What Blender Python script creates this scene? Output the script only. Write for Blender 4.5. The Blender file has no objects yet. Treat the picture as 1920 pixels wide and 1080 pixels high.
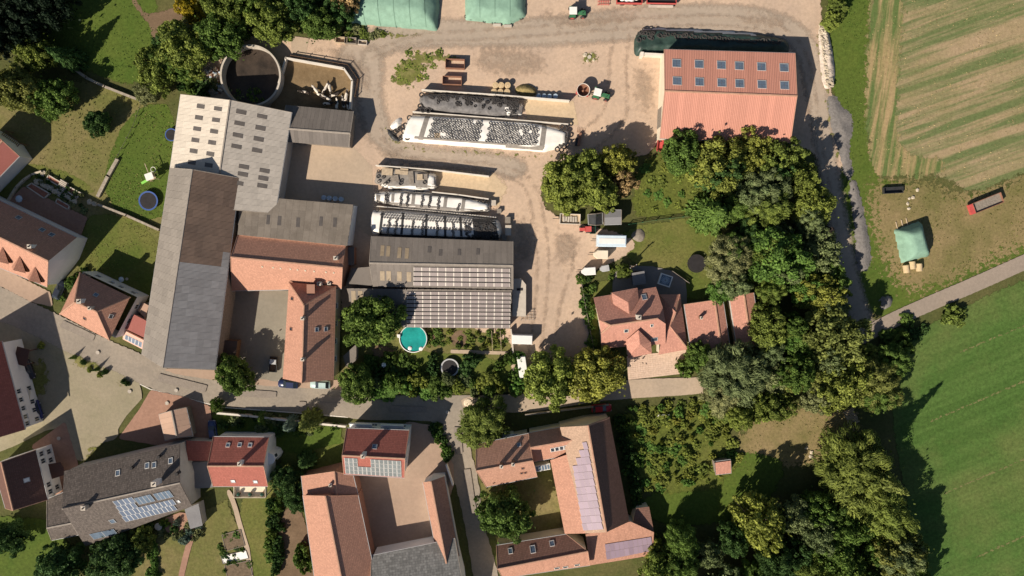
import bpy, bmesh, math, random
import numpy as np
from mathutils import Vector, Matrix, noise as mnoise

R = math.radians
scene = bpy.context.scene
COL = scene.collection
rng = random.Random(7)

# ------------------------------------------------------------------ camera, sky, sun, exposure
CAM_H = 150.0
FOC = 1350.0                      # focal length in pixels of a 1920 px wide frame
TILT = math.atan(80.0 / FOC)      # the drone camera leans a few degrees off plumb
cd = bpy.data.cameras.new('camera')
cd.sensor_width = 36.0
cd.lens = 36.0 * FOC / 1920.0
cd.clip_start = 1.0
cd.clip_end = 6000.0
cam = bpy.data.objects.new('camera', cd)
COL.objects.link(cam)
cam.location = (0, 0, CAM_H)
cam.rotation_euler = (-TILT, 0, 0)
scene.camera = cam

SUN_EL = R(38)
SUN_AZ = (0.70, 0.714)            # ground direction in which shadows fall
w = bpy.data.worlds.new('World')
scene.world = w
w.use_nodes = True
wn = w.node_tree.nodes
bgn = wn['Background']
sky = wn.new('ShaderNodeTexSky')
sky.sky_type = 'NISHITA'
sky.sun_disc = False
sky.sun_elevation = SUN_EL
sky.sun_rotation = math.atan2(-SUN_AZ[0], -SUN_AZ[1])
sky.altitude = 300
sky.air_density = 1.0
sky.dust_density = 1.0
w.node_tree.links.new(sky.outputs[0], bgn.inputs[0])
bgn.inputs[1].default_value = 0.053

sd = bpy.data.lights.new('sun', 'SUN')
sd.energy = 5.0
sd.angle = R(0.5)
sd.color = (1.0, 0.90, 0.765)
sun = bpy.data.objects.new('sun', sd)
COL.objects.link(sun)
sun.location = (-120, -120, 140)
sun.rotation_euler = Vector((SUN_AZ[0] * math.cos(SUN_EL), SUN_AZ[1] * math.cos(SUN_EL), -math.sin(SUN_EL))).to_track_quat('-Z', 'Y').to_euler()

vs = scene.view_settings
vs.view_transform = 'Standard'
vs.look = 'None'
vs.gamma = 1.0
vs.use_curve_mapping = False
vs.exposure = 0.36
scene.cycles.max_bounces = 5
scene.cycles.diffuse_bounces = 3
scene.cycles.transparent_max_bounces = 16
scene.cycles.use_denoising = True

# ------------------------------------------------------------------ survey helpers
_sa, _ca = math.sin(-TILT), math.cos(-TILT)
def ray(px, py):
    x, y, z = px - 960.0, 540.0 - py, -FOC
    return Vector((x, y * _ca - z * _sa, y * _sa + z * _ca))
def at(px, py, h=0.0):
    d = ray(px, py)
    s = (h - CAM_H) / d.z
    return Vector((d.x * s, d.y * s, h))
def on_plane(px, py, pl):
    d = ray(px, py); p, n = pl
    o = Vector((0, 0, CAM_H))
    return o + d * ((p - o).dot(n) / d.dot(n))

# ------------------------------------------------------------------ materials
MATS = {}
class NT:
    def __init__(s, name):
        s.m = bpy.data.materials.new(name); s.m.use_nodes = True
        s.t = s.m.node_tree; s.n = s.t.nodes; s.l = s.t.links
        s.b = s.n['Principled BSDF']; s.out = s.n['Material Output']
    def new(s, t, **kw):
        nd = s.n.new('ShaderNode' + t)
        for k, v in kw.items(): setattr(nd, k, v)
        return nd
    def link(s, a, b): s.l.new(a, b)
    def noise(s, vec, scale, detail=3, rough=0.55):
        nd = s.new('TexNoise'); nd.inputs['Scale'].default_value = scale
        nd.inputs['Detail'].default_value = detail; nd.inputs['Roughness'].default_value = rough
        if vec is not None: s.link(vec, nd.inputs['Vector'])
        return nd.outputs[0]
    def ramp(s, f, lo, hi):
        nd = s.new('MapRange'); nd.inputs[1].default_value = lo; nd.inputs[2].default_value = hi
        s.link(f, nd.inputs[0]); return nd.outputs[0]
    def mix(s, f, a, b, mode='MIX'):
        nd = s.new('Mix', data_type='RGBA', blend_type=mode)
        for sock, v in ((nd.inputs[0], f), (nd.inputs[6], a), (nd.inputs[7], b)):
            if isinstance(v, (int, float)): sock.default_value = v
            elif isinstance(v, tuple): sock.default_value = (*v[:3], 1)
            else: s.link(v, sock)
        return nd.outputs[2]
    def math(s, op, a, b=0.0, c=None):
        nd = s.new('Math', operation=op)
        for i, v in enumerate((a, b) if c is None else (a, b, c)):
            if isinstance(v, (int, float)): nd.inputs[i].default_value = v
            else: s.link(v, nd.inputs[i])
        return nd.outputs[0]
    def mapping(s, vec, scale=(1, 1, 1), rot=0.0):
        nd = s.new('Mapping'); nd.inputs['Scale'].default_value = scale
        nd.inputs['Rotation'].default_value = (0, 0, rot); s.link(vec, nd.inputs[0]); return nd.outputs[0]
    def pos(s): return s.new('NewGeometry').outputs['Position']
    def uv(s): return s.new('UVMap').outputs[0]
    def bump(s, f, strength=0.3, dist=0.05):
        nd = s.new('Bump'); nd.inputs['Strength'].default_value = strength; nd.inputs['Distance'].default_value = dist
        s.link(f, nd.inputs['Height']); s.link(nd.outputs[0], s.b.inputs['Normal'])
    def done(s, col, rough=0.8, spec=0.3, metal=0.0):
        if isinstance(col, tuple): s.b.inputs['Base Color'].default_value = (*col[:3], 1)
        else: s.link(col, s.b.inputs['Base Color'])
        s.b.inputs['Roughness'].default_value = rough
        s.b.inputs['Specular IOR Level'].default_value = spec
        s.b.inputs['Metallic'].default_value = metal
        MATS[s.m.name] = s.m
        return s.m
def mul(c, k): return tuple(min(1, x * k) for x in c)

def m_plain(name, c, rough=0.6, spec=0.3, var=0.18, scale=1.2, metal=0.0, bump=0.0):
    t = NT(name); p = t.pos()
    f = t.ramp(t.noise(p, scale, 5, 0.65), 0.3, 0.7)
    col = t.mix(f, mul(c, 1 - var), mul(c, 1 + var))
    if bump: t.bump(t.noise(p, scale * 6, 4), bump, 0.05)
    return t.done(col, rough, spec, metal)

def m_tile(name, c, moss=0.25, mossc=(0.10, 0.085, 0.06), tw=0.30, th=0.36, contrast=0.14):
    t = NT(name); uv = t.uv(); p = t.pos()
    br = t.new('TexBrick'); br.offset = 0.5
    br.inputs['Scale'].default_value = 1.0
    br.inputs['Brick Width'].default_value = tw; br.inputs['Row Height'].default_value = th
    br.inputs['Mortar Size'].default_value = 0.03; br.inputs['Mortar Smooth'].default_value = 0.4
    br.inputs['Color1'].default_value = (*mul(c, 1 - contrast), 1); br.inputs['Color2'].default_value = (*mul(c, 1 + contrast), 1)
    br.inputs['Mortar'].default_value = (*mul(c, 0.68), 1); br.inputs['Bias'].default_value = 0.0
    t.link(uv, br.inputs['Vector'])
    big = t.ramp(t.noise(p, 0.35, 5, 0.65), 0.30, 0.72)
    col = t.mix(t.math('MULTIPLY', big, 0.4), br.outputs[0], mul(c, 0.78), 'MIX')
    fine = t.ramp(t.noise(p, 2.2, 6, 0.75), 0.52, 0.72)
    col = t.mix(t.math('MULTIPLY', fine, moss), col, mossc)
    streak = t.ramp(t.noise(t.mapping(uv, (1.6, 0.12, 1)), 1.0, 4, 0.6), 0.55, 0.75)
    col = t.mix(t.math('MULTIPLY', streak, 0.45), col, mul(c, 0.58))
    sx = t.new('SeparateXYZ'); t.link(uv, sx.inputs[0])
    row = t.math('FRACT', t.math('DIVIDE', sx.outputs[1], th))
    wav = t.math('SINE', t.math('MULTIPLY', sx.outputs[0], 2 * math.pi / tw))
    hgt = t.math('ADD', t.math('MULTIPLY', wav, 0.35), t.math('MULTIPLY', row, -1.0))
    t.bump(hgt, 0.5, 0.035)
    return t.done(col, 0.85, 0.2)

def m_sheet(name, c, var=0.14, dirt=(0.07, 0.06, 0.05), amt=0.4, ribs=6, rough=0.75, lich=None):
    t = NT(name); uv = t.uv(); p = t.pos()
    rnd = t.new('ObjectInfo').outputs['Random']
    col = t.mix(rnd, mul(c, 1 - var), mul(c, 1 + var))
    big = t.ramp(t.noise(p, 0.25, 5, 0.7), 0.42, 0.75)
    col = t.mix(t.math('MULTIPLY', big, amt), col, dirt)
    f2 = t.ramp(t.noise(p, 2.6, 6, 0.75), 0.5, 0.75)
    col = t.mix(t.math('MULTIPLY', f2, amt * 0.6), col, lich or mul(dirt, 2.4))
    sx = t.new('SeparateXYZ'); t.link(uv, sx.inputs[0])
    wv = t.math('SINE', t.math('MULTIPLY', sx.outputs[0], 2 * math.pi * ribs))
    col = t.mix(t.ramp(wv, -1, 1), t.mix(1.0, col, (0.86, 0.86, 0.86), 'MULTIPLY'), col)
    t.bump(wv, 0.5, 0.03)
    return t.done(col, rough, 0.25)

def m_ground(name, c1, c2, big=0.08, fine=2.0, c3=None, c3amt=0.5, c3scale=0.03, edge=0.5, bump=0.4, rows=None, rough=0.95, speck=0.25, bias=0.0, blend=0.10):
    """earth, paving or turf: two tones mixed at several scales, ragged border from the 'edge' attribute"""
    t = NT(name); p = t.pos()
    n1 = t.ramp(t.noise(p, big, 6, 0.7), 0.34, 0.66)
    col = t.mix(n1, c1, c2)
    if rows:
        ang, width, cc, amt, stretch = rows
        pr = t.mapping(t.mapping(p, (1, 1, 0), 0.0), (1, 1, 1), -ang)
        st = t.noise(t.mapping(pr, (stretch, 1.0 / width, 1)), 1.0, 5, 0.62)
        n2 = t.ramp(st, 0.43, 0.57)
        col = t.mix(t.math('MULTIPLY', n2, amt), col, cc)
    if c3:
        n3 = t.ramp(t.noise(p, c3scale, 5, 0.65), 0.46, 0.66)
        col = t.mix(t.math('MULTIPLY', n3, c3amt), col, c3)
    f = t.noise(p, fine, 5, 0.8)
    col = t.mix(t.ramp(f, 0.35, 0.65), t.mix(1.0, col, (1 - speck,) * 3, 'MULTIPLY'), t.mix(1.0, col, (1 + speck,) * 3, 'MULTIPLY'))
    t.bump(t.noise(p, fine * 1.6, 6, 0.8), bump, 0.12)
    m = t.done(col, rough, 0.15)
    if edge is not None:
        at_ = t.new('Attribute', attribute_name='edge')
        ne = t.math('MULTIPLY', t.math('SUBTRACT', t.noise(p, 0.9, 5, 0.75), 0.5), 2.0 * edge * 2)
        a = t.ramp(t.math('ADD', t.math('ADD', at_.outputs['Fac'], ne), -bias), -blend, blend)
        tr = t.new('BsdfTransparent'); mx = t.new('MixShader')
        t.link(a, mx.inputs[0]); t.link(tr.outputs[0], mx.inputs[1]); t.link(t.b.outputs[0], mx.inputs[2])
        t.link(mx.outputs[0], t.out.inputs['Surface'])
    return m

def m_leaf(name):
    t = NT(name); oi = t.new('ObjectInfo'); at_ = t.new('Attribute', attribute_name='tint')
    v = t.math('ADD', t.math('MULTIPLY', at_.outputs['Fac'], 1.15), 0.42)
    cv = t.new('CombineXYZ')
    for i in range(3): t.link(v, cv.inputs[i])
    col = t.mix(1.0, oi.outputs['Color'], cv.outputs[0], 'MULTIPLY')
    hs = t.new('HueSaturation'); t.link(col, hs.inputs['Color']); hs.inputs['Saturation'].default_value = 1.03
    t.link(t.math('ADD', t.math('MULTIPLY', at_.outputs['Fac'], -0.02), 0.514), hs.inputs['Hue'])
    t.done(hs.outputs[0], 0.7, 0.2)
    tl = t.new('BsdfTranslucent'); t.link(hs.outputs[0], tl.inputs[0])
    mx = t.new('MixShader'); mx.inputs[0].default_value = 0.28
    t.link(t.b.outputs[0], mx.inputs[1]); t.link(tl.outputs[0], mx.inputs[2]); t.link(mx.outputs[0], t.out.inputs['Surface'])
    return t.m

def m_solar(name, c, rough=0.22, spec=0.5, nu=6, nv=4, line=0.5):
    t = NT(name); uv = t.uv(); rnd = t.new('ObjectInfo').outputs['Random']
    sx = t.new('SeparateXYZ'); t.link(uv, sx.inputs[0])
    fu = t.math('ABSOLUTE', t.math('SUBTRACT', t.math('FRACT', t.math('MULTIPLY', sx.outputs[0], nu)), 0.5))
    fv = t.math('ABSOLUTE', t.math('SUBTRACT', t.math('FRACT', t.math('MULTIPLY', sx.outputs[1], nv)), 0.5))
    g = t.math('GREATER_THAN', t.math('MAXIMUM', fu, fv), 0.46)
    col = t.mix(rnd, mul(c, 0.88), mul(c, 1.12))
    col = t.mix(t.math('MULTIPLY', g, line), col, mul(c, 1.8))
    return t.done(col, rough, spec)

def m_color(name, rough=0.4, spec=0.5):
    t = NT(name); oi = t.new('ObjectInfo')
    f = t.ramp(t.noise(t.pos(), 1.5, 5, 0.6), 0.3, 0.7)
    col = t.mix(t.math('MULTIPLY', f, 0.25), oi.outputs['Color'], t.mix(1.0, oi.outputs['Color'], (0.55, 0.5, 0.45), 'MULTIPLY'))
    return t.done(col, rough, spec)

# ground
m_ground('mat_ground', (0.075, 0.085, 0.026), (0.115, 0.105, 0.04), 0.12, 1.8, (0.05, 0.075, 0.018), 0.6, 0.05, edge=None)
m_ground('mat_dirt', (0.56, 0.41, 0.295), (0.49, 0.36, 0.265), 0.07, 1.6, (0.40, 0.305, 0.235), 0.6, 0.035, edge=0.5, speck=0.12)
m_ground('mat_track', (0.42, 0.335, 0.26), (0.37, 0.30, 0.235), 0.09, 1.8, (0.32, 0.262, 0.21), 0.5, 0.06, blend=0.8, edge=0.8, speck=0.10)
m_ground('mat_asphalt', (0.32, 0.27, 0.215), (0.275, 0.235, 0.19), 0.15, 1.7, (0.23, 0.20, 0.168), 0.55, 0.11, edge=0.10, speck=0.12, bump=0.2)
m_ground('mat_lane', (0.46, 0.355, 0.26), (0.41, 0.32, 0.24), 0.12, 1.7, (0.35, 0.28, 0.21), 0.4, 0.1, edge=0.15, speck=0.10, bump=0.2)
m_ground('mat_path', (0.31, 0.25, 0.20), (0.28, 0.23, 0.185), 0.12, 1.7, None, edge=0.15, speck=0.10, bump=0.2)
m_ground('mat_square', (0.325, 0.275, 0.195), (0.275, 0.24, 0.162), 0.1, 1.6, (0.215, 0.20, 0.12), 0.55, 0.06, edge=0.15, speck=0.12)
m_ground('mat_concrete', (0.47, 0.36, 0.26), (0.42, 0.325, 0.24), 0.14, 1.5, (0.34, 0.27, 0.2), 0.45, 0.09, edge=0.10, speck=0.08, bump=0.15)
m_ground('mat_sand', (0.56, 0.43, 0.285), (0.49, 0.36, 0.23), 0.2, 1.5, (0.60, 0.48, 0.33), 0.5, 0.2, edge=0.6, speck=0.12)
m_ground('mat_court', (0.27, 0.24, 0.19), (0.235, 0.21, 0.165), 0.12, 1.5, (0.2, 0.18, 0.14), 0.45, 0.08, edge=0.05, speck=0.08, bump=0.15)
m_ground('mat_paving', (0.40, 0.285, 0.21), (0.355, 0.25, 0.185), 0.14, 1.6, (0.30, 0.225, 0.17), 0.45, 0.09, edge=0.06, speck=0.08, bump=0.15)
m_ground('mat_brickpave', (0.36, 0.21, 0.15), (0.30, 0.175, 0.125), 0.16, 1.7, None, edge=0.08, speck=0.12, bump=0.15)
m_ground('mat_mud', (0.235, 0.165, 0.092), (0.19, 0.132, 0.072), 0.25, 1.7, (0.13, 0.085, 0.042), 0.6, 0.22, edge=0.05, speck=0.14)
m_ground('mat_soil', (0.20, 0.135, 0.085), (0.14, 0.095, 0.058), 0.25, 2.0, None, edge=0.6, speck=0.2)
m_ground('mat_patio', (0.25, 0.225, 0.205), (0.20, 0.18, 0.17), 0.2, 1.6, None, edge=0.04, speck=0.1, bump=0.15)
m_ground('mat_lawn', (0.088, 0.118, 0.022), (0.128, 0.138, 0.034), 0.10, 1.8, (0.185, 0.155, 0.055), 0.5, 0.05, edge=0.7, speck=0.24)
m_ground('mat_lush', (0.066, 0.108, 0.017), (0.105, 0.135, 0.025), 0.12, 1.6, (0.05, 0.088, 0.015), 0.5, 0.06, edge=0.7, speck=0.26)
m_ground('mat_dry', (0.162, 0.145, 0.052), (0.125, 0.132, 0.038), 0.12, 1.6, (0.235, 0.18, 0.09), 0.65, 0.07, edge=0.8, speck=0.24)
m_ground('mat_clearing', (0.255, 0.19, 0.095), (0.195, 0.158, 0.066), 0.12, 1.8, (0.105, 0.112, 0.032), 0.6, 0.06, edge=1.3, speck=0.22)
m_ground('mat_stubble', (0.36, 0.262, 0.162), (0.285, 0.22, 0.118), 0.16, 1.6, (0.16, 0.168, 0.066), 0.45, 0.05, edge=0.7, speck=0.2, rows=(R(19), 2.4, (0.09, 0.138, 0.045), 0.85, 0.022))
m_ground('mat_headland', (0.37, 0.265, 0.14), (0.28, 0.215, 0.10), 0.10, 1.6, None, edge=0.8, speck=0.2, rows=(R(83), 2.0, (0.09, 0.14, 0.04), 0.95, 0.04))
m_ground('mat_field', (0.064, 0.130, 0.027), (0.085, 0.142, 0.034), 0.05, 1.5, (0.14, 0.155, 0.05), 0.7, 0.035, edge=0.5, speck=0.28, rows=(R(23), 1.5, (0.050, 0.10, 0.02), 0.55, 0.02))
m_ground('mat_tramline', (0.19, 0.18, 0.075), (0.13, 0.14, 0.05), 0.5, 2.0, None, edge=0.9, speck=0.2)
m_ground('mat_rut', (0.36, 0.275, 0.208), (0.40, 0.30, 0.222), 0.5, 1.8, None, edge=1.0, speck=0.14, bias=0.65, blend=0.9)
m_ground('mat_patch', (0.25, 0.212, 0.178), (0.265, 0.225, 0.188), 0.5, 1.8, None, edge=.15, speck=0.12)
m_ground('mat_stain', (0.37, 0.285, 0.215), (0.41, 0.305, 0.225), 0.3, 1.5, None, edge=1.2, speck=0.12, bias=0.9, blend=1.0)
m_ground('mat_gravel', (0.215, 0.195, 0.18), (0.175, 0.162, 0.152), 0.4, 2.2, None, edge=0.8, speck=0.25, bump=0.7)
m_ground('mat_rubble', (0.62, 0.53, 0.45), (0.45, 0.38, 0.32), 0.9, 2.5, None, edge=None, speck=0.2, bump=0.7)
m_ground('mat_weeds', (0.17, 0.165, 0.05), (0.125, 0.135, 0.035), 0.4, 1.8, (0.30, 0.24, 0.12), .5, .3, edge=1.6, speck=0.3, bias=0.75)
m_ground('mat_tallgrass', (0.11, 0.125, 0.025), (0.085, 0.11, 0.02), 0.3, 1.4, (0.15, 0.14, 0.04), .5, .15, edge=.8, speck=0.35)
# roofs
m_tile('tile_orange', (0.50, 0.262, 0.182), 0.15)
m_tile('tile_red', (0.37, 0.125, 0.095), 0.12)
m_tile('tile_salmon', (0.535, 0.262, 0.195), 0.1)
m_tile('tile_old', (0.46, 0.25, 0.175), 0.4, (0.14, 0.11, 0.08))
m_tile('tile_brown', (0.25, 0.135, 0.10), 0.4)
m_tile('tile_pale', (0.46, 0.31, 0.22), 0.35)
m_tile('tile_dark', (0.15, 0.078, 0.062), 0.25)
m_tile('slate_brown', (0.135, 0.112, 0.098), 0.3, (0.07, 0.06, 0.05), 0.34, 0.42, 0.3)
m_tile('slate_grey', (0.20, 0.195, 0.185), 0.4, (0.34, 0.33, 0.31), 0.6, 0.5, 0.3)
m_sheet('sheet_cream', (0.68, 0.595, 0.49), 0.07, (0.50, 0.44, 0.37), 0.25, 5)
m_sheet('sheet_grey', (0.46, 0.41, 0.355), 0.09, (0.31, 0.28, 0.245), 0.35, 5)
m_sheet('sheet_brown', (0.15, 0.102, 0.077), 0.13, (0.07, 0.05, 0.042), 0.6, 6)
m_sheet('sheet_blue', (0.225, 0.22, 0.225), 0.12, (0.14, 0.13, 0.13), 0.45, 6)
m_sheet('sheet_west', (0.28, 0.245, 0.21), 0.10, (0.17, 0.15, 0.13), 0.4, 6)
m_sheet('sheet_moss', (0.255, 0.215, 0.175), 0.12, (0.12, 0.095, 0.07), 0.6, 6, lich=(0.36, 0.32, 0.26))
m_sheet('sheet_slate', (0.19, 0.165, 0.145), 0.14, (0.11, 0.095, 0.085), 0.4, 6)
m_sheet('sheet_shed', (0.215, 0.185, 0.16), 0.09, (0.16, 0.135, 0.115), 0.4, 5)
m_sheet('sheet_red', (0.59, 0.27, 0.195), 0.08, (0.48, 0.22, 0.165), 0.25, 4, 0.55)
m_sheet('sheet_maroon', (0.32, 0.10, 0.08), 0.1, (0.2, 0.06, 0.05), 0.3, 6, 0.5)
m_sheet('sheet_pink', (0.50, 0.33, 0.24), 0.08, (0.36, 0.22, 0.16), 0.3, 6)
m_plain('ridge_tile', (0.42, 0.24, 0.165), 0.85)
m_plain('ridge_grey', (0.30, 0.26, 0.22), 0.85)
m_plain('fibreglass', (0.115, 0.10, 0.09), 0.45, 0.4)
m_plain('fibreglass_tan', (0.33, 0.255, 0.17), 0.5, 0.3)
# walls
m_plain('plaster_white', (0.78, 0.76, 0.74), 0.9, 0.1, 0.06, 0.5)
m_plain('plaster_cream', (0.72, 0.62, 0.48), 0.9, 0.1, 0.07, 0.5)
m_plain('plaster_pink', (0.62, 0.38, 0.30), 0.9, 0.1, 0.06, 0.5)
m_plain('plaster_grey', (0.45, 0.42, 0.38), 0.9, 0.1, 0.1, 0.5)
m_plain('stone_wall', (0.34, 0.29, 0.23), 0.95, 0.1, 0.35, 1.5, bump=0.6)
m_plain('concrete', (0.50, 0.44, 0.37), 0.9, 0.15, 0.16, 0.8)
m_plain('concrete_light', (0.66, 0.60, 0.52), 0.9, 0.15, 0.12, 0.6)
m_plain('paver', (0.60, 0.44, 0.335), 0.9, 0.15, 0.14, 2.5)
m_plain('paver_light', (0.625, 0.46, 0.355), 0.9, 0.15, 0.12, 2.5)
m_plain('flag', (0.46, 0.38, 0.29), 0.9, 0.15, 0.15, 1.2)
m_plain('brick', (0.36, 0.18, 0.12), 0.9, 0.1, 0.2, 3)
m_plain('wood_grey', (0.24, 0.205, 0.17), 0.85, 0.1, 0.3, 3)
m_plain('wood_brown', (0.17, 0.10, 0.06), 0.8, 0.1, 0.3, 3)
m_plain('wood_pale', (0.46, 0.36, 0.25), 0.8, 0.1, 0.2, 3)
m_plain('steel', (0.33, 0.31, 0.29), 0.45, 0.5, 0.15, 2, 0.6)
m_plain('rust', (0.26, 0.13, 0.085), 0.8, 0.2, 0.35, 2.0)
m_plain('rust_pale', (0.44, 0.29, 0.20), 0.8, 0.2, 0.3, 2.0)
m_plain('sand_pile', (0.72, 0.60, 0.44), 0.95, 0.1, 0.15, 2.0, bump=0.5)
m_plain('zinc', (0.42, 0.42, 0.42), 0.5, 0.4, 0.1, 1.0)
m_plain('window_frame', (0.72, 0.70, 0.66), 0.6, 0.3, 0.05)
m_plain('glass', (0.035, 0.045, 0.06), 0.08, 0.7, 0.2)
m_plain('glass_sky', (0.12, 0.16, 0.215), 0.12, 0.6, 0.2)
m_plain('rubber', (0.05, 0.045, 0.043), 0.8, 0.25, 0.3, 3)
m_plain('black_metal', (0.03, 0.03, 0.032), 0.5, 0.4)
m_plain('sheet_black', (0.035, 0.036, 0.038), 0.5, 0.4, 0.35, 1.0, bump=0.4)
m_plain('net_dark', (0.17, 0.16, 0.155), 0.8, 0.2, 0.4, 1.3, bump=0.6)
m_plain('tarp_dark_green', (0.03, 0.055, 0.045), 0.45, 0.4, 0.4, 0.9, bump=0.4)
m_plain('film_white', (0.80, 0.76, 0.70), 0.5, 0.3, 0.07, 0.8, bump=0.25)
m_plain('strip_grey', (0.24, 0.215, 0.19), 0.8, 0.2, 0.25, 1.5)
m_plain('tarp_green', (0.215, 0.35, 0.265), 0.75, 0.25, 0.16, 0.9, bump=0.6)
m_plain('green_strap', (0.13, 0.22, 0.165), 0.8, 0.2, 0.1)
m_plain('straw', (0.56, 0.42, 0.25), 0.95, 0.1, 0.2, 5, bump=0.6)
m_plain('hay', (0.26, 0.20, 0.09), 0.95, 0.1, 0.5, 1.6, bump=0.8)
m_plain('film_blue', (0.42, 0.50, 0.58), 0.4, 0.4, 0.15, 2)
m_plain('white_paint', (0.78, 0.76, 0.72), 0.4, 0.4, 0.06)
m_plain('pale_blue', (0.60, 0.70, 0.77), 0.4, 0.4, 0.08)
m_plain('red_paint', (0.50, 0.085, 0.075), 0.5, 0.4, 0.15)
m_plain('green_paint', (0.05, 0.17, 0.08), 0.45, 0.4, 0.2)
m_plain('bin_green', (0.02, 0.07, 0.045), 0.5, 0.4, 0.2)
m_plain('bright_green', (0.25, 0.62, 0.10), 0.5, 0.4, 0.1)
m_plain('blue_pad', (0.05, 0.10, 0.30), 0.6, 0.3, 0.15)
m_plain('mat_black', (0.028, 0.025, 0.026), 0.7, 0.2, 0.2)
m_plain('slurry', (0.04, 0.028, 0.02), 0.55, 0.35, 0.5, 0.5, bump=0.4)
m_plain('bark', (0.11, 0.085, 0.062), 0.95, 0.1, 0.3, 2, bump=0.5)
m_plain('mulch', (0.30, 0.125, 0.085), 0.95, 0.1, 0.3, 3, bump=0.5)
m_plain('rock', (0.50, 0.43, 0.33), 0.95, 0.1, 0.25, 2, bump=0.5)
m_plain('teal_water', (0.02, 0.29, 0.26), 0.08, 0.5, 0.25, 0.7, bump=0.2)
m_plain('soil_bed', (0.16, 0.118, 0.078), 0.95, 0.1, 0.3, 2, bump=0.6)
m_plain('purple_pv', (0.30, 0.225, 0.245), 0.4, 0.4, 0.08)
m_solar('solar_shed', (0.28, 0.235, 0.22), 0.4, 0.4, 6, 3, 0.3)
m_solar('solar_blue', (0.125, 0.155, 0.215), 0.3, 0.5, 4, 4, 0.35)
m_solar('solar_grey', (0.17, 0.185, 0.185), 0.3, 0.5, 4, 4, 0.35)
m_solar('solar_purple', (0.27, 0.20, 0.245), 0.4, 0.4, 6, 6, 0.15)
m_leaf('leaf')
m_color('paint', 0.3, 0.5)
m_color('dull', 0.8, 0.2)
def m_cow():
    t = NT('cow_hide'); oi = t.new('ObjectInfo'); tc = t.new('TexCoord')
    v = t.new('VectorMath', operation='ADD'); t.link(tc.outputs['Object'], v.inputs[0])
    cb = t.new('CombineXYZ'); t.link(t.math('MULTIPLY', oi.outputs['Random'], 37.0), cb.inputs[0]); t.link(t.math('MULTIPLY', oi.outputs['Random'], 91.0), cb.inputs[1]); t.link(cb.outputs[0], v.inputs[1])
    f = t.ramp(t.noise(v.outputs[0], 1.1, 1, 0.4), 0.49, 0.52)
    return t.done(t.mix(f, (0.035, 0.026, 0.022), (0.70, 0.62, 0.52)), 0.8, 0.2)
m_cow()
# ------------------------------------------------------------------ mesh helpers
def tag(o, label=None, cat=None, group=None, kind=None):
    if label: o['label'] = label
    if cat: o['category'] = cat
    if group: o['group'] = group
    if kind: o['kind'] = kind
    return o
def empty(name, loc, label=None, cat=None, group=None, rz=0.0):
    o = bpy.data.objects.new(name, None); COL.objects.link(o)
    o.location = loc; o.rotation_euler = (0, 0, rz); o.empty_display_size = 0.5
    return tag(o, label, cat, group)
def link(name, me, parent=None, m=None):
    o = bpy.data.objects.new(name, me); COL.objects.link(o)
    if parent is not None: o.parent = parent
    return o
def mesh(name, verts, faces, mats, uvs=None, smooth=False, mi=None):
    me = bpy.data.meshes.new(name)
    me.from_pydata([tuple(v) for v in verts], [], faces)
    for m in (mats if isinstance(mats, (list, tuple)) else [mats]): me.materials.append(MATS[m])
    if mi is not None: me.polygons.foreach_set('material_index', mi)
    if uvs is not None:
        l = me.uv_layers.new(name='UVMap')
        l.data.foreach_set('uv', np.asarray(uvs, dtype=np.float32).ravel())
    if smooth: me.polygons.foreach_set('use_smooth', [True] * len(me.polygons))
    me.update()
    return me
def world_part(name, verts, faces, m, root, **kw):
    """mesh given in world coordinates, hung under an unrotated root"""
    off = root.location if root is not None else Vector((0, 0, 0))
    return link(name, mesh(name, [Vector(v) - off for v in verts], faces, m, **kw), root)

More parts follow.
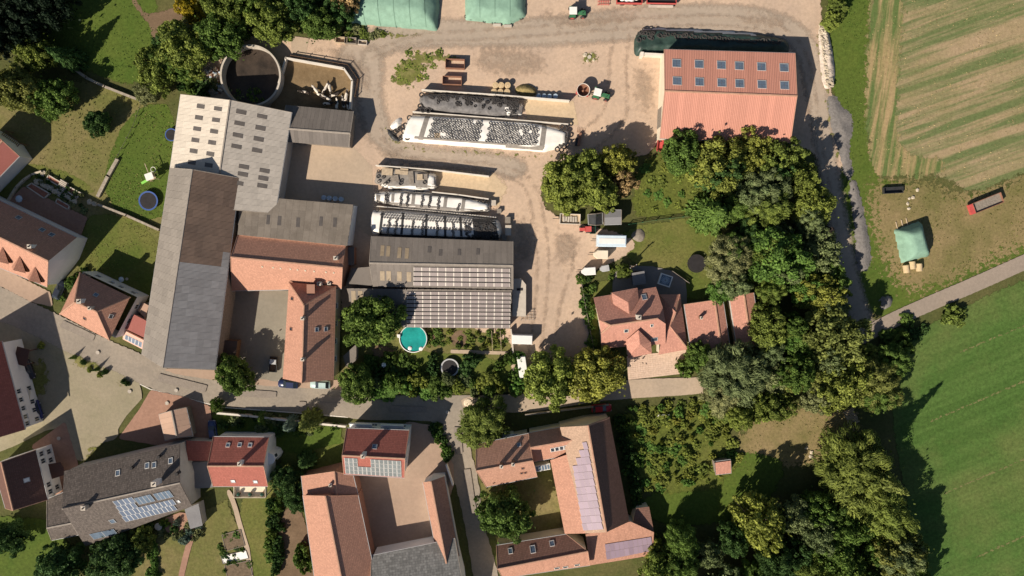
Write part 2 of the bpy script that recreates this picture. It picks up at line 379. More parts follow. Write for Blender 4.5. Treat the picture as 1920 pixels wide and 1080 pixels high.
class Geo:
    """collects shapes of one part"""
    def __init__(s): s.v = []; s.f = []; s.mi = []
    def add(s, v, f, mi=0):
        o = len(s.v); s.v += [tuple(x) for x in v]; s.f += [tuple(i + o for i in q) for q in f]; s.mi += [mi] * len(f); return s
    def box(s, c, d, rz=0.0, mi=0, taper=1.0, M=None):
        x, y, z = d[0] / 2, d[1] / 2, d[2] / 2
        p = [(-x, -y, -z), (x, -y, -z), (x, y, -z), (-x, y, -z), (-x * taper, -y * taper, z), (x * taper, -y * taper, z), (x * taper, y * taper, z), (-x * taper, y * taper, z)]
        cr, sr = math.cos(rz), math.sin(rz)
        p = [Vector((a * cr - b * sr + c[0], a * sr + b * cr + c[1], e + c[2])) for a, b, e in p]
        if M is not None: p = [M @ q for q in p]
        return s.add(p, [(3, 2, 1, 0), (4, 5, 6, 7), (0, 1, 5, 4), (1, 2, 6, 5), (2, 3, 7, 6), (3, 0, 4, 7)], mi)
    def tube(s, a, b, r0, r1=None, n=8, mi=0, caps=True):
        r1 = r0 if r1 is None else r1
        a, b = Vector(a), Vector(b); d = (b - a).normalized()
        u = d.orthogonal().normalized(); w = d.cross(u)
        vs_ = []
        for p, r in ((a, r0), (b, r1)):
            for i in range(n):
                t = 2 * math.pi * i / n
                vs_.append(p + u * (r * math.cos(t)) + w * (r * math.sin(t)))
        f = [(i, (i + 1) % n, n + (i + 1) % n, n + i) for i in range(n)]
        if caps: f += [tuple(range(n - 1, -1, -1)), tuple(range(n, 2 * n))]
        return s.add(vs_, f, mi)
    def lathe(s, prof, n=24, c=(0, 0, 0), mi=0):
        vs_ = []
        for r, z in prof:
            for i in range(n):
                t = 2 * math.pi * i / n
                vs_.append((c[0] + r * math.cos(t), c[1] + r * math.sin(t), c[2] + z))
        f = []
        for k in range(len(prof) - 1):
            for i in range(n):
                j = (i + 1) % n
                f.append((k * n + i, k * n + j, (k + 1) * n + j, (k + 1) * n + i))
        return s.add(vs_, f, mi)
    def prism(s, poly, z0, z1, mi=0):
        n = len(poly)
        a = sum(poly[i][0] * poly[(i + 1) % n][1] - poly[(i + 1) % n][0] * poly[i][1] for i in range(n))
        if a < 0: poly = poly[::-1]
        v = [(p[0], p[1], z0) for p in poly] + [(p[0], p[1], z1) for p in poly]
        return s.add(v, [tuple(range(n - 1, -1, -1)), tuple(range(n, 2 * n))] + [(i, (i + 1) % n, n + (i + 1) % n, n + i) for i in range(n)], mi)
    def ring(s, R_, r, n=14, m=6, c=(0, 0, 0), mi=0):
        v = []; f = []
        for i in range(n):
            a = 2 * math.pi * i / n
            for j in range(m):
                b = 2 * math.pi * j / m
                v.append((c[0] + (R_ + r * math.cos(b)) * math.cos(a), c[1] + (R_ + r * math.cos(b)) * math.sin(a), c[2] + r * math.sin(b)))
        for i in range(n):
            for j in range(m):
                f.append((i * m + j, ((i + 1) % n) * m + j, ((i + 1) % n) * m + (j + 1) % m, i * m + (j + 1) % m))
        return s.add(v, f, mi)
    def me(s, name, mats, smooth=False): return mesh(name, s.v, s.f, mats, smooth=smooth, mi=s.mi)
    def part(s, name, mats, parent=None, smooth=False):
        return link(name, s.me(name, mats, smooth), parent)

def copy_tree(o, parent=None):
    c = o.copy(); COL.objects.link(c)
    if parent is not None: c.parent = parent
    for ch in o.children: copy_tree(ch, c)
    return c

def frame_of(pts):
    """origin, horizontal axis u, up-slope axis v, normal n of a roof polygon"""
    n = Vector((0, 0, 0))
    for i in range(len(pts)): n += Vector(pts[i]).cross(Vector(pts[(i + 1) % len(pts)]))
    n.normalize()
    if n.z < 0: n = -n
    u = Vector((-n.y, n.x, 0))
    if u.length < 1e-4: u = Vector((1, 0, 0))
    u.normalize(); v = n.cross(u)
    return n, u, v

def slab(name, pts, th, m, root, lift=0.0):
    pts = [Vector(p) for p in pts]
    n, u, v = frame_of(pts)
    k = len(pts)
    if sum((pts[i].cross(pts[(i + 1) % k]) for i in range(k)), Vector()).z < 0: pts = pts[::-1]
    top = [p + n * lift for p in pts]; bot = [p - n * th for p in top]
    V = top + bot
    F = [tuple(range(k)), tuple(range(2 * k - 1, k - 1, -1))] + [(i, k + i, k + (i + 1) % k, (i + 1) % k) for i in range(k)]
    uvs = []
    for f in F:
        for i in f: uvs.append((V[i].dot(u), V[i].dot(v)))
    return world_part(name, V, F, m, root, uvs=uvs)

def plane_of(pts):
    n, u, v = frame_of([Vector(p) for p in pts]); return (Vector(pts[0]), n)

def bar(name, a, b, wd, ht, m, root, lift=0.0):
    """roof-top cap or gutter between two points"""
    a, b = Vector(a), Vector(b); d = (b - a).normalized()
    s = Vector((-d.y, d.x, 0)).normalized(); up = Vector((0, 0, 1))
    o = []
    for p in (a - d * 0.05, b + d * 0.05):
        p = p + up * lift
        o += [p - s * wd / 2 - up * ht * 0.5, p + s * wd / 2 - up * ht * 0.5, p + s * wd * 0.28 + up * ht * 0.5, p - s * wd * 0.28 + up * ht * 0.5]
    F = [(0, 1, 2, 3), (7, 6, 5, 4), (0, 4, 5, 1), (1, 5, 6, 2), (2, 6, 7, 3), (3, 7, 4, 0)]
    return world_part(name, o, F, m, root)

def walls(root, fp, m, name='wall', z0=0.0):
    """vertical walls through fp = [Vector(x, y, top)]"""
    k = len(fp)
    V = [Vector((p[0], p[1], z0)) for p in fp] + [Vector(p) for p in fp]
    F = [(i, (i + 1) % k, k + (i + 1) % k, k + i) for i in range(k)]
    return world_part(name, V, F, m, root)

UNIT = {}
def unit_box(m, bevel=None):
    key = ('box', m)
    if key not in UNIT:
        V = [(-.5, -.5, 0), (.5, -.5, 0), (.5, .5, 0), (-.5, .5, 0), (-.5, -.5, 1), (.5, -.5, 1), (.5, .5, 1), (-.5, .5, 1)]
        F = [(3, 2, 1, 0), (4, 5, 6, 7), (0, 1, 5, 4), (1, 2, 6, 5), (2, 3, 7, 6), (3, 0, 4, 7)]
        uvs = [(V[i][0] + .5, V[i][1] + .5) for f in F for i in f]
        UNIT[key] = mesh('panel_' + m, V, F, m, uvs=uvs)
    return UNIT[key]
def place(o, root, org, u, v, n, su=1, sv=1, sn=1):
    M = Matrix(((u.x * su, v.x * sv, n.x * sn, org.x - root.location.x), (u.y * su, v.y * sv, n.y * sn, org.y - root.location.y), (u.z * su, v.z * sv, n.z * sn, org.z - root.location.z), (0, 0, 0, 1)))
    o.matrix_local = M
    return o

def grid_pts(q, nu, nv):
    """bilinear cells of the quad q = [a0, a1, b1, b0]"""
    a0, a1, b1, b0 = [Vector(p) for p in q]
    for j in range(nv):
        for i in range(nu):
            s, t = (i + .5) / nu, (j + .5) / nv
            yield i, j, (a0 * (1 - s) + a1 * s) * (1 - t) + (b0 * (1 - s) + b1 * s) * t

def panels(root, q, nu, nv, m, name='roof_panel', gap=0.02, th=0.05, lift=0.0, skip=(), altmat=None, jit=0.0):
    """a slope covered in single sheets"""
    a0, a1, b1, b0 = [Vector(p) for p in q]
    n, u, v = frame_of([a0, a1, b1, b0])
    uu = (a1 - a0).normalized(); vv = ((b0 + b1) / 2 - (a0 + a1) / 2).normalized()
    if vv.z < 0: vv = -vv
    n2 = uu.cross(vv).normalized()
    if n2.z < 0: n2 = -n2
    out = []
    for i, j, c in grid_pts(q, nu, nv):
        if (i, j) in skip: continue
        t = (j + .5) / nv
        wu = ((a1 - a0).length * (1 - t) + (b1 - b0).length * t) / nu
        s = (i + .5) / nu
        wv = ((b0 - a0).length * (1 - s) + (b1 - a1).length * s) / nv
        mm = altmat(i, j) if altmat else m
        o = link(name, unit_box(mm), root)
        dz = lift + (rng.random() - .5) * jit
        place(o, root, c + n2 * dz, uu, vv, n2, wu - gap, wv - gap + (0.0 if gap > .05 else .03), th)
        out.append(o)
    return out

def skylight(root, px, py, pl, wd, ht, kind='glass_sky', frame='zinc', panes=1, name='skylight', axes=None):
    p = on_plane(px, py, pl); n = pl[1]
    u, v = axes or (Vector((-n.y, n.x, 0)).normalized(), None)
    if v is None: v = n.cross(u)
    key = ('sky', round(wd, 2), round(ht, 2), frame)
    if key not in UNIT:
        g = Geo(); b = 0.09
        g.box((0, ht / 2 - b / 2, .05), (wd, b, .12)).box((0, -ht / 2 + b / 2, .05), (wd, b, .12))
        g.box((wd / 2 - b / 2, 0, .05), (b, ht - 2 * b, .12)).box((-wd / 2 + b / 2, 0, .05), (b, ht - 2 * b, .12))
        UNIT[key] = g.me('skylight', frame)
    o = link(name, UNIT[key], root); place(o, root, p, u, v, n)
    k = ('pane', round(wd, 2), round(ht, 2), kind, panes)
    if k not in UNIT:
        UNIT[k] = Geo().box((0, 0, .035), ((wd - .18) / panes - .05, (ht - .18) / panes - .05, .04)).me('pane', kind)
    for a in range(panes):
        for b_ in range(panes):
            q = link('pane', UNIT[k], o)
            q.location = ((a + .5 - panes / 2) * (wd - .18) / panes, (b_ + .5 - panes / 2) * (ht - .18) / panes, 0)
    return o

def sheet_light(root, px, py, pl, wd, ht, m='fibreglass', ax=None, name='skylight_sheet'):
    p = on_plane(px, py, pl); n = pl[1]
    u, v = ax
    v = (v - n * v.dot(n)).normalized(); u = (u - n * u.dot(n)).normalized()
    o = link(name, unit_box(m), root); place(o, root, p + n * .055, u, v, n, wd, ht, .03); return o

def chimney(root, px, py, pl, sz=0.7, ht=1.4, m='brick', name='chimney', pot=True, rz=0.0):
    p = on_plane(px, py, (pl[0] + Vector((0, 0, ht)), pl[1])) - Vector((0, 0, ht))
    o = Geo().box((0, 0, ht / 2 - .5), (sz, sz, ht + 1), rz).part(name, m, root)
    o.location = p - root.location
    Geo().box((0, 0, ht + .06), (sz + .1, sz + .1, .12), rz).part('cap', 'concrete' if pot else m, o)
    if pot: Geo().lathe([(.14, ht + .1), (.14, ht + .4), (.10, ht + .4), (.10, ht + .1)], 10).part('flue', 'mat_black', o)
    return o

def solar(root, pl, c, nu, nv, m, skip=(), frame=None, gap=0.03, name='solar_panel', lift=0.10, gapv=None):
    """c: four corner pixels TL, TR, BR, BL on plane pl"""
    q = [on_plane(x, y, pl) for x, y in c]
    tl, tr, br, bl = q
    n = pl[1]; uu = (tr - tl + br - bl).normalized(); vv = (tl - bl + tr - br); vv = (vv - uu * vv.dot(uu)).normalized()
    n2 = uu.cross(vv)
    gapv = gap if gapv is None else gapv
    for i, j, cc in grid_pts([bl, br, tr, tl], nu, nv):
        if (i, j) in skip: continue
        t = (j + .5) / nv; s = (i + .5) / nu
        wu = ((br - bl).length * (1 - t) + (tr - tl).length * t) / nu - gap
        wv = ((tl - bl).length * (1 - s) + (tr - br).length * s) / nv - gapv
        key = ('pv', m, frame, round(wu, 1), round(wv, 1))
        if key not in UNIT:
            a, b = round(wu, 1) / 2 + .02, round(wv, 1) / 2 + .02
            fr = (.10 if m == 'solar_shed' else .05) if frame else .03
            fv = fr * .5 if m != 'solar_shed' else .012
            V = [(-a, -b, 0), (a, -b, 0), (a, b, 0), (-a, b, 0), (-a, -b, .04), (a, -b, .04), (a, b, .04), (-a, b, .04),
                 (-a + fr, -b + fv, .036), (a - fr, -b + fv, .036), (a - fr, b - fv, .036), (-a + fr, b - fv, .036)]
            F = [(3, 2, 1, 0), (0, 1, 5, 4), (1, 2, 6, 5), (2, 3, 7, 6), (3, 0, 4, 7), (4, 5, 9, 8), (5, 6, 10, 9), (6, 7, 11, 10), (7, 4, 8, 11), (8, 9, 10, 11)]
            uvs = [((V[k][0] + a) / (2 * a), (V[k][1] + b) / (2 * b)) for f in F for k in f]
            UNIT[key] = mesh('solar_panel', V, F, [m, frame or 'zinc'], uvs=uvs, mi=[1] * 9 + [0])
        a, b = round(wu, 1) + .04, round(wv, 1) + .04
        o = link(name, UNIT[key], root)
        place(o, root, cc + n2 * lift, uu, vv, n2, wu / a, wv / b, 1)

def window(root, p0, p1, t, z, wd=1.1, ht=1.3, frame='window_frame', name='window', glass='glass'):
    """window on the wall line p0 -> p1 (outside on the right-hand side)"""
    p0, p1 = Vector((p0[0], p0[1], 0)), Vector((p1[0], p1[1], 0))
    u = (p1 - p0).normalized(); n = Vector((u.y, -u.x, 0)); v = Vector((0, 0, 1))
    if n.dot(p0.lerp(p1, .5) - Vector((root.location.x, root.location.y, 0))) < 0: u, n, p0, p1, t = -u, -n, p1, p0, 1 - t
    c = p0.lerp(p1, t) + v * z
    key = ('win', wd, ht, frame)
    if key not in UNIT:
        g = Geo(); b = .09
        g.box((0, ht / 2 - b / 2, .02), (wd, b, .1)).box((0, -ht / 2 + b / 2, .02), (wd, b, .1))
        g.box((wd / 2 - b / 2, 0, .02), (b, ht - 2 * b, .1)).box((-wd / 2 + b / 2, 0, .02), (b, ht - 2 * b, .1)).box((0, 0, .02), (.06, ht - 2 * b, .08))
        g.box((0, -ht / 2 - .05, .08), (wd + .2, .06, .2))
        UNIT[key] = g.me('window', frame)
        UNIT[key + (1,)] = Geo().box((0, 0, .01), (wd - .12, ht - .12, .06)).me('pane', glass)
    o = link(name, UNIT[key], root); place(o, root, c, u, v, n)
    link('pane', UNIT[key + (1,)], o)
    return o
def door(root, p0, p1, t, wd=1.1, ht=2.1, m='wood_brown'):
    p0, p1 = Vector((p0[0], p0[1], 0)), Vector((p1[0], p1[1], 0))
    u = (p1 - p0).normalized(); n = Vector((u.y, -u.x, 0)); v = Vector((0, 0, 1))
    if n.dot(p0.lerp(p1, .5) - Vector((root.location.x, root.location.y, 0))) < 0: u, n, p0, p1, t = -u, -n, p1, p0, 1 - t
    o = link('door', Geo().box((0, ht / 2, .02), (wd, ht, .08)).me('door', m), root); place(o, root, p0.lerp(p1, t), u, v, n)
    return o

def gable(name, label, a, r, b, ha, hr, hb, roof='tile_orange', wall='plaster_white', roof2=None, over=0.35, ends=True, cap='ridge_tile', cat='house', gutters=True, group=None, na=None, nb=None, verge=True, th=0.14):
    """pitched roof read from the survey: a, b = eave pixel pairs, r = ridge pixel pair (same running direction).
       na / nb = (columns, rows): cover that slope in separate sheets"""
    A = [at(*p, ha) for p in a]; Rr = [at(*p, hr) for p in r]; Bv = [at(*p, hb) for p in b]
    for E_, px_ in ((A, a), (Bv, b)):      # keep each slope one flat plane
        E_[0] = on_plane(*px_[0], plane_of([E_[1], Rr[1], Rr[0]]))
    c = sum(A + Bv, Vector()) / 4
    root = empty(name, (c.x, c.y, 0), label, cat, group)
    qa = [A[0], A[1], Rr[1], Rr[0]]; qb = [Bv[0], Bv[1], Rr[1], Rr[0]]
    bm_ = 'wood_grey'
    for q, m, nn in ((qa, roof, na), (qb, roof2 or roof, nb)):
        if nn:
            slab('roof', q, th, bm_, root, lift=-0.02)
            panels(root, q, nn[0], nn[1], m, th=.045)
        else:
            slab('roof', q, th, m, root)
    if cap: bar('ridge_cap', Rr[0], Rr[1], 0.42, 0.16, cap, root, 0.04 if not na else .09)
    dA = (A[1] - A[0]).normalized(); dirs = Vector((dA.x, dA.y, 0)).normalized(); perp = Vector((-dirs.y, dirs.x, 0))
    if perp.dot(c - A[0]) < 0: perp = -perp
    o = over
    lo = -0.16
    fp = [A[0] + dirs * o + perp * o, A[1] - dirs * o + perp * o, Rr[1] - dirs * o, Bv[1] - dirs * o - perp * o, Bv[0] + dirs * o - perp * o, Rr[0] + dirs * o]
    fp = [p + Vector((0, 0, lo)) for p in fp]
    walls(root, fp, wall)
    if gutters:
        for s, t in ((A, -perp), (Bv, perp)):
            bar('gutter', s[0] + t * .06, s[1] + t * .06, .14, .12, 'zinc', root, -0.08)
    if verge:
        for k in (0, 1):
            e = dirs * (.02 if k else -.02)
            for s in (A, Bv):
                bar('verge_board', s[k] + e, Rr[k] + e, .16, .10, cap or 'wood_grey', root, 0.03)
    return dict(root=root, pa=plane_of(qa), pb=plane_of(qb), fp=fp, A=A, R=Rr, B=Bv, d=dirs, perp=perp, qa=qa, qb=qb)

def polyroof(name, label, planes, eave, roof, wall, cat='house', over=0.35, caps=(), cap='ridge_tile', group=None, wall_low=0.15):
    """planes: lists of (px, py, h); eave: outline of the walls (px, py, h)"""
    E = [at(*p) for p in eave]; c = sum(E, Vector()) / len(E)
    root = empty(name, (c.x, c.y, 0), label, cat, group)
    pls = []
    for pp in planes:
        m = roof
        if isinstance(pp, tuple): pp, m = pp
        q = [at(*p) for p in pp]
        if len(q) > 3:
            pl_ = (sum(q, Vector()) / len(q), frame_of(q)[0]); q = [on_plane(p[0], p[1], pl_) for p in pp]
        slab('roof', q, .14, m, root); pls.append(plane_of(q))
    fp = []
    for p in E:
        d = Vector((c.x - p.x, c.y - p.y, 0)).normalized()
        fp.append(p + d * over * 1.35 - Vector((0, 0, wall_low)))
    walls(root, fp, wall)
    for a, b in caps:
        bar('ridge_cap', at(*a), at(*b), .38, .15, cap, root, .05)
    return dict(root=root, pl=pls, fp=fp)

# ------------------------------------------------------------------ ground sheets
def smooth_poly(P, it=2):
    for _ in range(it):
        Q = []
        for i in range(len(P)):
            a, b = P[i], P[(i + 1) % len(P)]
            Q += [a * .75 + b * .25, a * .25 + b * .75]
        P = Q
    return P
def signed_dist(P, X, Y):
    P = np.array([[p[0], p[1]] for p in P]); n = len(P)
    D = np.full(X.shape, 1e9); inside = np.zeros(X.shape, bool)
    for i in range(n):
        a, b = P[i], P[(i + 1) % n]
        d = b - a; L = max(1e-9, d.dot(d))
        t = np.clip(((X - a[0]) * d[0] + (Y - a[1]) * d[1]) / L, 0, 1)
        D = np.minimum(D, np.hypot(X - a[0] - t * d[0], Y - a[1] - t * d[1]))
        if a[1] != b[1]:
            cr = (a[1] > Y) != (b[1] > Y)
            xx = (b[0] - a[0]) * (Y - a[1]) / (b[1] - a[1]) + a[0]
            inside ^= cr & (X < xx)
    return np.where(inside, D, -D)
LEVEL = [0.004]
def patch(name, poly, m, soft=0.8, cell=0.8, smooth=1, z=None, zf=None, kind='structure', parent=None):
    P = [at(x, y) for x, y in poly]
    if smooth: P = smooth_poly(P, smooth)
    if z is None:
        z = LEVEL[0]; LEVEL[0] += 0.004
    xs = [p.x for p in P]; ys = [p.y for p in P]
    x0, x1, y0, y1 = min(xs) - soft - cell, max(xs) + soft + cell, min(ys) - soft - cell, max(ys) + soft + cell
    nx = max(2, int((x1 - x0) / cell)); ny = max(2, int((y1 - y0) / cell))
    X, Y = np.meshgrid(np.linspace(x0, x1, nx + 1), np.linspace(y0, y1, ny + 1))
    S = signed_dist(P, X, Y)
    keep = np.maximum(np.maximum(S[:-1, :-1], S[1:, :-1]), np.maximum(S[:-1, 1:], S[1:, 1:])) > -soft * 1.2
    idx = np.arange((nx + 1) * (ny + 1)).reshape(ny + 1, nx + 1)
    F = np.stack([idx[:-1, :-1][keep], idx[:-1, 1:][keep], idx[1:, 1:][keep], idx[1:, :-1][keep]], 1)
    used = np.unique(F); remap = np.full(idx.size, -1); remap[used] = np.arange(len(used)); F = remap[F]
    Z = np.full(X.shape, z) if zf is None else z + zf(X, Y, S)
    V = np.stack([X.ravel(), Y.ravel(), Z.ravel()], 1)[used]
    me = bpy.data.meshes.new(name); me.from_pydata(V.tolist(), [], F.tolist()); me.materials.append(MATS[m])
    at_ = me.attributes.new('edge', 'FLOAT', 'POINT'); at_.data.foreach_set('value', np.clip(S.ravel()[used] / soft, -1.5, 3).astype(np.float32))
    me.polygons.foreach_set('use_smooth', [True] * len(me.polygons)); me.update()
    o = link(name, me, parent); tag(o, kind=kind)
    return o
def strip_poly(line, wd):
    """pixel polyline -> pixel outline of a band wd pixels wide"""
    L, Rr = [], []
    for i, p in enumerate(line):
        a = line[max(0, i - 1)]; b = line[min(len(line) - 1, i + 1)]
        d = Vector((b[0] - a[0], b[1] - a[1])).normalized(); w2 = (p[2] if len(p) > 2 else wd) / 2
        L.append((p[0] - d.y * w2, p[1] + d.x * w2)); Rr.append((p[0] + d.y * w2, p[1] - d.x * w2))
    return L + Rr[::-1]
# ------------------------------------------------------------------ the ground
S_ = 2500.0
gm = mesh('ground', [(-S_, -S_, 0), (S_, -S_, 0), (S_, S_, 0), (-S_, S_, 0)], [(0, 1, 2, 3)], 'mat_ground')
tag(link('ground', gm), kind='structure')

# turf
patch('meadow', [(-200, 330), (60, 150), (180, 150), (330, 200), (330, 330), (300, 480), (220, 520), (120, 500), (-60, 560), (-200, 500)], 'mat_dry', 1.5, 1.0, 2)
patch('meadow', [(-200, -140), (250, -140), (290, -20), (300, 70), (270, 170), (150, 130), (60, 70), (-200, 120)], 'mat_lush', 1.2, 1.0, 2)
patch('lawn', [(215, 255), (265, 195), (330, 195), (318, 330), (303, 428), (185, 378)], 'mat_lush', 0.5, .6, 1)
patch('lawn', [(-120, 470), (0, 330), (40, 300), (150, 330), (190, 375), (60, 320), (0, 380), (-120, 500)], 'mat_lawn', .8, .8, 1)
patch('lawn', [(175, 392), (300, 428), (292, 560), (240, 545), (140, 512), (150, 440)], 'mat_lawn', .6, .6, 1)
patch('dirt_path', [(230, -60), (262, 18), (285, 28), (345, 8), (350, 30), (310, 55), (296, 78), (284, 70), (282, 45), (262, 28), (210, -60)], 'mat_soil', .6, .5, 1)
patch('meadow', [(1540, -140), (1660, -140), (1640, 60), (1625, 330), (1720, 345), (1800, 380), (2150, 260), (2150, 420), (1920, 495), (1700, 580), (1640, 600), (1590, 520), (1570, 330), (1560, 120)], 'mat_lush', 1.0, 1.0, 1)
patch('meadow', [(1640, 340), (1740, 335), (1800, 372), (1990, 300), (2150, 240), (2150, 370), (1910, 468), (1760, 535), (1690, 545), (1650, 470), (1630, 390)], 'mat_clearing', 4.0, 1.0, 2)
patch('stubble_field', [(1640, -140), (2250, -140), (2250, 210), (1900, 330), (1820, 365), (1770, 325), (1660, 330), (1634, 325), (1622, 200), (1628, 60)], 'mat_stubble', 1.6, 1.4, 1)
patch('stubble_field', [(1640, -140), (1705, -140), (1690, 60), (1680, 200), (1685, 290), (1780, 300), (1760, 330), (1660, 332), (1634, 325), (1622, 200), (1628, 60)], 'mat_headland', 2.0, 1.2, 1)
patch('green_field', [(1920, 520), (2250, 400), (2250, 1300), (1760, 1300), (1730, 1060), (1690, 900), (1670, 760), (1680, 640)], 'mat_field', 1.2, 1.6, 1)
for k, (x0, y0, x1, y1, wd) in enumerate([(1745, 790, 2150, 612, 3.0), (1800, 660, 2150, 512, 2.6), (1770, 925, 2150, 760, 2.8), (1830, 1045, 2150, 900, 3.0)]):
    patch('tramline', strip_poly([(x0, y0), ((x0 + x1) / 2, (y0 + y1) / 2 + 2), (x1, y1)], wd), 'mat_tramline', .35, .5, 0)
patch('clearing', [(1375, 850), (1400, 790), (1480, 760), (1600, 765), (1615, 800), (1560, 855), (1500, 870), (1390, 890)], 'mat_clearing', 1.8, .8, 2)
patch('lawn', [(1190, 940), (1250, 915), (1345, 905), (1380, 850), (1430, 850), (1480, 870), (1430, 960), (1330, 985), (1230, 985)], 'mat_lush', 1.2, .8, 1)
patch('lawn', [(1150, 430), (1350, 400), (1370, 540), (1290, 570), (1230, 520), (1170, 480)], 'mat_lawn', .8, .8, 1)
patch('meadow', [(1180, 410), (1200, 300), (1260, 280), (1340, 330), (1340, 395), (1250, 405)], 'mat_tallgrass', 1.2, .8, 1)
patch('lawn', [(1095, 530), (1160, 525), (1160, 560), (1115, 690), (1100, 600)], 'mat_lawn', .4, .6, 1)
patch('garden_soil', [(640, 610), (965, 612), (975, 735), (700, 738), (640, 720)], 'mat_dry', .4, .8, 0)
for q_ in ([(812, 622), (826, 622), (824, 652), (810, 650)], [(848, 620), (880, 621), (880, 650), (846, 650)], [(700, 640), (750, 660), (740, 700), (700, 690)]): patch('garden_soil', q_, 'mat_soil', .8, .4, 1)
patch('lawn', [(700, 655), (960, 668), (965, 735), (700, 735)], 'mat_lawn', 1.2, .6, 1)
patch('lawn', [(545, 810), (650, 805), (645, 890), (570, 900), (520, 930), (530, 1180), (440, 1180), (440, 940), (510, 915)], 'mat_lawn', .6, .7, 1)
patch('garden_soil', [(520, 960), (575, 945), (600, 1180), (515, 1180)], 'mat_soil', .8, .7, 1)
patch('lawn', [(250, 1010), (380, 960), (440, 930), (470, 1180), (250, 1180)], 'mat_dry', .6, .7, 1)
patch('lawn', [(-120, 990), (60, 960), (140, 1010), (160, 1180), (-120, 1180)], 'mat_lush', 1.0, .8, 1)
patch('lawn', [(400, 775), (640, 800), (640, 830), (560, 850), (400, 820)], 'mat_lush', .4, .7, 0)
patch('garden_soil', [(1165, 760), (1360, 760), (1390, 910), (1200, 930)], 'mat_tallgrass', 1.2, .7, 1)

# yards and roads
patch('farmyard', [(372, 130), (420, 72), (530, 66), (640, 78), (700, 66), (660, -160), (1530, -160), (1540, 60), (1562, 200), (1585, 330), (1550, 335), (1520, 275), (1480, 285), (1240, 262), (1205, 300), (1020, 310), (1012, 385), (1060, 415), (1180, 440), (1195, 470), (1085, 520), (1098, 600), (1122, 690), (1100, 742), (960, 742), (958, 610), (640, 610), (640, 520), (430, 520), (430, 200), (380, 190)], 'mat_dirt', .9, .8, 1)
patch('track', strip_poly([(640, 120, 60), (720, 70, 55), (830, 60, 50), (960, 66, 46), (1150, 48, 60), (1300, 36, 60), (1440, 40, 52), (1510, 75, 46), (1530, 160, 40), (1545, 260, 36), (1560, 360, 34), (1578, 450, 34), (1598, 550, 36), (1625, 630, 40)], 50), 'mat_track', .9, .7, 2)
patch('track', strip_poly([(700, 90, 40), (690, 180, 50), (712, 260, 46), (790, 296, 40), (900, 302, 40), (985, 320, 40)], 40), 'mat_track', 1.2, .7, 2)
patch('concrete_yard', [(530, 258), (655, 268), (697, 312), (702, 450), (645, 400), (520, 372)], 'mat_concrete', .15, .6, 0)
patch('concrete_yard', [(815, 318), (930, 326), (950, 350), (935, 390), (925, 378), (820, 366)], 'mat_sand', 1.5, .6, 0)
patch('concrete_yard', [(980, 180), (1075, 190), (1085, 235), (990, 232)], 'mat_sand', .3, .5, 0)
patch('concrete_yard', [(545, 68), (580, 72), (574, 104), (548, 104)], 'mat_concrete', .15, .4, 0)
patch('village_road', [(-160, 470), (0, 536), (60, 567), (110, 590), (203, 638), (267, 664), (330, 700), (405, 712), (500, 722), (637, 730), (710, 742), (860, 742), (985, 740), (1080, 728), (1170, 712), (1330, 708), (1420, 700), (1420, 722), (1327, 737), (1143, 748), (1085, 757), (980, 774), (905, 768), (876, 782), (880, 840), (896, 892), (906, 982), (926, 1044), (960, 1190), (905, 1190), (888, 1080), (870, 970), (850, 890), (838, 850), (828, 800), (800, 786), (667, 787), (653, 780), (547, 771), (413, 761), (350, 744), (283, 729), (200, 688), (133, 664), (90, 641), (0, 600), (-160, 560)], 'mat_asphalt', .15, .6, 1)
patch('lane', [(860, 741), (985, 739), (1080, 727), (1170, 711), (1330, 707), (1420, 699), (1420, 723), (1327, 738), (1143, 749), (1085, 758), (980, 775), (905, 769), (872, 772)], 'mat_lane', .5, .6, 1)
patch('field_path', strip_poly([(1600, 640), (1660, 606), (1740, 570), (1830, 532), (1930, 487), (2200, 370)], 28), 'mat_path', .15, .6, 1)
patch('village_square', [(-160, 570), (0, 599), (90, 641), (133, 664), (200, 688), (283, 729), (222, 797), (223, 823), (187, 830), (150, 875), (132, 825), (117, 792), (0, 850), (-160, 900)], 'mat_square', .2, .6, 1)
patch('pavement', [(-160, 430), (0, 500), (95, 548), (100, 575), (60, 566), (0, 535), (-160, 468)], 'mat_paving', .15, .5, 0)
patch('pavement', [(300, 690), (405, 694), (530, 715), (640, 712), (700, 735), (637, 731), (500, 723), (405, 713), (330, 701)], 'mat_paving', .2, .5, 0)
patch('brick_paving', [(222, 822), (262, 767), (283, 731), (350, 745), (395, 762), (402, 830), (395, 870), (340, 840), (300, 835)], 'mat_brickpave', .15, .5, 0)
patch('brick_paving', [(60, 835), (123, 790), (148, 872), (146, 900), (118, 960), (85, 880)], 'mat_brickpave', .15, .5, 0)
patch('courtyard', [(432, 540), (542, 545), (535, 716), (405, 700), (410, 620)], 'mat_court', .1, .5, 0)
patch('courtyard', [(640, 880), (765, 790), (808, 797), (850, 870), (852, 905), (815, 1022), (700, 1048)], 'mat_paving', .15, .5, 0)
patch('courtyard', [(900, 905), (1015, 880), (1045, 870), (1062, 1000), (935, 1025)], 'mat_dry', .3, .5, 0)
patch('patio', [(1148, 540), (1150, 505), (1185, 498), (1225, 500), (1258, 508), (1285, 525), (1288, 570), (1150, 570)], 'mat_patio', .1, .4, 0)
patch('patio', [(15, 378), (45, 350), (165, 408), (150, 450), (30, 420)], 'mat_brickpave', .1, .4, 0)
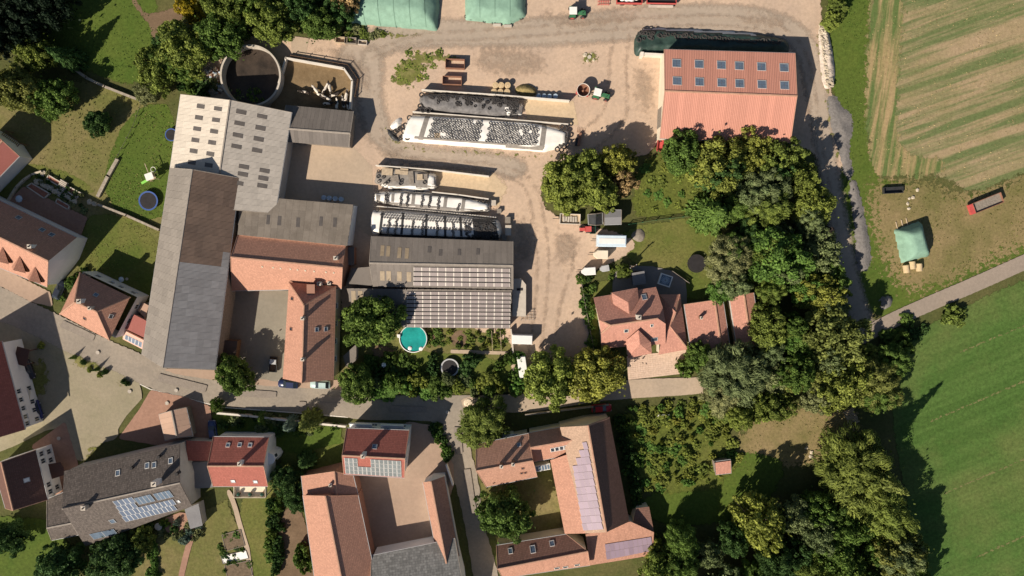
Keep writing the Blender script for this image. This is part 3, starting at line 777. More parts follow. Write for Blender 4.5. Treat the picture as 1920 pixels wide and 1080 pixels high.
# gardens' own paths and beds
patch('garden_path', strip_poly([(428, 918), (440, 945), (452, 990), (468, 1040), (478, 1180)], 9), 'mat_concrete', .2, .35, 1)
patch('garden_path', strip_poly([(362, 1000), (352, 1030), (338, 1090), (335, 1180)], 11), 'mat_brickpave', .2, .35, 1)
patch('patio', [(300, 975), (350, 955), (385, 985), (375, 1005), (320, 1005)], 'mat_brickpave', .3, .35, 1)
patch('garden_path', [(845, 655), (955, 659), (955, 665), (845, 662)], 'mat_concrete', .15, .35, 0)
# weeds at the edges of the yard
for pl_, m_ in (([(735, 130), (770, 96), (850, 100), (880, 110), (850, 120), (800, 118), (790, 160), (755, 172), (735, 160)], 'mat_weeds'),
                ([(716, 245), (722, 225), (728, 250), (760, 274), (850, 282), (1000, 288), (1050, 290), (1000, 300), (900, 292), (760, 284), (730, 268)], 'mat_weeds'),
                ([(1086, 100), (1105, 92), (1124, 100), (1124, 116), (1105, 124), (1088, 116)], 'mat_weeds'),
                ([(650, 55), (700, 62), (830, 62), (780, 72), (700, 76), (650, 72)], 'mat_weeds'),
                ([(1535, 60), (1548, 160), (1566, 260), (1590, 360), (1580, 360), (1556, 260), (1540, 160), (1528, 70)], 'mat_weeds'),
                ([(130, 670), (160, 662), (205, 690), (180, 702), (140, 690)], 'mat_weeds'), ([(222, 710), (240, 708), (244, 722), (226, 726)], 'mat_weeds'),
                ([(150, 860), (180, 832), (195, 830), (160, 874)], 'mat_weeds'), ([(30, 690), (90, 660), (100, 730), (60, 760)], 'mat_weeds')):
    patch('weed_verge', pl_, m_, 1.0, .4, 1)

for ln, wd in (([(700, 95), (790, 62), (900, 58), (1100, 44), (1300, 28), (1440, 36), (1505, 74), (1524, 150), (1540, 260), (1556, 360), (1574, 450)], 5), ([(690, 112), (780, 78), (900, 76), (1100, 60), (1300, 46), (1430, 54), (1488, 84), (1506, 150), (1522, 262), (1546, 362), (1564, 452)], 5),
               ([(720, 290), (820, 303), (920, 306), (1000, 330), (1020, 400), (1030, 500), (1020, 600), (1010, 680)], 6), ([(722, 308), (820, 314), (915, 318), (985, 345), (1000, 410), (1008, 500), (1000, 600), (990, 670)], 6),
               ([(1180, 60), (1170, 130), (1180, 220), (1120, 280), (1060, 300)], 6), ([(1150, 60), (1140, 130), (1140, 200), (1100, 240)], 6), ([(1060, 440), (1080, 480), (1050, 560), (1040, 640)], 6)):
    patch('wheel_rut', strip_poly(ln, wd), 'mat_rut', .7, .5, 2)
for pl_ in ([(560, 85), (660, 95), (700, 140), (690, 200), (640, 110)], [(900, 80), (1000, 90), (1040, 130), (960, 150), (880, 130)], [(1180, 120), (1230, 130), (1225, 220), (1190, 210)], [(1030, 430), (1090, 440), (1080, 500), (1040, 500)], [(960, 400), (1000, 420), (1010, 480), (970, 500)], [(1000, 10), (1060, 30), (1200, 20), (1180, 50), (1040, 60)], [(1380, 20), (1480, 30), (1470, 60), (1390, 50)], [(710, 230), (735, 280), (800, 300), (720, 300)]):
    patch('mud_stain', pl_, 'mat_stain', 1.8, .6, 2)
for pl_ in ([(120, 600), (180, 628), (176, 640), (114, 612)], [(300, 700), (390, 722), (386, 736), (296, 714)], [(440, 728), (520, 734), (518, 746), (440, 742)], [(600, 740), (650, 744), (648, 756), (598, 752)], [(560, 752), (575, 753), (574, 762), (560, 761)], [(730, 760), (800, 762), (800, 772), (730, 772)], [(868, 880), (882, 878), (894, 960), (884, 962)], [(850, 800), (864, 800), (868, 850), (856, 850)]):
    patch('road_repair', pl_, 'mat_patch', .2, .4, 0)
# ------------------------------------------------------------------ big farm buildings
g = gable('machinery_barn', 'big barn with salmon sheet-metal roof and twelve square rooflights', [(1245.7, 92.7), (1490.7, 100)], [(1246.7, 170.5), (1494.3, 180)], [(1237.5, 259.5), (1481.7, 267.5)], 5.1, 7.5, 5.0, 'sheet_red', 'plaster_cream', cat='barn', na=(19, 1), nb=(19, 1), cap='ridge_tile', over=.25)
BARN = g
ax = (g['d'], g['perp'])
for row, dy in ((0, 0), (1, 33.2)):
    for X in (506, 632, 757, 858, 983, 1110):
        skylight(g['root'], 1100 + X / 3 + row * .8, (356 + (X - 506) * .041) / 3 + dy, (g['pa'][0] + g['pa'][1] * .03, g['pa'][1]), 1.75, 1.75, 'glass_sky', 'zinc', 2)
door(g['root'], g['fp'][5], g['fp'][4], .5, 4.0, 3.9, 'wood_grey')
g2 = Geo(); pw = at(1206, 105); 
cw = empty('retaining_wall', at(1222, 106), 'short pale concrete wall beside the salmon barn and the dark clamp', 'wall')
cw.location.z = 0
Geo().box((0, 0, .9), (4.6, .5, 1.8), R(-3)).box((-2.3, 0, 1.0), (.6, .9, 2.0), R(-3)).part('wall', 'concrete_light', cw)

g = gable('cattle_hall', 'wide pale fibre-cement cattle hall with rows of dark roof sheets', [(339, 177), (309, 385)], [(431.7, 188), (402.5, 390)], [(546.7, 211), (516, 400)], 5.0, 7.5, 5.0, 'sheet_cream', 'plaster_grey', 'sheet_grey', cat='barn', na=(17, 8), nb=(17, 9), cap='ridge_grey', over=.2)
HALL = g; ax = (g['d'], g['perp'])
for x, y in [(230, 598), (327, 612), (220, 662), (316, 675), (210, 725), (305, 739), (200, 788), (294, 802), (190, 850), (284, 866), (180, 914), (275, 929)]:
    sheet_light(g['root'], 300 + x / 3, y / 3, g['pa'], .82, 1.75, 'fibreglass', ax)
for x, y in [(457, 630), (574, 655), (447, 694), (565, 720), (438, 761), (555, 782), (430, 824), (546, 846), (472, 938), (588, 960), (466, 980), (581, 1003), (440, 1030), (575, 1045)]:
    sheet_light(g['root'], 300 + x / 3, y / 3, g['pb'], .82, 1.9, 'fibreglass', ax)
# lower end of the hall's east slope beside the brown barn roof
g = gable('long_cattle_barn', 'long grey and brown sheet-roofed barn running down to the road', [(319, 315), (266, 664)], [(360.5, 318), (305, 689)], [(449, 334), (403, 693)], 6.0, 10.0, 6.3, 'sheet_west', 'wood_grey', 'sheet_blue', cat='barn', cap='ridge_grey', over=.25)
LONG = g
for ch in [c for c in g['root'].children if c.name.startswith('roof')]: pass
pw_ = panels(g['root'], g['qa'], 26, 4, 'sheet_west', lift=.01)
pe_ = panels(g['root'], g['qb'], 26, 7, 'sheet_blue', lift=.01, altmat=lambda i, j: 'sheet_brown' if i < 12 and not (i > 9 and j == 0) else 'sheet_blue')
q = [(450, 366, 4.75), (663, 384, 4.75), (651, 461, 6.2), (446, 440, 6.2)]
ds_ = polyroof('dairy_shed', 'shallow mossy grey sheet roof between the cattle hall and red tiled barn', [(q, 'wood_grey')], q, 'sheet_moss', 'plaster_white', cat='barn', over=.15)
panels(ds_['root'], [on_plane(p[0], p[1], ds_['pl'][0]) for p in q], 17, 4, 'sheet_moss', lift=.01)
for x, y in ((503, 412), (524, 414), (559, 417), (602, 415), (628, 417)): sheet_light(ds_['root'], x, y, ds_['pl'][0], .7, 1.9, 'fibreglass', (Vector((1, -.08, 0)), Vector((0, 1, 0))))
g = gable('tiled_barn', 'red tiled barn with chimney joining the long grey barn', [(446, 440), (648, 458)], [(433, 482), (642, 502)], [(435, 545), (640, 541)], 5.4, 8.6, 4.6, 'tile_orange', 'brick', cat='barn', over=.2)
TB = g
chimney(g['root'], 629, 484, g['pa'], .7, 1.5, 'concrete')
for x in range(9): sheet_light(g['root'], 492 + x * 16.5 + rng.uniform(-4, 4), 500 + x * 1.4, g['pb'], .3, .4, 'rock', (g['d'], g['perp']), 'glass_tile')
# farmhouse
EA, RG = 5.4, 9.6
fh = polyroof('farmhouse', 'long narrow red tiled farmhouse with half-mossy west slope beside the courtyard',
   [[(541.7, 529, EA), (570, 572, RG), (566, 718, RG), (530, 710, EA)], [(541.7, 529, EA), (630, 537, EA), (570, 572, RG)], [(630, 537, EA), (626, 712, EA), (566, 718, RG), (570, 572, RG)]],
   [(541.7, 529, EA), (630, 537, EA), (626, 712, EA), (566, 717, RG), (530, 710, EA)], 'tile_orange', 'plaster_cream',
   caps=[((570, 572, RG), (566, 718, RG)), ((541.7, 529, EA), (570, 572, RG)), ((630, 537, EA), (570, 572, RG))])
chimney(fh['root'], 598, 532, fh['pl'][1], .7, 1.6, 'plaster_white'); chimney(fh['root'], 617, 531, fh['pl'][1], .6, 1.2, 'plaster_white')
chimney(fh['root'], 567, 597, fh['pl'][2], .6, 1.0, 'concrete'); chimney(fh['root'], 567, 674, fh['pl'][2], .6, 1.0, 'concrete')
for x, y in ((548, 560), (546, 617)): skylight(fh['root'], x, y, fh['pl'][0], .7, .9, 'glass', 'rust')
for x, y in ((594, 618), (611, 617)): skylight(fh['root'], x, y, fh['pl'][2], .9, .8, 'glass_sky', 'zinc')
for t in (.2, .4, .6, .8): window(fh['root'], fh['fp'][4], fh['fp'][0], t, 1.6); window(fh['root'], fh['fp'][1], fh['fp'][2], t, 3.9)
dm = Geo().box((0, 0, .4), (1.2, 1.4, 1.6)).box((0, 0, 1.25), (1.6, 1.8, .12)).part('dormer', 'tile_orange', fh['root']); dm.location = on_plane(586, 541, fh['pl'][1]) - fh['root'].location

# long shed with solar roof
g = gable('solar_shed', 'long grey sheet-roofed shed with solar rows beside the white silage clamps', [(696.7, 443), (961.7, 453)], [(692.7, 493), (961.7, 498)], [(700, 537), (961.7, 542)], 4.2, 5.7, 4.4, 'sheet_shed', 'wood_grey', cat='shed', na=(24, 2), nb=(24, 2), cap='ridge_grey', over=.2, gutters=False)
SS = g; ax = (g['perp'], g['d'])
slab('panel_backing', [on_plane(x, y, g['pb']) for x, y in ((776, 500.5), (956, 503), (956.5, 538), (775.5, 535.5))], .04, 'mat_black', g['root'], .13)  # black sheet added so the gaps between panel rows look shadowed
solar(g['root'], g['pb'], [(776, 499.5), (956, 502), (956.5, 538.5), (775.5, 536)], 12, 4, 'solar_shed', frame='concrete_light', gapv=.26, gap=.0, lift=.2)
for x, y in ((717, 470), (728, 471), (749, 474), (763, 475)): sheet_light(g['root'], x, y, g['pa'], 2.2, .75, 'fibreglass_tan', (g['perp'], g['d']))
for x, y in ((805, 468), (826, 474), (861, 473), (896, 472)): sheet_light(g['root'], x, y, g['pa'], 1.3, .7, 'fibreglass', (g['perp'], g['d']))
for x, y in ((717, 517), (729, 517), (749, 518), (767, 519)): sheet_light(g['root'], x, y, g['pb'], 2.0, .9, 'fibreglass_tan', (g['perp'], g['d']))
q = [(650, 541, 3.9), (960, 544, 3.9), (956, 616, 2.8), (672, 612, 2.8)]
lr = polyroof('lean_to_shed', 'low lean-to shed roof filled with nine rows of solar panels', [(q, 'wood_grey')], q, 'sheet_shed', 'wood_grey', cat='shed', over=.2)
qq = [at(*p) for p in (q[3], q[2], q[1], q[0])]
panels(lr['root'], qq, 28, 3, 'sheet_shed', lift=.005)
slab('panel_backing', [on_plane(x, y, lr['pl'][0]) for x, y in ((763.5, 546.5), (957, 548), (955.5, 614), (763.5, 613))], .04, 'mat_black', lr['root'], .13)  # another added black sheet, painting shade into the row gaps
solar(lr['root'], lr['pl'][0], [(763, 545.5), (957.5, 547), (956, 615), (763, 614)], 13, 9, 'solar_shed', frame='concrete_light', gapv=.24, gap=.0, lift=.2)
for x in (663, 676, 689): sheet_light(lr['root'], x, 556, lr['pl'][0], 2.4, .9, 'fibreglass_tan', (Vector((0, 1, 0)), Vector((1, 0, 0))))
q = [(660, 503, 3.0), (696, 500, 3.4), (703, 536, 3.4), (652, 532, 3.0)]
polyroof('annex_shed', 'small dark sheet-roofed annex against the solar shed gable', [q], q, 'sheet_slate', 'wood_grey', cat='shed', over=.15)
q = [(644, 463, 2.6), (664, 463, 2.6), (664, 497, 2.6), (642, 497, 2.6)]
polyroof('annex_shed', 'little grey flat-roofed annex behind the tiled barn gable', [q], q, 'sheet_slate', 'brick', cat='shed', over=.1)
# side tank/bunker by the shed
sb = empty('feed_bunker', at(968, 565), 'pale grey concrete bunker box against the solar shed gable', 'bunker')
Geo().prism([(-1.6, -3.0), (1.2, -3.0), (1.2, 3.6), (.2, 4.8), (-1.6, 4.8)], 0, 1.6).part('base', 'concrete', sb)
Geo().box((-.1, 2.6, 1.66), (1.2, .5, .1)).part('hatch', 'mat_black', sb)
for o in sb.children: o.location.x += .8

g = gable('young_stock_barn', 'small dark grey sheet-roofed barn beside the cattle pen', [(536.7, 197), (662.7, 209)], [(526, 240), (656.7, 250)], [(537, 265), (654, 275.5)], 3.7, 4.9, 3.9, 'sheet_slate', 'wood_grey', cat='barn', na=(18, 2), nb=(18, 1), cap='ridge_grey', over=.2, gutters=False)

def kerb(pts, label_mat='concrete'):
    P = [at(x, y) for x, y in pts]
    root = empty('kerb', P[0]); tag(root, kind='structure')
    for a_, b_ in zip(P, P[1:]):
        d_ = b_ - a_; n_ = max(1, int(d_.length / 1.0))
        for i_ in range(n_):
            m_ = a_.lerp(b_, (i_ + .5) / n_)
            o_ = link('kerb_stone', unit_box(label_mat), root); o_.matrix_local = Matrix.Translation((m_.x - P[0].x, m_.y - P[0].y, 0)) @ Matrix.Rotation(math.atan2(d_.y, d_.x), 4, 'Z') @ Matrix.Diagonal((d_.length / n_ - .03, .22, .13, 1))
kerb([(90, 642), (133, 665), (200, 689), (283, 730), (350, 746), (413, 763)], 'concrete_light'); kerb([(413, 763), (547, 773), (653, 782)], 'concrete_light'); kerb([(330, 699), (405, 711), (500, 721), (637, 729)], 'concrete')
# ------------------------------------------------------------------ village houses
g = gable('house', 'white-walled house with black-shaded north roof and dormers above the terrace garden', [(-105, 326), (143, 445)], [(-128, 383), (90, 489)], [(-115, 455), (88, 538)], 4.6, 10.6, 4.6, 'tile_orange', 'plaster_white', over=.3)
HA = g
for x, y in ((35, 408), (79, 431), (97, 440)): skylight(g['root'], x, y, g['pa'], 1.0, .9, 'glass_sky', 'zinc')
chimney(g['root'], 55, 462, g['pa'], .7, 1.2, 'plaster_white')
for t in (.3, .55): window(g['root'], g['fp'][1], g['fp'][3], t, 3.6)
for x, y in ((37, 480), (66, 500), (5, 463)):
    # gabled dormers on the sunny side
    top = on_plane(x, y, g['pb']); d = g['d']; pp = g['perp']
    f0 = top + pp * 3.1; z = top.z
    L_, R_ = f0 - d * 1.5, f0 + d * 1.5
    fz = on_plane(x, y, g['pb']).z - 3.1 * .88
    q1 = [top, Vector((f0.x, f0.y, z)), Vector((L_.x, L_.y, fz + 1.1))]; q2 = [top, Vector((f0.x, f0.y, z)), Vector((R_.x, R_.y, fz + 1.1))]
    dr = Geo(); V = [top, Vector((f0.x, f0.y, z)), Vector((L_.x, L_.y, fz + .9)), Vector((R_.x, R_.y, fz + .9)), Vector((L_.x, L_.y, fz - .2)), Vector((R_.x, R_.y, fz - .2))]
    o_ = slab('dormer_roof', q1, .1, 'tile_orange', g['root'], .05); slab('dormer_roof', q2, .1, 'tile_orange', g['root'], .05)
    world_part('dormer', [v - pp * .25 for v in V], [(1, 2, 4, 5, 3), (0, 4, 2), (0, 3, 5)], 'wood_brown', g['root'])
gable('house', 'house with red roof and shaded grey-blue wall beside the slatted pergola', [(-26, 238), (-122, 336)], [(4, 264), (-92, 362)], [(36, 293), (-60, 392)], 4.2, 6.4, 4.2, 'sheet_maroon', 'plaster_white', over=.1)
# hipped corner house
E_, H_ = 5.0, 9.0
hip = polyroof('house', 'hipped pale-orange tiled house with white walls beside the pink conservatory',
   [[(150, 511, E_), (244, 557, E_), (181, 584, H_), (140, 566.5, H_)], [(150, 511, E_), (140, 566.5, H_), (112, 589, E_)], [(112, 589, E_), (140, 566.5, H_), (181, 584, H_), (205, 638, E_)], [(244, 557, E_), (205, 638, E_), (181, 584, H_)]],
   [(154, 509, E_), (257, 557, E_), (216, 634, E_), (112, 589, E_)], 'tile_orange', 'plaster_white', over=.05,
   caps=[((140, 566.5, H_), (181, 584, H_)), ((181, 584, H_), (244, 557, E_)), ((181, 584, H_), (205, 638, E_)), ((140, 566.5, H_), (112, 589, E_)), ((140, 566.5, H_), (150, 511, E_))])
skylight(hip['root'], 180, 553, hip['pl'][0], .9, .8, 'glass_sky'); skylight(hip['root'], 159, 597, hip['pl'][2], .7, .8, 'glass', 'rust'); skylight(hip['root'], 208, 593, hip['pl'][3], .9, .8, 'glass', 'zinc')
chimney(hip['root'], 148, 565, hip['pl'][0], .8, 1.3, 'plaster_white'); chimney(hip['root'], 168, 578, hip['pl'][0], .6, 1.0, 'concrete')
for t in (.2, .45, .62, .85): window(hip['root'], hip['fp'][0], hip['fp'][1], t, 3.2)
for t in (.25, .6): window(hip['root'], hip['fp'][1], hip['fp'][2], t, 3.0)
# pink conservatory
cons = polyroof('conservatory', 'pink garage annex with maroon roof and five-pane glass front', [[(252, 590, 3.4), (275, 602, 3.4), (272, 634, 2.9), (234, 616, 2.9)]], [(252, 590, 3.3), (275, 602, 3.3), (272, 634, 2.8), (234, 616, 2.8)], 'sheet_maroon', 'plaster_pink', cat='annex', over=.1)
fq = [at(232, 619, 2.5), at(270, 638, 2.5), at(267, 655, 1.2), at(230, 636, 1.2)]
slab('front', fq, .3, 'plaster_pink', cons['root'])
pl_ = plane_of(fq); solar(cons['root'], pl_, [(235, 627), (266.5, 642), (266, 652), (234, 635.5)], 5, 1, 'solar_blue', frame='window_frame', name='glass_pane', lift=.03)
q = [(258, 582, 2.4), (268, 567, 2.4), (279, 573, 2.4), (272, 597, 2.4)]
polyroof('terrace_roof', 'small ribbed pale terrace roof behind the pink annex', [q], q, 'sheet_pink', 'wood_grey', cat='roof', over=.1)
# big white house on the left
g = gable('house', 'large dark-roofed house whose white wall carries two rows of windows', [(3, 640), (47, 805)], [(-85, 661), (-40, 831)], [(-108, 669), (-64, 834)], 6.3, 12.0, 6.3, 'tile_red', 'plaster_white', over=.25)
w0, w1 = g['fp'][0], g['fp'][1]
for t in (.58, .68, .78, .88, .96): window(g['root'], w0, w1, t, 5.0, 1.0, 1.2)
for t in (.58, .74, .84, .95): window(g['root'], w0, w1, t, 1.9, 1.0, 1.4)
o = Geo().box((0, 0, 3.0), (2.6, 3.6, .16)).box((1.1, -1.5, 1.5), (.14, .14, 3.0)).box((1.1, 1.5, 1.5), (.14, .14, 3.0)).part('porch_roof', 'tile_dark', g['root']); o.location = Vector((*(w0.lerp(w1, .2) + Vector((1.0, .2, 0)))[:2], 0)) - g['root'].location; o.rotation_euler.z = R(-15)  # porch tiles coloured dark to stand for the shade at this wall
# small house below it
g = gable('house', 'black-roofed house with white wall and canopy beside the red-paved yard', [(67, 844), (89, 937)], [(2, 867), (24, 957)], [(-14, 869), (10, 953)], 5.5, 9.5, 5.5, 'tile_dark', 'plaster_white', over=.2)
for t in (.1, .25, .75, .9): window(g['root'], g['fp'][0], g['fp'][1], t, 3.9); 
for t in (.12, .3, .88): window(g['root'], g['fp'][0], g['fp'][1], t, 1.6)
skylight(g['root'], 50, 900, g['pa'], .9, 1.1, 'white_paint', 'zinc')
o = Geo().prism([(0, -1.6), (2.6, -1.4), (3.0, 0), (2.6, 1.4), (0, 1.6)], 2.4, 2.6).part('canopy', 'tile_dark', g['root']); o.location = Vector((*g['fp'][0].lerp(g['fp'][1], .52)[:2], 0)) - g['root'].location; o.rotation_euler.z = R(14)
# slate house with solar
DN, DR, DS = 6.0, 10.0, 5.0
sl = polyroof('house', 'dark slate-tiled house with blue solar array on its sunny slope',
   [[(120, 883, DN), (337, 832, DN), (337, 905.5, DR), (117, 954, DR)], [(117, 954, DR), (337, 905.5, DR), (360, 949, DS), (160, 1024, 3.7)]],
   [(120, 883, DN), (337, 832, DN), (337, 905.5, DR), (360, 949, DS), (160, 1024, 3.7), (117, 954, DR)], 'slate_brown', 'plaster_grey', caps=[((117, 954, DR), (337, 905.5, DR))], cap='ridge_grey', over=.3, wall_low=.3)
P0, P1 = sl['pl']
for x, y in ((221, 887), (276, 873), (289, 872), (320, 864)): skylight(sl['root'], x, y, P0, .9, 1.2, 'glass_sky', 'white_paint')
for x, y in ((246, 878), (297, 857), (331, 889)): chimney(sl['root'], x, y, P0, .45, .5, 'mat_black', 'roof_vent', False)
chimney(sl['root'], 156, 953, P1, .8, 1.3, 'concrete'); chimney(sl['root'], 288, 908, P1, .9, 1.4, 'plaster_white')
solar(sl['root'], P1, [(212, 939), (323.5, 914), (330, 955), (235, 978)], 12, 4, 'solar_blue', skip={(i, j) for i in range(4, 12) for j in (2, 3)}, frame='window_frame')
solar(sl['root'], P1, [(253.5, 933), (285, 925.5), (288.5, 939), (258.5, 946)], 4, 1, 'glass_sky', frame='zinc', name='thermal_collector'); solar(sl['root'], P1, [(289.5, 925), (319.5, 918), (324, 931), (293.5, 938)], 4, 1, 'glass_sky', frame='zinc', name='thermal_collector')
solar(sl['root'], P1, [(169.5, 1000.5), (216, 990.5), (218.5, 1000.5), (174, 1011)], 2, 1, 'glass_sky', frame='zinc', name='thermal_collector')
skylight(sl['root'], 211, 977, P1, 1.1, 1.2, 'glass_sky')
skylight(sl['root'], 335, 940, P1, .6, .9, 'white_paint')
for t in (.35, .7): window(sl['root'], sl['fp'][1], sl['fp'][3], t, 3.3)
gable('house_wing', 'low slate-roofed wing on the end of the solar slate house', [(88, 936), (140, 915)], [(88, 990), (134, 981)], [(97, 1013), (147, 1003)], 3.4, 6.0, 3.4, 'slate_brown', 'plaster_grey', cat='house wing', cap='ridge_grey', over=.2)
g = gable('carport', 'small shed with cream and pink ribbed roof on the red paving', [(298, 777), (310, 826)], [(322, 770), (332, 820)], [(349, 764), (361, 818)], 2.6, 3.7, 2.6, 'sheet_pink', 'wood_grey', 'sheet_pink', cat='shed', cap='ridge_grey', over=.15, na=(5, 1), nb=(5, 1))
q = [(232, 853, 2.4), (280, 828, 2.4), (283, 842, 2.2), (236, 868, 2.2)]
# red house with balcony
g = gable('house', 'red tiled house with cream balcony and white bay window', [(400, 819), (504, 820)], [(389, 874), (494, 874)], [(400, 912), (502, 912)], 5.6, 9.0, 5.6, 'tile_red', 'plaster_white', over=.35)
HE = g
for x, y in ((427.5, 834.5), (449.5, 834), (469, 834.5)): skylight(g['root'], x, y, g['pa'], .8, .9, 'glass_sky', 'white_paint')
for x, y in ((437, 902), (479, 903)): skylight(g['root'], x, y, g['pb'], .9, .9, 'white_paint', 'zinc')
chimney(g['root'], 449, 870, g['pa'], .7, 1.5, 'plaster_white')
o = Geo().box((0, 0, 2.75), (6.6, 2.4, .2)).box((0, -1.15, 3.3), (6.6, .08, 1.0)).box((3.25, 0, 3.3), (.08, 2.4, 1.0)).box((-3.25, 0, 3.3), (.08, 2.4, 1.0)).box((-3.1, -1, 1.35), (.2, .2, 2.7)).box((3.1, -1, 1.35), (.2, .2, 2.7)).part('balcony', 'plaster_cream', g['root'])
o.location = at(471, 920, 2.8) - g['root'].location; o.location.z = 0
for k, dx in enumerate((-2.4, 0, 2.5)):
    p_ = Geo().lathe([(0, 0), (.25, 0), (.33, .4), (0, .38)], 10).part('plant_pot', 'brick', o); p_.location = (dx, -.5, 2.86)
    q_ = Geo().lathe([(0, .35), (.42, .6), (.3, 1.0), (0, 1.15)], 9).part('potted_plant', 'bin_green', o); q_.location = (dx, -.5, 2.86)
o = Geo().prism([(0, -1.3), (1.2, -.9), (1.6, 0), (1.2, .9), (0, 1.3)], 0, 5.1).part('bay_window', 'plaster_white', g['root']); p_ = g['fp'][1].lerp(g['fp'][3], .45); o.location = Vector((p_.x, p_.y, 0)) - g['root'].location
for k, (a_, b_) in enumerate((((.1, -1.27), (1.18, -.92)), ((1.24, -.84), (1.58, -.08)), ((1.58, .08), (1.24, .84)))):
    ax_, ay_, bx_, by_ = *a_, *b_; m_ = Geo().box(((ax_ + bx_) / 2, (ay_ + by_) / 2, 4.0), (math.hypot(bx_ - ax_, by_ - ay_) * .75, .12, 1.3), math.atan2(by_ - ay_, bx_ - ax_)).part('pane', 'glass', o)
q = [(349, 826, 3.2), (399, 828, 3.2), (395, 864, 3.8), (350, 864, 3.8)]
polyroof('garage', 'dark red tiled garage roof between the slate house and red house', [q], q, 'tile_red', 'plaster_grey', cat='garage', over=.15)
q = [(352, 866, 2.7), (397, 866, 2.7), (399, 914, 2.6), (366, 916, 2.6)]
polyroof('flat_annex', 'flat bluish-grey annex roof behind the dark red garage', [q], q, 'sheet_blue', 'plaster_grey', cat='annex', over=.1)
q = [(346, 955, 2.6), (372, 944, 2.6), (380, 985, 2.5), (357, 992, 2.5)]
polyroof('flat_annex', 'small flat grey annex roof on the end of the slate house', [q], q, 'sheet_blue', 'plaster_grey', cat='annex', over=.1)
# solar red house
g = gable('house', 'tall red tiled house with solar panels around its chimney by the junction', [(650, 803), (767, 807)], [(641.7, 854), (759, 860)], [(645, 889), (758, 896)], 6.3, 9.8, 6.3, 'tile_red', 'plaster_white', over=.3)
HF = g
solar(g['root'], g['pb'], [(645.5, 857.5), (752, 863.5), (753, 894), (648, 887)], 13, 4, 'solar_grey', skip={(i, 3) for i in (3, 4, 5)} | {(i, 2) for i in (3, 4, 5)}, frame='window_frame', gap=.05)
chimney(g['root'], 680, 856, g['pb'], .7, 1.4, 'plaster_white')
skylight(g['root'], 702.5, 837.5, g['pa'], 1.0, 1.0, 'glass_sky')
for t in (.12, .37, .62, .87):
    for z in (4.9, 2.0): window(g['root'], g['fp'][0], g['fp'][1], t, z, 1.3, 1.4)
for t in (.3, .7): window(g['root'], g['fp'][1], g['fp'][3], t, 4.6)
for t in (.18, .72): 
    o = Geo().box((0, 0, 4.4), (4.6, .9, .2)).box((0, .4, 4.9), (4.6, .08, .9)).part('balcony', 'plaster_white', g['root']); p_ = g['fp'][0].lerp(g['fp'][1], t) + Vector((0, .5, 0)); o.location = Vector((p_.x, p_.y, 0)) - g['root'].location; o.rotation_euler.z = R(-2)
# long barn going off the bottom edge
g = gable('tiled_farm_barn', 'long red tiled barn with mottled east slope along the tan courtyard', [(568, 929), (609, 1220)], [(610, 930), (667, 1220)], [(671, 929), (733, 1220)], 4.5, 9.0, 5.0, 'tile_orange', 'brick', cat='barn', over=.25)
g = gable('barn_extension', 'lower tiled extension at the end of the long barn shaded by its gable', [(565, 893), (569, 930)], [(627, 884), (631, 931)], [(662, 892), (671, 929)], 4.5, 7.2, 5.0, 'tile_orange', 'brick', cat='barn', over=.2)
o = chimney(g['root'], 619, 910, g['pa'], .5, .8, 'plaster_white')
g = gable('narrow_barn', 'narrow tiled barn wedged between the tan courtyard and the side street', [(793, 905), (815, 1018)], [(808, 903), (837, 1056)], [(833, 894), (861, 1042)], 3.6, 6.2, 3.8, 'tile_old', 'plaster_white', cat='barn', over=.15)
g = gable('slate_barn', 'barn with pale grey slate roof closing the tan courtyard', [(697, 1042), (853, 1010)], [(694, 1120), (868, 1096)], [(700, 1190), (880, 1165)], 4.4, 8.0, 4.4, 'slate_grey', 'plaster_white', cat='barn', cap='ridge_grey', over=.2)
# courtyard complex
g = gable('house', 'old tiled house with dark mossy north slope on the street corner', [(893, 833), (991, 813)], [(893, 883), (999, 864)], [(912, 913), (1007, 894)], 5.0, 8.6, 5.0, 'tile_old', 'plaster_cream', over=.3)
chimney(g['root'], 940, 875, g['pb'], .6, 1.1, 'brick'); chimney(g['root'], 962, 871, g['pb'], .6, 1.1, 'brick'); skylight(g['root'], 973, 834, g['pa'], .8, .8, 'glass_sky')
for x, y in ((978, 887), (985, 886), (980, 878)): skylight(g['root'], x, y, g['pb'], .6, .6, 'glass', 'rust')
for t in (.25, .5, .75): window(g['root'], g['fp'][0], g['fp'][1], t, 3.4)
bx_ = empty('flat_porch', at(954, 815), 'small white flat-roofed porch on the old corner house', 'porch'); Geo().box((0, 0, 1.4), (2.0, 1.6, 2.8)).box((0, 0, 2.86), (2.3, 1.9, .12)).part('porch', 'plaster_white', bx_)
g = gable('house_wing', 'tiled link wing with four rooflights in a row', [(991, 812), (1058, 800)], [(995, 839), (1098, 821)], [(1000, 866), (1062, 854)], 4.6, 7.6, 4.8, 'tile_orange', 'plaster_cream', cat='house wing', over=.2)
for k in range(4): skylight(g['root'], 1036 + k * 8.4, 843 - k * 1.6, g['pb'], .85, 1.25, 'glass', 'white_paint')
W_, RJ, EJ = 4.6, 10.0, 5.6
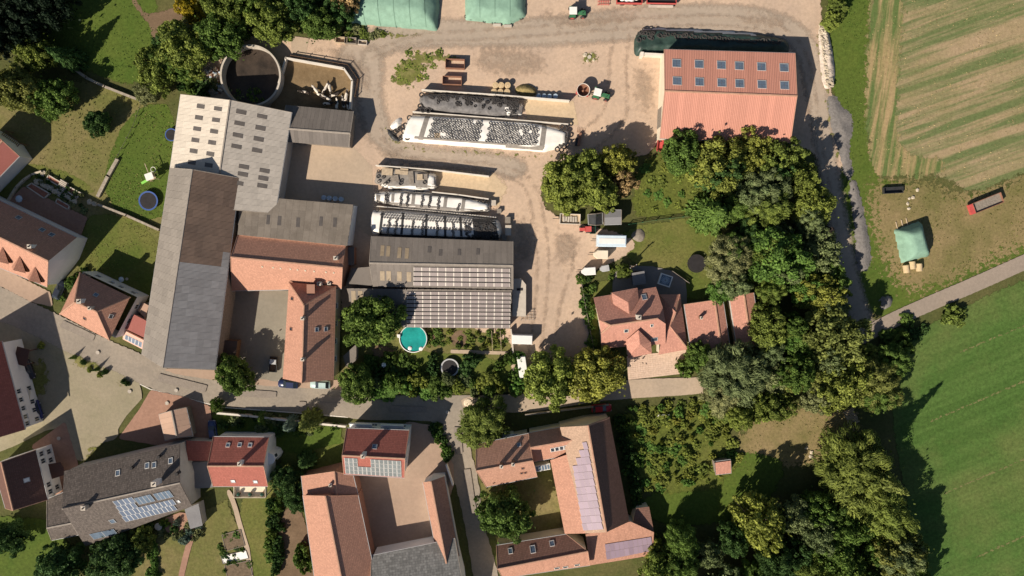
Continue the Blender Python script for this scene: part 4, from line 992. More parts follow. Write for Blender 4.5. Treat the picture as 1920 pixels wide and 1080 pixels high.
j3 = polyroof('great_barn', 'great tiled barn with long mauve solar field on its western slope',
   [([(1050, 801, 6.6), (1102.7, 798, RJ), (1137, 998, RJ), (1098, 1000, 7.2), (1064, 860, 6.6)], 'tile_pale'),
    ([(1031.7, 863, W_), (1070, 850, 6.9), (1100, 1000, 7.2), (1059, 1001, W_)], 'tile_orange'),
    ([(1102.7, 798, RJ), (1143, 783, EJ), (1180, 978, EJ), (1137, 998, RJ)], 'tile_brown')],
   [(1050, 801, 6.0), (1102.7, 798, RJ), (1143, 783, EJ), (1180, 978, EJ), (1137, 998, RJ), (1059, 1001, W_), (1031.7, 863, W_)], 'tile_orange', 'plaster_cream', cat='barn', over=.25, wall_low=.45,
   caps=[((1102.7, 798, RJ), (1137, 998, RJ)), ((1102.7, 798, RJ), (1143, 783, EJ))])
solar(j3['root'], j3['pl'][0], [(1068, 832), (1101, 828), (1131.5, 992), (1094, 994.5)], 4, 12, 'solar_purple', skip={(0, 11), (0, 10), (0, 9), (1, 11), (1, 10), (2, 11)}, frame='purple_pv', gap=.01, gapv=.05, lift=.14)
g = gable('house_wing', 'dark tiled south wing with three blue rooflights off the great barn', [(931, 1023), (1062, 1002)], [(933, 1067), (1102, 1034)], [(943, 1084), (1106, 1060)], 4.6, 7.4, 5.0, 'tile_brown', 'plaster_cream', 'tile_orange', cat='house wing', over=.2)
for x, y, w_, h_ in ((957, 1033, .9, 1.2), (999, 1030, 1.1, 1.6), (1035, 1019, 1.0, 1.2)): skylight(g['root'], x, y, g['pa'], w_, h_, 'glass_sky', 'white_paint')
for x, y in ((1044, 1065), (1060, 1063), (1082, 1059)): skylight(g['root'], x, y, g['pb'], 1.1, .6, 'glass', 'concrete_light')
q = [(1098, 1002, 5.2), (1182, 978, 5.2), (1226, 998, 4.9), (1224, 1041, 3.6), (1106, 1060, 3.8)]
j5 = polyroof('tiled_lean_to', 'low tiled lean-to with a dark mauve solar field beside the great barn', [q], q, 'tile_orange', 'plaster_cream', cat='barn', over=.2)
solar(j5['root'], j5['pl'][0], [(1134, 1020), (1221, 1006), (1223, 1032), (1137, 1049)], 10, 2, 'solar_purple', frame='purple_pv', gap=.02, gapv=.04)
q = [(1193, 953, 3.2), (1217, 950, 3.2), (1226, 996, 4.4), (1181, 1002, 4.4)]
polyroof('tiled_lean_to', 'small brown tiled outbuilding tucked behind the mauve solar lean-to', [q], q, 'tile_brown', 'plaster_cream', cat='shed', over=.15)
q = [(1002, 874, 2.7), (1031, 869, 2.7), (1032, 880, 2.4), (1006, 885, 2.4)]
gc = polyroof('glass_canopy', 'small blue-white glass canopy in the courtyard corner', [q], q, 'window_frame', 'window_frame', cat='canopy', over=.1)
solar(gc['root'], gc['pl'][0], [(1003.5, 875), (1030.5, 870), (1031.5, 879), (1006.5, 884)], 5, 1, 'glass_sky', frame='window_frame', name='pane', lift=.03)
# modern family house
KE, KH, KR = 4.5, 6.9, 8.6
k = polyroof('house', 'salmon tiled villa with hipped dormers and a light brick driveway',
   [[(1113, 558, KE), (1230, 538, KE), (1243, 577, KH), (1233, 597, KR), (1145, 610, KR), (1123, 600, KH)], [(1128, 653, KE), (1248, 645, KE), (1248, 607, KH), (1233, 597, KR), (1145, 610, KR), (1127, 626, KH)],
    [(1123, 600, KH), (1145, 610, KR), (1127, 626, KH)], [(1243, 577, KH), (1248, 607, KH), (1233, 597, KR)]],
   [(1113, 558, KE), (1230, 538, KE), (1243, 577, KH), (1248, 607, KH), (1248, 645, KE), (1128, 653, KE), (1127, 626, KH), (1123, 600, KH)], 'tile_salmon', 'plaster_cream', over=.4, wall_low=.4,
   caps=[((1145, 610, KR), (1233, 597, KR)), ((1123, 600, KH), (1145, 610, KR)), ((1127, 626, KH), (1145, 610, KR))])
rt = k['root']
for q in ([(1147, 549, 5.6), (1195, 540, 5.6), (1178, 567, 7.4)], [(1147, 549, 5.6), (1178, 567, 7.4), (1180, 589, 7.6), (1150, 570, 5.8)], [(1195, 540, 5.6), (1197, 562, 5.8), (1180, 589, 7.6), (1178, 567, 7.4)],
          [(1197, 619, 7.9), (1200, 645, 7.4), (1178, 671, 4.9), (1174, 638, 6.0)], [(1197, 619, 7.9), (1220, 642, 6.0), (1222, 662, 4.9), (1200, 645, 7.4)], [(1200, 645, 7.4), (1178, 671, 4.9), (1222, 662, 4.9)]):
    slab('dormer_roof', [at(*p) for p in q], .16, 'tile_salmon', rt, .08)
for fp_ in ([(1149, 551, 5.4), (1194, 542, 5.4), (1197, 563, 5.6), (1180, 588, 6.6), (1152, 571, 5.6)], [(1179, 668, 4.7), (1220, 661, 4.7), (1219, 643, 5.4), (1198, 624, 6.6), (1176, 640, 5.4)]):
    walls(rt, [at(*p) for p in fp_], 'plaster_cream', 'dormer_wall', 2.0)
skylight(rt, 1208, 557, k['pl'][0], 1.0, 1.3); skylight(rt, 1174, 620, k['pl'][1], .9, .9, 'glass', 'concrete_light'); skylight(rt, 1222, 610, k['pl'][1], .6, .8, 'glass', 'concrete_light'); skylight(rt, 1227, 636, k['pl'][1], 1.3, 1.0, 'glass')
chimney(rt, 1198, 595, k['pl'][0], .8, 1.5, 'concrete_light')
E2, R2 = 3.0, 5.4
kw = polyroof('house_wing', 'hipped salmon tiled garage wing of the villa beside its driveway',
   [[(1236, 552, E2), (1275, 552, E2), (1267, 585, R2)], [(1275, 552, E2), (1290, 655, E2), (1257, 612, R2), (1267, 585, R2)], [(1290, 655, E2), (1235, 665, E2), (1240, 640, 4.0), (1257, 612, R2)], [(1236, 552, E2), (1267, 585, R2), (1257, 612, R2), (1240, 640, 4.0)]],
   [(1236, 552, E2), (1275, 552, E2), (1290, 655, E2), (1235, 665, E2)], 'tile_salmon', 'plaster_cream', cat='house wing', over=.25, caps=[((1267, 585, R2), (1257, 612, R2)), ((1275, 552, E2), (1267, 585, R2)), ((1290, 655, E2), (1257, 612, R2))])
# brick driveway laid stone by stone
dq = [at(1178, 712), at(1293, 699), at(1290, 655), at(1175, 668)]
dv = tag(slab('driveway', dq, .08, 'paver', None, .10), kind='structure')
nn = 0
for i, j, c in grid_pts(dq, 24, 12):
    o = link('paving_slab', unit_box('paver_light' if rng.random() < .3 else 'paver'), dv) if 'paver' in MATS else None
    if o is None: break
    u_ = (dq[1] - dq[0]).normalized(); v_ = Vector((-u_.y, u_.x, 0)); o.matrix_local = Matrix.Translation((c.x, c.y, .101)) @ Matrix.Rotation(math.atan2(u_.y, u_.x), 4, 'Z') @ Matrix.Diagonal((.52, .38, .02 + rng.random() * .008, 1))
g = gable('garage', 'flat-pitched pink tiled garage with small chimney beside the villa', [(1283, 571), (1298, 667)], [(1340, 563), (1354, 662)], [(1356, 566), (1370, 658)], 2.9, 3.5, 2.6, 'tile_salmon', 'plaster_cream', cat='garage', over=.2)
chimney(g['root'], 1315, 596, g['pa'], .5, 1.2, 'wood_brown')
g = gable('garage', 'pink tiled outbuilding half shaded under the trees beyond the garage', [(1368, 558), (1382, 652)], [(1395, 552), (1409, 650)], [(1413, 549), (1427, 647)], 2.7, 3.5, 2.6, 'tile_salmon', 'plaster_cream', cat='garage', over=.2)
g = gable('garden_shed', 'little shed with orange tiled roof in the vegetable garden', [(1340, 866), (1370, 862)], [(1340, 868), (1370, 864)], [(1342, 890), (1371, 887)], 2.6, 2.8, 2.1, 'tile_salmon', 'wood_grey', cat='shed', over=.15, cap=None)
q = [(643, 668, 2.6), (668, 645, 2.6), (668, 676, 2.4), (649, 688, 2.4)]
polyroof('garden_shed', 'small grey sheet-roofed shed beside the farmhouse tree', [q], q, 'sheet_shed', 'wood_grey', cat='shed', over=.1)
q = [(419, 638, 2.6), (445, 639, 2.6), (441, 675, 2.5), (413, 674, 2.5)]
polyroof('woodshed', 'small brown sheet-roofed lean-to on the long grey barn', [q], q, 'sheet_brown', 'wood_brown', cat='shed', over=.1)
g = gable('garden_shed', 'small grey double-pitched shed beside the white trailer', [(1133, 394), (1165, 394)], [(1133, 408), (1165, 407)], [(1133, 421), (1165, 420)], 2.5, 2.8, 2.5, 'sheet_blue', 'wood_grey', cat='shed', over=.1, cap=None)
g = gable('tarp_shelter', 'black tarpaulin shelter beside the small grey shed', [(1103, 402), (1104, 421)], [(1117, 401), (1117, 422)], [(1129, 399), (1129, 421)], 1.9, 2.5, 1.9, 'sheet_black', 'sheet_black', cat='shelter', over=.05, cap=None)
pg = empty('pergola', at(33, 268), 'dark slatted pergola beside the red-roofed house on the meadow', 'pergola')
for i in range(11): Geo().box((-1.9 + i * .38, 0, 2.5), (.12, 2.6, .1), 0).part('slat', 'wood_brown', pg)
for x_ in (-1.9, 1.9):
    for y_ in (-1.1, 1.1): Geo().box((x_, y_, 1.2), (.14, .14, 2.4)).part('post', 'wood_brown', pg)
for y_ in (-1.1, 1.1): Geo().box((0, y_, 2.39), (4.1, .1, .12)).part('beam', 'wood_brown', pg)
pg.rotation_euler.z = R(-42)

# flagstones of the tiled courtyard
fl = tag(slab('flagstone_court', [at(985, 985), at(1050, 973), at(1046, 915), at(1022, 930)], .03, 'mat_dry', None, .065), kind='structure')
for i, j, c_ in grid_pts([at(988, 984), at(1049, 973), at(1045, 920), at(1024, 934)], 5, 5):
    o = link('flagstone', unit_box('flag'), fl); o.matrix_local = Matrix.Translation((c_.x + rng.uniform(-.1, .1), c_.y + rng.uniform(-.1, .1), .07)) @ Matrix.Rotation(R(10) + rng.uniform(-.12, .12), 4, 'Z') @ Matrix.Diagonal((1.15 * rng.uniform(.8, 1.05), 1.1 * rng.uniform(.8, 1.05), .03 + rng.random() * .01, 1))
# ------------------------------------------------------------------ trees and shrubs
def quads_mesh(name, C, N, T, su, sv, tint, m='leaf'):
    """C centres, N normals, T preferred tangents; su, sv half sizes"""
    N = N / np.maximum(1e-6, np.linalg.norm(N, axis=1, keepdims=True))
    T = T - N * np.sum(T * N, axis=1, keepdims=True); T /= np.maximum(1e-6, np.linalg.norm(T, axis=1, keepdims=True))
    B_ = np.cross(N, T)
    su = su[:, None]; sv = sv[:, None]
    # pointed leaf-clump outline: a kite of four corners
    V = np.stack([C - T * su, C - B_ * sv + T * su * .15, C + T * su, C + B_ * sv - T * su * .1], 1).reshape(-1, 3).astype(np.float32)
    n = len(C)
    me = bpy.data.meshes.new(name)
    me.vertices.add(4 * n); me.vertices.foreach_set('co', V.ravel())
    me.loops.add(4 * n); me.loops.foreach_set('vertex_index', np.arange(4 * n, dtype=np.int32))
    me.polygons.add(n); me.polygons.foreach_set('loop_start', np.arange(0, 4 * n, 4, dtype=np.int32)); me.polygons.foreach_set('loop_total', np.full(n, 4, dtype=np.int32))
    me.materials.append(MATS[m])
    a = me.attributes.new('tint', 'FLOAT', 'POINT'); a.data.foreach_set('value', np.repeat(tint, 4).astype(np.float32))
    me.update(calc_edges=True); me.validate()
    return me

def crown(name, seed, style='round', clumps=90, per=145, leaf=.041):
    r = np.random.default_rng(seed)
    if style in ('round', 'airy', 'bush', 'feather'):
        k = np.arange(clumps) + .5
        ph = np.arccos(1 - (1.55 if style != 'bush' else 1.25) * k / clumps); th = math.pi * (1 + 5 ** .5) * k + r.normal(0, .35, clumps)
        ph = ph + r.normal(0, .12, clumps)
        rad = (.38 + .56 * np.sqrt(r.random(clumps))) * (1 + .13 * np.sin(th * 2 + seed) + .09 * np.sin(th * 5 + seed * 3))
        D = np.stack([np.sin(ph) * np.cos(th), np.sin(ph) * np.sin(th), np.cos(ph)], 1)
        CC = D * rad[:, None]
        rc = r.uniform(.10, .30, clumps) * (1.25 - .45 * rad) * (1.0 if style != 'airy' else .85)
        ct = r.random(clumps)
        idx = np.repeat(np.arange(clumps), per); n = len(idx)
        d = r.normal(0, 1, (n, 3)); d[:, 2] += .35; d += D[idx] * .7
        d /= np.linalg.norm(d, axis=1, keepdims=True)
        sh = r.uniform(.35 if style == 'airy' else .6, 1.08, n)
        C = CC[idx] + d * (rc[idx] * sh)[:, None]
        jit = .95 if style != 'feather' else .5
        N = d + r.normal(0, jit, (n, 3)) * .7 + np.array([0, 0, .25])
        T = r.normal(0, 1, (n, 3))
        if style == 'feather': T = D[idx] * 1.2 + r.normal(0, .45, (n, 3)); T[:, 2] -= .2
        s = leaf * r.uniform(.6, 1.35, n)
        su, sv = (s, s * .72) if style != 'feather' else (s * 1.9, s * .42)
        tint = .42 * ct[idx] + .58 * r.random(n)
        # a loose inner filling so that the crown is not hollow
        m_ = int(n * .22); Ci = r.normal(0, .30, (m_, 3)); 
        C = np.concatenate([C, Ci]); N = np.concatenate([N, r.normal(0, 1, (m_, 3)) + [0, 0, .4]]); T = np.concatenate([T, r.normal(0, 1, (m_, 3))])
        su = np.concatenate([su, np.full(m_, leaf * 1.3)]); sv = np.concatenate([sv, np.full(m_, leaf)]); tint = np.concatenate([tint, r.random(m_) * .4])
        C[:, 2] = (C[:, 2] + (.55 if style != 'bush' else .35)) / (1.6 if style != 'bush' else 1.45)
    else:  # conifer: tiers of drooping boughs
        Cs, Ns, Ts, ss, tt = [], [], [], [], []
        tiers = 13
        for t in range(tiers):
            f = t / (tiers - 1); R_ = (1 - f) ** .85 * .95 + .06; z0 = .04 + .93 * f
            nb = max(4, int(15 - 9 * f)); off = r.random() * 6.28
            for b in range(nb):
                a = off + 6.283 * b / nb + r.normal(0, .12); L = R_ * r.uniform(.75, 1.12); bt = r.random()
                m_ = max(10, int(46 * L)); u = np.sqrt(r.random(m_)); wd = .16 * (1 - u) * L + .035
                lat = r.normal(0, 1, m_) * wd
                x = u * L * math.cos(a) - lat * math.sin(a); y = u * L * math.sin(a) + lat * math.cos(a)
                z = z0 - .10 * u * u * L + r.normal(0, .012, m_)
                Cs.append(np.stack([x, y, z], 1)); Ns.append(np.stack([r.normal(0, .35, m_) + .2 * math.cos(a), r.normal(0, .35, m_) + .2 * math.sin(a), np.ones(m_)], 1))
                Ts.append(np.stack([math.cos(a) + r.normal(0, .5, m_), math.sin(a) + r.normal(0, .5, m_), np.zeros(m_)], 1)); ss.append(leaf * r.uniform(.7, 1.3, m_)); tt.append(.5 * bt + .5 * r.random(m_))
        C = np.concatenate(Cs); N = np.concatenate(Ns); T = np.concatenate(Ts); s = np.concatenate(ss); su, sv = s * 1.5, s * .55; tint = np.concatenate(tt)
    return quads_mesh(name, C, N, T, su, sv, tint)

def trunk_mesh(seed, limbs=6):
    r = random.Random(seed); g_ = Geo()
    p = Vector((0, 0, 0)); rad = .055
    for k in range(4):
        q = p + Vector((r.uniform(-.03, .03), r.uniform(-.03, .03), .16)); g_.tube(p, q, rad, rad * .82, 8, caps=False); p = q; rad *= .82
    for k in range(limbs):
        a = 6.283 * k / limbs + r.uniform(-.4, .4); b = Vector((0, 0, r.uniform(.34, .6)))
        m_ = b + Vector((math.cos(a) * .28, math.sin(a) * .28, .10)); e = m_ + Vector((math.cos(a + .3) * .3, math.sin(a + .3) * .3, .12))
        g_.tube(b, m_, .026, .018, 6, caps=False); g_.tube(m_, e, .018, .006, 5, caps=False)
    return g_.me('trunk', 'bark', True)

CROWNS = {'round': [crown('crown_round', s) for s in (1, 2, 3, 4)], 'airy': [crown('crown_airy', s, 'airy', 90, 120, .040) for s in (11, 12, 13)],
          'feather': [crown('crown_feather', s, 'feather', 95, 110, .038) for s in (21, 22, 23)], 'plume': [crown('crown_plume', s, 'feather', 150, 95, .033) for s in (61, 62)], 'conifer': [crown('crown_conifer', s, 'conifer', leaf=.055) for s in (31, 32)],
          'bush': [crown('crown_bush', s, 'bush', 34, 60, .10) for s in (41, 42, 43, 44)], 'leafy': [crown('crown_leafy', s, 'bush', 16, 34, .17) for s in (51, 52, 53)]}
TRUNKS = [trunk_mesh(s) for s in (1, 2, 3)]
STEM = Geo().tube((0, 0, 0), (0, 0, .5), .05, .03, 8).tube((0, 0, .5), (0, 0, .95), .03, .006, 6).me('stem', 'bark', True)
LEAF = dict(dg=(.034, .062, .018), og=(.086, .106, .024), yg=(.118, .134, .030), gg=(.088, .108, .046), ye=(.22, .165, .02), br=(.20, .14, .07), pu=(.045, .034, .03), bk=(.010, .017, .009),  # final colour here is leaf green blackened to paint shade
            bg=(.062, .108, .024), mg=(.062, .093, .021), oy=(.132, .138, .030), bl=(.085, .12, .09), ol=(.100, .108, .030), kh=(.112, .118, .052))
CW = dict(dg='dark green', og='olive-green', yg='yellow-green', gg='grey-green', ye='yellow', br='brown', pu='purple', bk='blackish', bg='fresh green', mg='mid-green', oy='golden', bl='bluish', ol='pale olive', kh='khaki')
HW = dict(round='round-crowned', airy='loose', feather='feathery', conifer='pointed', bush='bushy', leafy='broad-leaved')
def plant(px, py, rpx, H, style, ck, label, name='tree', cat='tree', group=None, base=None, world=None, trunk=True):
    """a tree or shrub whose crown shows around pixel (px, py)"""
    if base is None: base = .22 if style in ('round', 'airy', 'feather', 'plume') else .04
    hc = H * (base + (1 - base) * .55)
    p = at(px, py, hc) if world is None else Vector((*world, 0))
    r_ = rpx / 9.0 * (CAM_H - hc) / CAM_H if world is None else rpx
    root = empty(name, (p.x, p.y, 0), label, cat, group, rng.uniform(0, 6.28))
    c = link('crown', rng.choice(CROWNS[style]), root)
    c.location = (0, 0, H * base); c.scale = (r_ * rng.uniform(.88, 1.16), r_ * rng.uniform(.88, 1.16), H * (1 - base))
    v = rng.uniform(.88, 1.12); col = LEAF[ck]; v *= 2.25; c.color = (col[0] * v * rng.uniform(.95, 1.05), col[1] * v, col[2] * v, 1)
    if trunk:
        t = link('trunk', rng.choice(TRUNKS) if style != 'conifer' else STEM, root); t.scale = (r_ * .9, r_ * .9, H)
    return root
T_ = [  # px, py, radius px, height, habit, colour, label
 (22, 165, 46, 10, 'round', 'ol', 'broad olive-green tree on the meadow beside the white panels'),
 (95, 183, 36, 8, 'airy', 'mg', 'light green tree casting its shadow on the meadow wall'),
 (60, 100, 34, 8, 'airy', 'og', 'loose olive tree beside the meadow wall'),
 (112, 102, 24, 10, 'conifer', 'dg', 'dark conifer standing over the meadow wall'),
 (178, 230, 25, 5.2, 'round', 'dg', 'lone dark green round bush-like tree on the dry meadow'),
 (286, 130, 40, 8, 'airy', 'og', 'pale olive tree at the edge of the lush meadow'),
 (276, 168, 26, 5, 'round', 'kh', 'brownish round shrub tree at the end of the meadow wall'),
 (340, 88, 52, 10, 'round', 'og', 'large olive tree beside the round slurry tank track'),
 (352, 14, 24, 8, 'airy', 'ye', 'bright yellow autumn tree at the dirt path'),
 (410, 62, 44, 10, 'round', 'mg', 'mid-green tree between the yellow tree and the tank track'),
 (425, 10, 42, 11, 'round', 'og', 'tall olive tree behind the tank track'),
 (505, 36, 48, 10, 'round', 'og', 'round olive-green tree over the gravel bay'),
 (598, 40, 34, 8, 'round', 'mg', 'round mid-green tree beside the long green tarpaulin stack'),
 (560, -5, 40, 11, 'round', 'dg', 'dark tree behind the gravel bay'),
 (470, -12, 40, 11, 'airy', 'mg', 'light tree between the gravel bay and the meadow'),
 (638, -14, 36, 9, 'airy', 'br', 'reddish-brown thin tree beside the green tarpaulin stack'),
 (1058, 345, 44, 9, 'round', 'yg', 'yellow-green tree at the dirt lane bend above the flatbed trailer'),
 (1116, 354, 42, 9, 'round', 'yg', 'yellow-green tree above the black tarpaulin shelter'),
 (1090, 320, 44, 9, 'round', 'og', 'olive tree behind the two yellow-green lane trees'),
 (1160, 300, 38, 8, 'airy', 'oy', 'golden olive tree beside the tall grass'),
 (1170, 338, 26, 7, 'airy', 'br', 'brown withering tree beside the tall grass'),
 (1280, 285, 42, 9, 'round', 'mg', 'green tree against the salmon barn beside the red trailer'),
 (1350, 310, 56, 10, 'round', 'yg', 'large yellow-green tree in front of the salmon barn'),
 (1408, 285, 38, 9, 'airy', 'oy', 'golden tree by the salmon barn eave'),
 (1468, 300, 44, 9, 'airy', 'og', 'olive tree at the salmon barn corner beside the track'),
 (1440, 355, 52, 10, 'plume', 'gg', 'grey-green feathery tree in the copse'),
 (1340, 400, 44, 13, 'conifer', 'mg', 'green conifer with star-shaped boughs in the copse'),
 (1526, 390, 42, 8, 'round', 'yg', 'bright yellow-green maple beside the track'),
 (1542, 448, 30, 7, 'airy', 'pu', 'dark purple-leaved tree beside the track'),
 (1462, 485, 66, 12, 'round', 'bg', 'big fresh-green tree in the middle of the copse'),
 (1370, 488, 46, 10, 'plume', 'kh', 'greyish olive feathery tree beside the black trampoline'),
 (1352, 545, 26, 6, 'round', 'bg', 'small bright green tree behind the pink garage'),
 (1542, 550, 40, 9, 'airy', 'oy', 'golden olive tree leaning over the track'),
 (1568, 632, 58, 11, 'airy', 'ol', 'broad pale-olive tree at the track junction'),
 (1380, 700, 62, 10, 'plume', 'gg', 'wide grey-green willow-like tree over the lane end'),
 (1312, 665, 28, 7, 'round', 'mg', 'green tree beside the villa driveway'),
 (1487, 630, 24, 6, 'round', 'bg', 'small fresh-green tree in a gap of the copse'),
 (1580, 722, 56, 10, 'airy', 'yg', 'yellow-green tree beside the log pile'),
 (1650, 720, 48, 9, 'feather', 'ol', 'olive shaggy tree on the edge of the green field'),
 (1696, 646, 22, 5, 'bush', 'mg', 'shrub tree between the path and the green field'),
 (1792, 592, 21, 2.6, 'bush', 'og', 'low leafy bush on the bank of the field path'),
 (1612, 885, 74, 13, 'plume', 'og', 'huge olive feathery tree shading the clearing'),
 (1660, 900, 40, 19, 'conifer', 'ol', 'tall olive spruce throwing a pointed shadow on the green field'),
 (1665, 965, 52, 11, 'plume', 'og', 'shaggy olive tree at the green field edge of the southern wood'),
 (1570, 960, 44, 9, 'round', 'mg', 'dense mid-green tree behind the huge feathery tree'),
 (1690, 1040, 50, 11, 'airy', 'ol', 'loose olive tree at the bottom corner of the green field'),
 (1432, 985, 58, 13, 'airy', 'oy', 'golden yellow tree in the dark southern wood'),
 (1030, 712, 50, 10, 'round', 'yg', 'yellow-green walnut tree between the lane and white trailer'),
 (1120, 703, 52, 10, 'round', 'oy', 'golden-green tree beside the villa driveway wall'),
 (905, 800, 46, 7, 'feather', 'og', 'spreading olive tree at the street corner'),
 (945, 966, 48, 10, 'round', 'mg', 'dense green tree filling the tiled courtyard'),
 (436, 706, 36, 8, 'round', 'mg', 'green street tree beside the long grey barn gable'),
 (694, 602, 50, 10, 'round', 'mg', 'green tree between the farmhouse and the solar lean-to'),
 (668, 720, 33, 7, 'round', 'mg', 'round green tree at the garden corner by the road'),
 (574, 796, 30, 10, 'conifer', 'ol', 'olive spruce behind the roadside garden wall'),
 (540, 800, 19, 6, 'conifer', 'bl', 'bluish spruce behind the roadside garden wall'),
 (489, 787, 16, 3, 'conifer', 'mg', 'small light green pine in the roadside garden'),
 (570, 868, 20, 6, 'conifer', 'dg', 'slim dark cypress on the lawn beside the solar red house'),
 (535, 905, 30, 6, 'airy', 'dg', 'dark tree beside the red house balcony garden'),
 (555, 940, 24, 5, 'round', 'dg', 'dark green tree against the long tiled barn'),
 (572, 1050, 26, 5, 'bush', 'mg', 'green shrub tree along the long tiled barn wall'),
 (10, 1010, 34, 8, 'round', 'dg', 'dark tree beside the clothes dryer'),
 (110, 1065, 46, 8, 'round', 'dg', 'dark green tree on the lawn below the slate wing'),
 (210, 1050, 46, 8, 'round', 'dg', 'dark tree in the shade of the slate house'),
 (265, 1012, 26, 5, 'airy', 'og', 'olive shrub tree beside the slate house patio'),
 (1225, 1030, 22, 5, 'airy', 'oy', 'yellowish small tree at the end of the solar lean-to'),
 (1290, 690, 20, 5, 'bush', 'mg', 'leafy bush at the corner of the villa driveway'),
 (1170, 508, 15, 3.5, 'round', 'og', 'small yellow-green tree between the white covered boat and patio'),
 (405, 760, 13, 4, 'airy', 'mg', 'little tree beside the blue parked car'),
]
for t in T_: plant(*t)
# the wood in the upper-left corner, its shade painted into near-black leaves
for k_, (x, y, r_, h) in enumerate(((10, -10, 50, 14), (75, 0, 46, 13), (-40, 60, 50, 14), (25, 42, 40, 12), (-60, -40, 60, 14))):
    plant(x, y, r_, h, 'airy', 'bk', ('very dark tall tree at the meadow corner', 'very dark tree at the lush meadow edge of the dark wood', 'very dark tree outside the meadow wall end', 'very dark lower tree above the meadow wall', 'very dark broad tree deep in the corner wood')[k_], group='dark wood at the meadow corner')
def inside(poly, x, y):
    c = False; n = len(poly)
    for i in range(n):
        (x0, y0), (x1, y1) = poly[i], poly[(i + 1) % n]
        if (y0 > y) != (y1 > y) and x < (x1 - x0) * (y - y0) / (y1 - y0) + x0: c = not c
    return c
def scatter(poly, n, gap, fn, seed=1):
    r = random.Random(seed); pts = []; tries = 0
    xs = [p[0] for p in poly]; ys = [p[1] for p in poly]
    while len(pts) < n and tries < 6000:
        tries += 1
        x, y = r.uniform(min(xs), max(xs)), r.uniform(min(ys), max(ys))
        if inside(poly, x, y) and all((x - a) ** 2 + (y - b) ** 2 > gap * gap for a, b in pts):
            pts.append((x, y)); fn(x, y, r)
def one(x, y, r, rr, hh, styles, cols, label, name, cat, group, trunk):
    rad = r.uniform(*rr); s = r.choice(styles); ck = r.choice(cols); h = r.uniform(*hh)
    t = (rad - rr[0]) / (rr[1] - rr[0])
    size = 'small' if t < .33 else 'large' if t > .67 else 'middling'
    lab = f'{size} {CW[ck]} {HW[s]} ' + label
    plant(x, y, rad, h, s, ck, lab, name, cat, group, trunk=trunk)
def wood(poly, n, gap, label, group, cols, rr=(24, 42), hh=(6, 11), styles=('round', 'airy', 'feather'), seed=1):
    scatter(poly, n, gap, lambda x, y, r: one(x, y, r, rr, hh, styles, cols, label, 'tree', 'tree', group, True), seed)
wood([(1320, 330), (1500, 310), (1560, 470), (1560, 700), (1440, 720), (1420, 640), (1440, 560), (1330, 540), (1390, 440)], 26, 40, 'tree among the dense copse between barn and lane', 'copse between the salmon barn and the lane', ('mg', 'og', 'dg', 'gg', 'bg'), seed=3)
wood([(1340, 735), (1530, 690), (1530, 750), (1450, 765), (1385, 790)], 9, 36, 'tree in the thicket south of the lane end', 'thicket at the lane end', ('og', 'ol', 'yg', 'kh'), (24, 38), (5, 8), seed=4)
wood([(1600, 640), (1690, 680), (1680, 740), (1640, 780), (1590, 680)], 5, 36, 'tree in the strip beside the green field', 'strip beside the green field', ('og', 'ol', 'mg'), (24, 36), (5, 9), seed=5)
wood([(1240, 1030), (1320, 1000), (1380, 1010), (1400, 1050), (1480, 1050), (1500, 960), (1540, 940), (1560, 985), (1650, 1000), (1720, 1010), (1740, 1150), (1230, 1150)], 26, 38, 'tree in the southern wood', 'southern wood', ('dg', 'mg', 'mg', 'og', 'gg'), (26, 46), (7, 12), ('round', 'airy', 'feather'), seed=6)
wood([(1700, 1040), (1730, 1060), (1745, 1180), (1690, 1180)], 3, 40, 'tree in the southern wood', 'southern wood', ('dg', 'og'), (26, 40), (9, 12), seed=16)
wood([(310, 70), (340, 60), (360, 150), (320, 180), (300, 130)], 3, 34, 'tree in the belt along the lush meadow', 'tree belt along the lush meadow', ('og', 'mg', 'dg'), (24, 38), (6, 9), seed=7)
wood([(460, 0), (640, -30), (640, 20), (540, 30), (470, 25)], 5, 34, 'tree in the belt behind the gravel bay', 'tree belt behind the gravel bay', ('mg', 'dg', 'og'), (24, 38), (6, 9), seed=8)
wood([(1545, -90), (1575, -90), (1575, 50), (1556, 40)], 6, 22, 'shrub on the bank beside the white rubble heap', 'bushes by the rubble heap', ('yg', 'og', 'yg'), (12, 22), (2.5, 4), ('bush', 'airy'), seed=9)
def shrubs(poly, n, gap, label, group, cols, rr=(6, 14), hh=(1, 2.4), styles=('bush', 'leafy'), seed=1, name='shrub', cat='shrub'):
    scatter(poly, n, gap, lambda x, y, r: one(x, y, r, rr, hh, styles, cols, label, name, cat, group, False), seed)
shrubs([(1165, 765), (1350, 750), (1385, 860), (1340, 905), (1200, 920), (1190, 860)], 112, 10.5, 'plant in the vegetable garden between great barn and tiled shed', 'plants of the vegetable garden', ('og', 'yg', 'yg', 'bg', 'oy', 'yg'), (4, 13), (.4, 1.7), ('bush', 'leafy', 'bush'), seed=11)
shrubs([(1150, 765), (1185, 790), (1195, 950), (1170, 850)], 14, 14, 'shrub in the shade behind the great barn', 'shrubs behind the great barn', ('dg', 'mg'), (9, 16), (1.5, 3), seed=12)
shrubs([(690, 708), (960, 712), (975, 735), (690, 738)], 24, 13, 'hedge plant between the pool garden and the road', 'roadside hedge of the pool garden', ('mg', 'bg', 'gg', 'mg', 'yg'), (9, 22), (1.2, 3.6), ('bush', 'airy', 'bush'), seed=13)
shrubs([(800, 620), (950, 622), (950, 652), (800, 650)], 24, 11, 'plant in the vegetable rows below the solar lean-to', 'vegetable rows below the solar lean-to', ('og', 'mg', 'yg'), (5, 9), (.4, 1.2), seed=14)
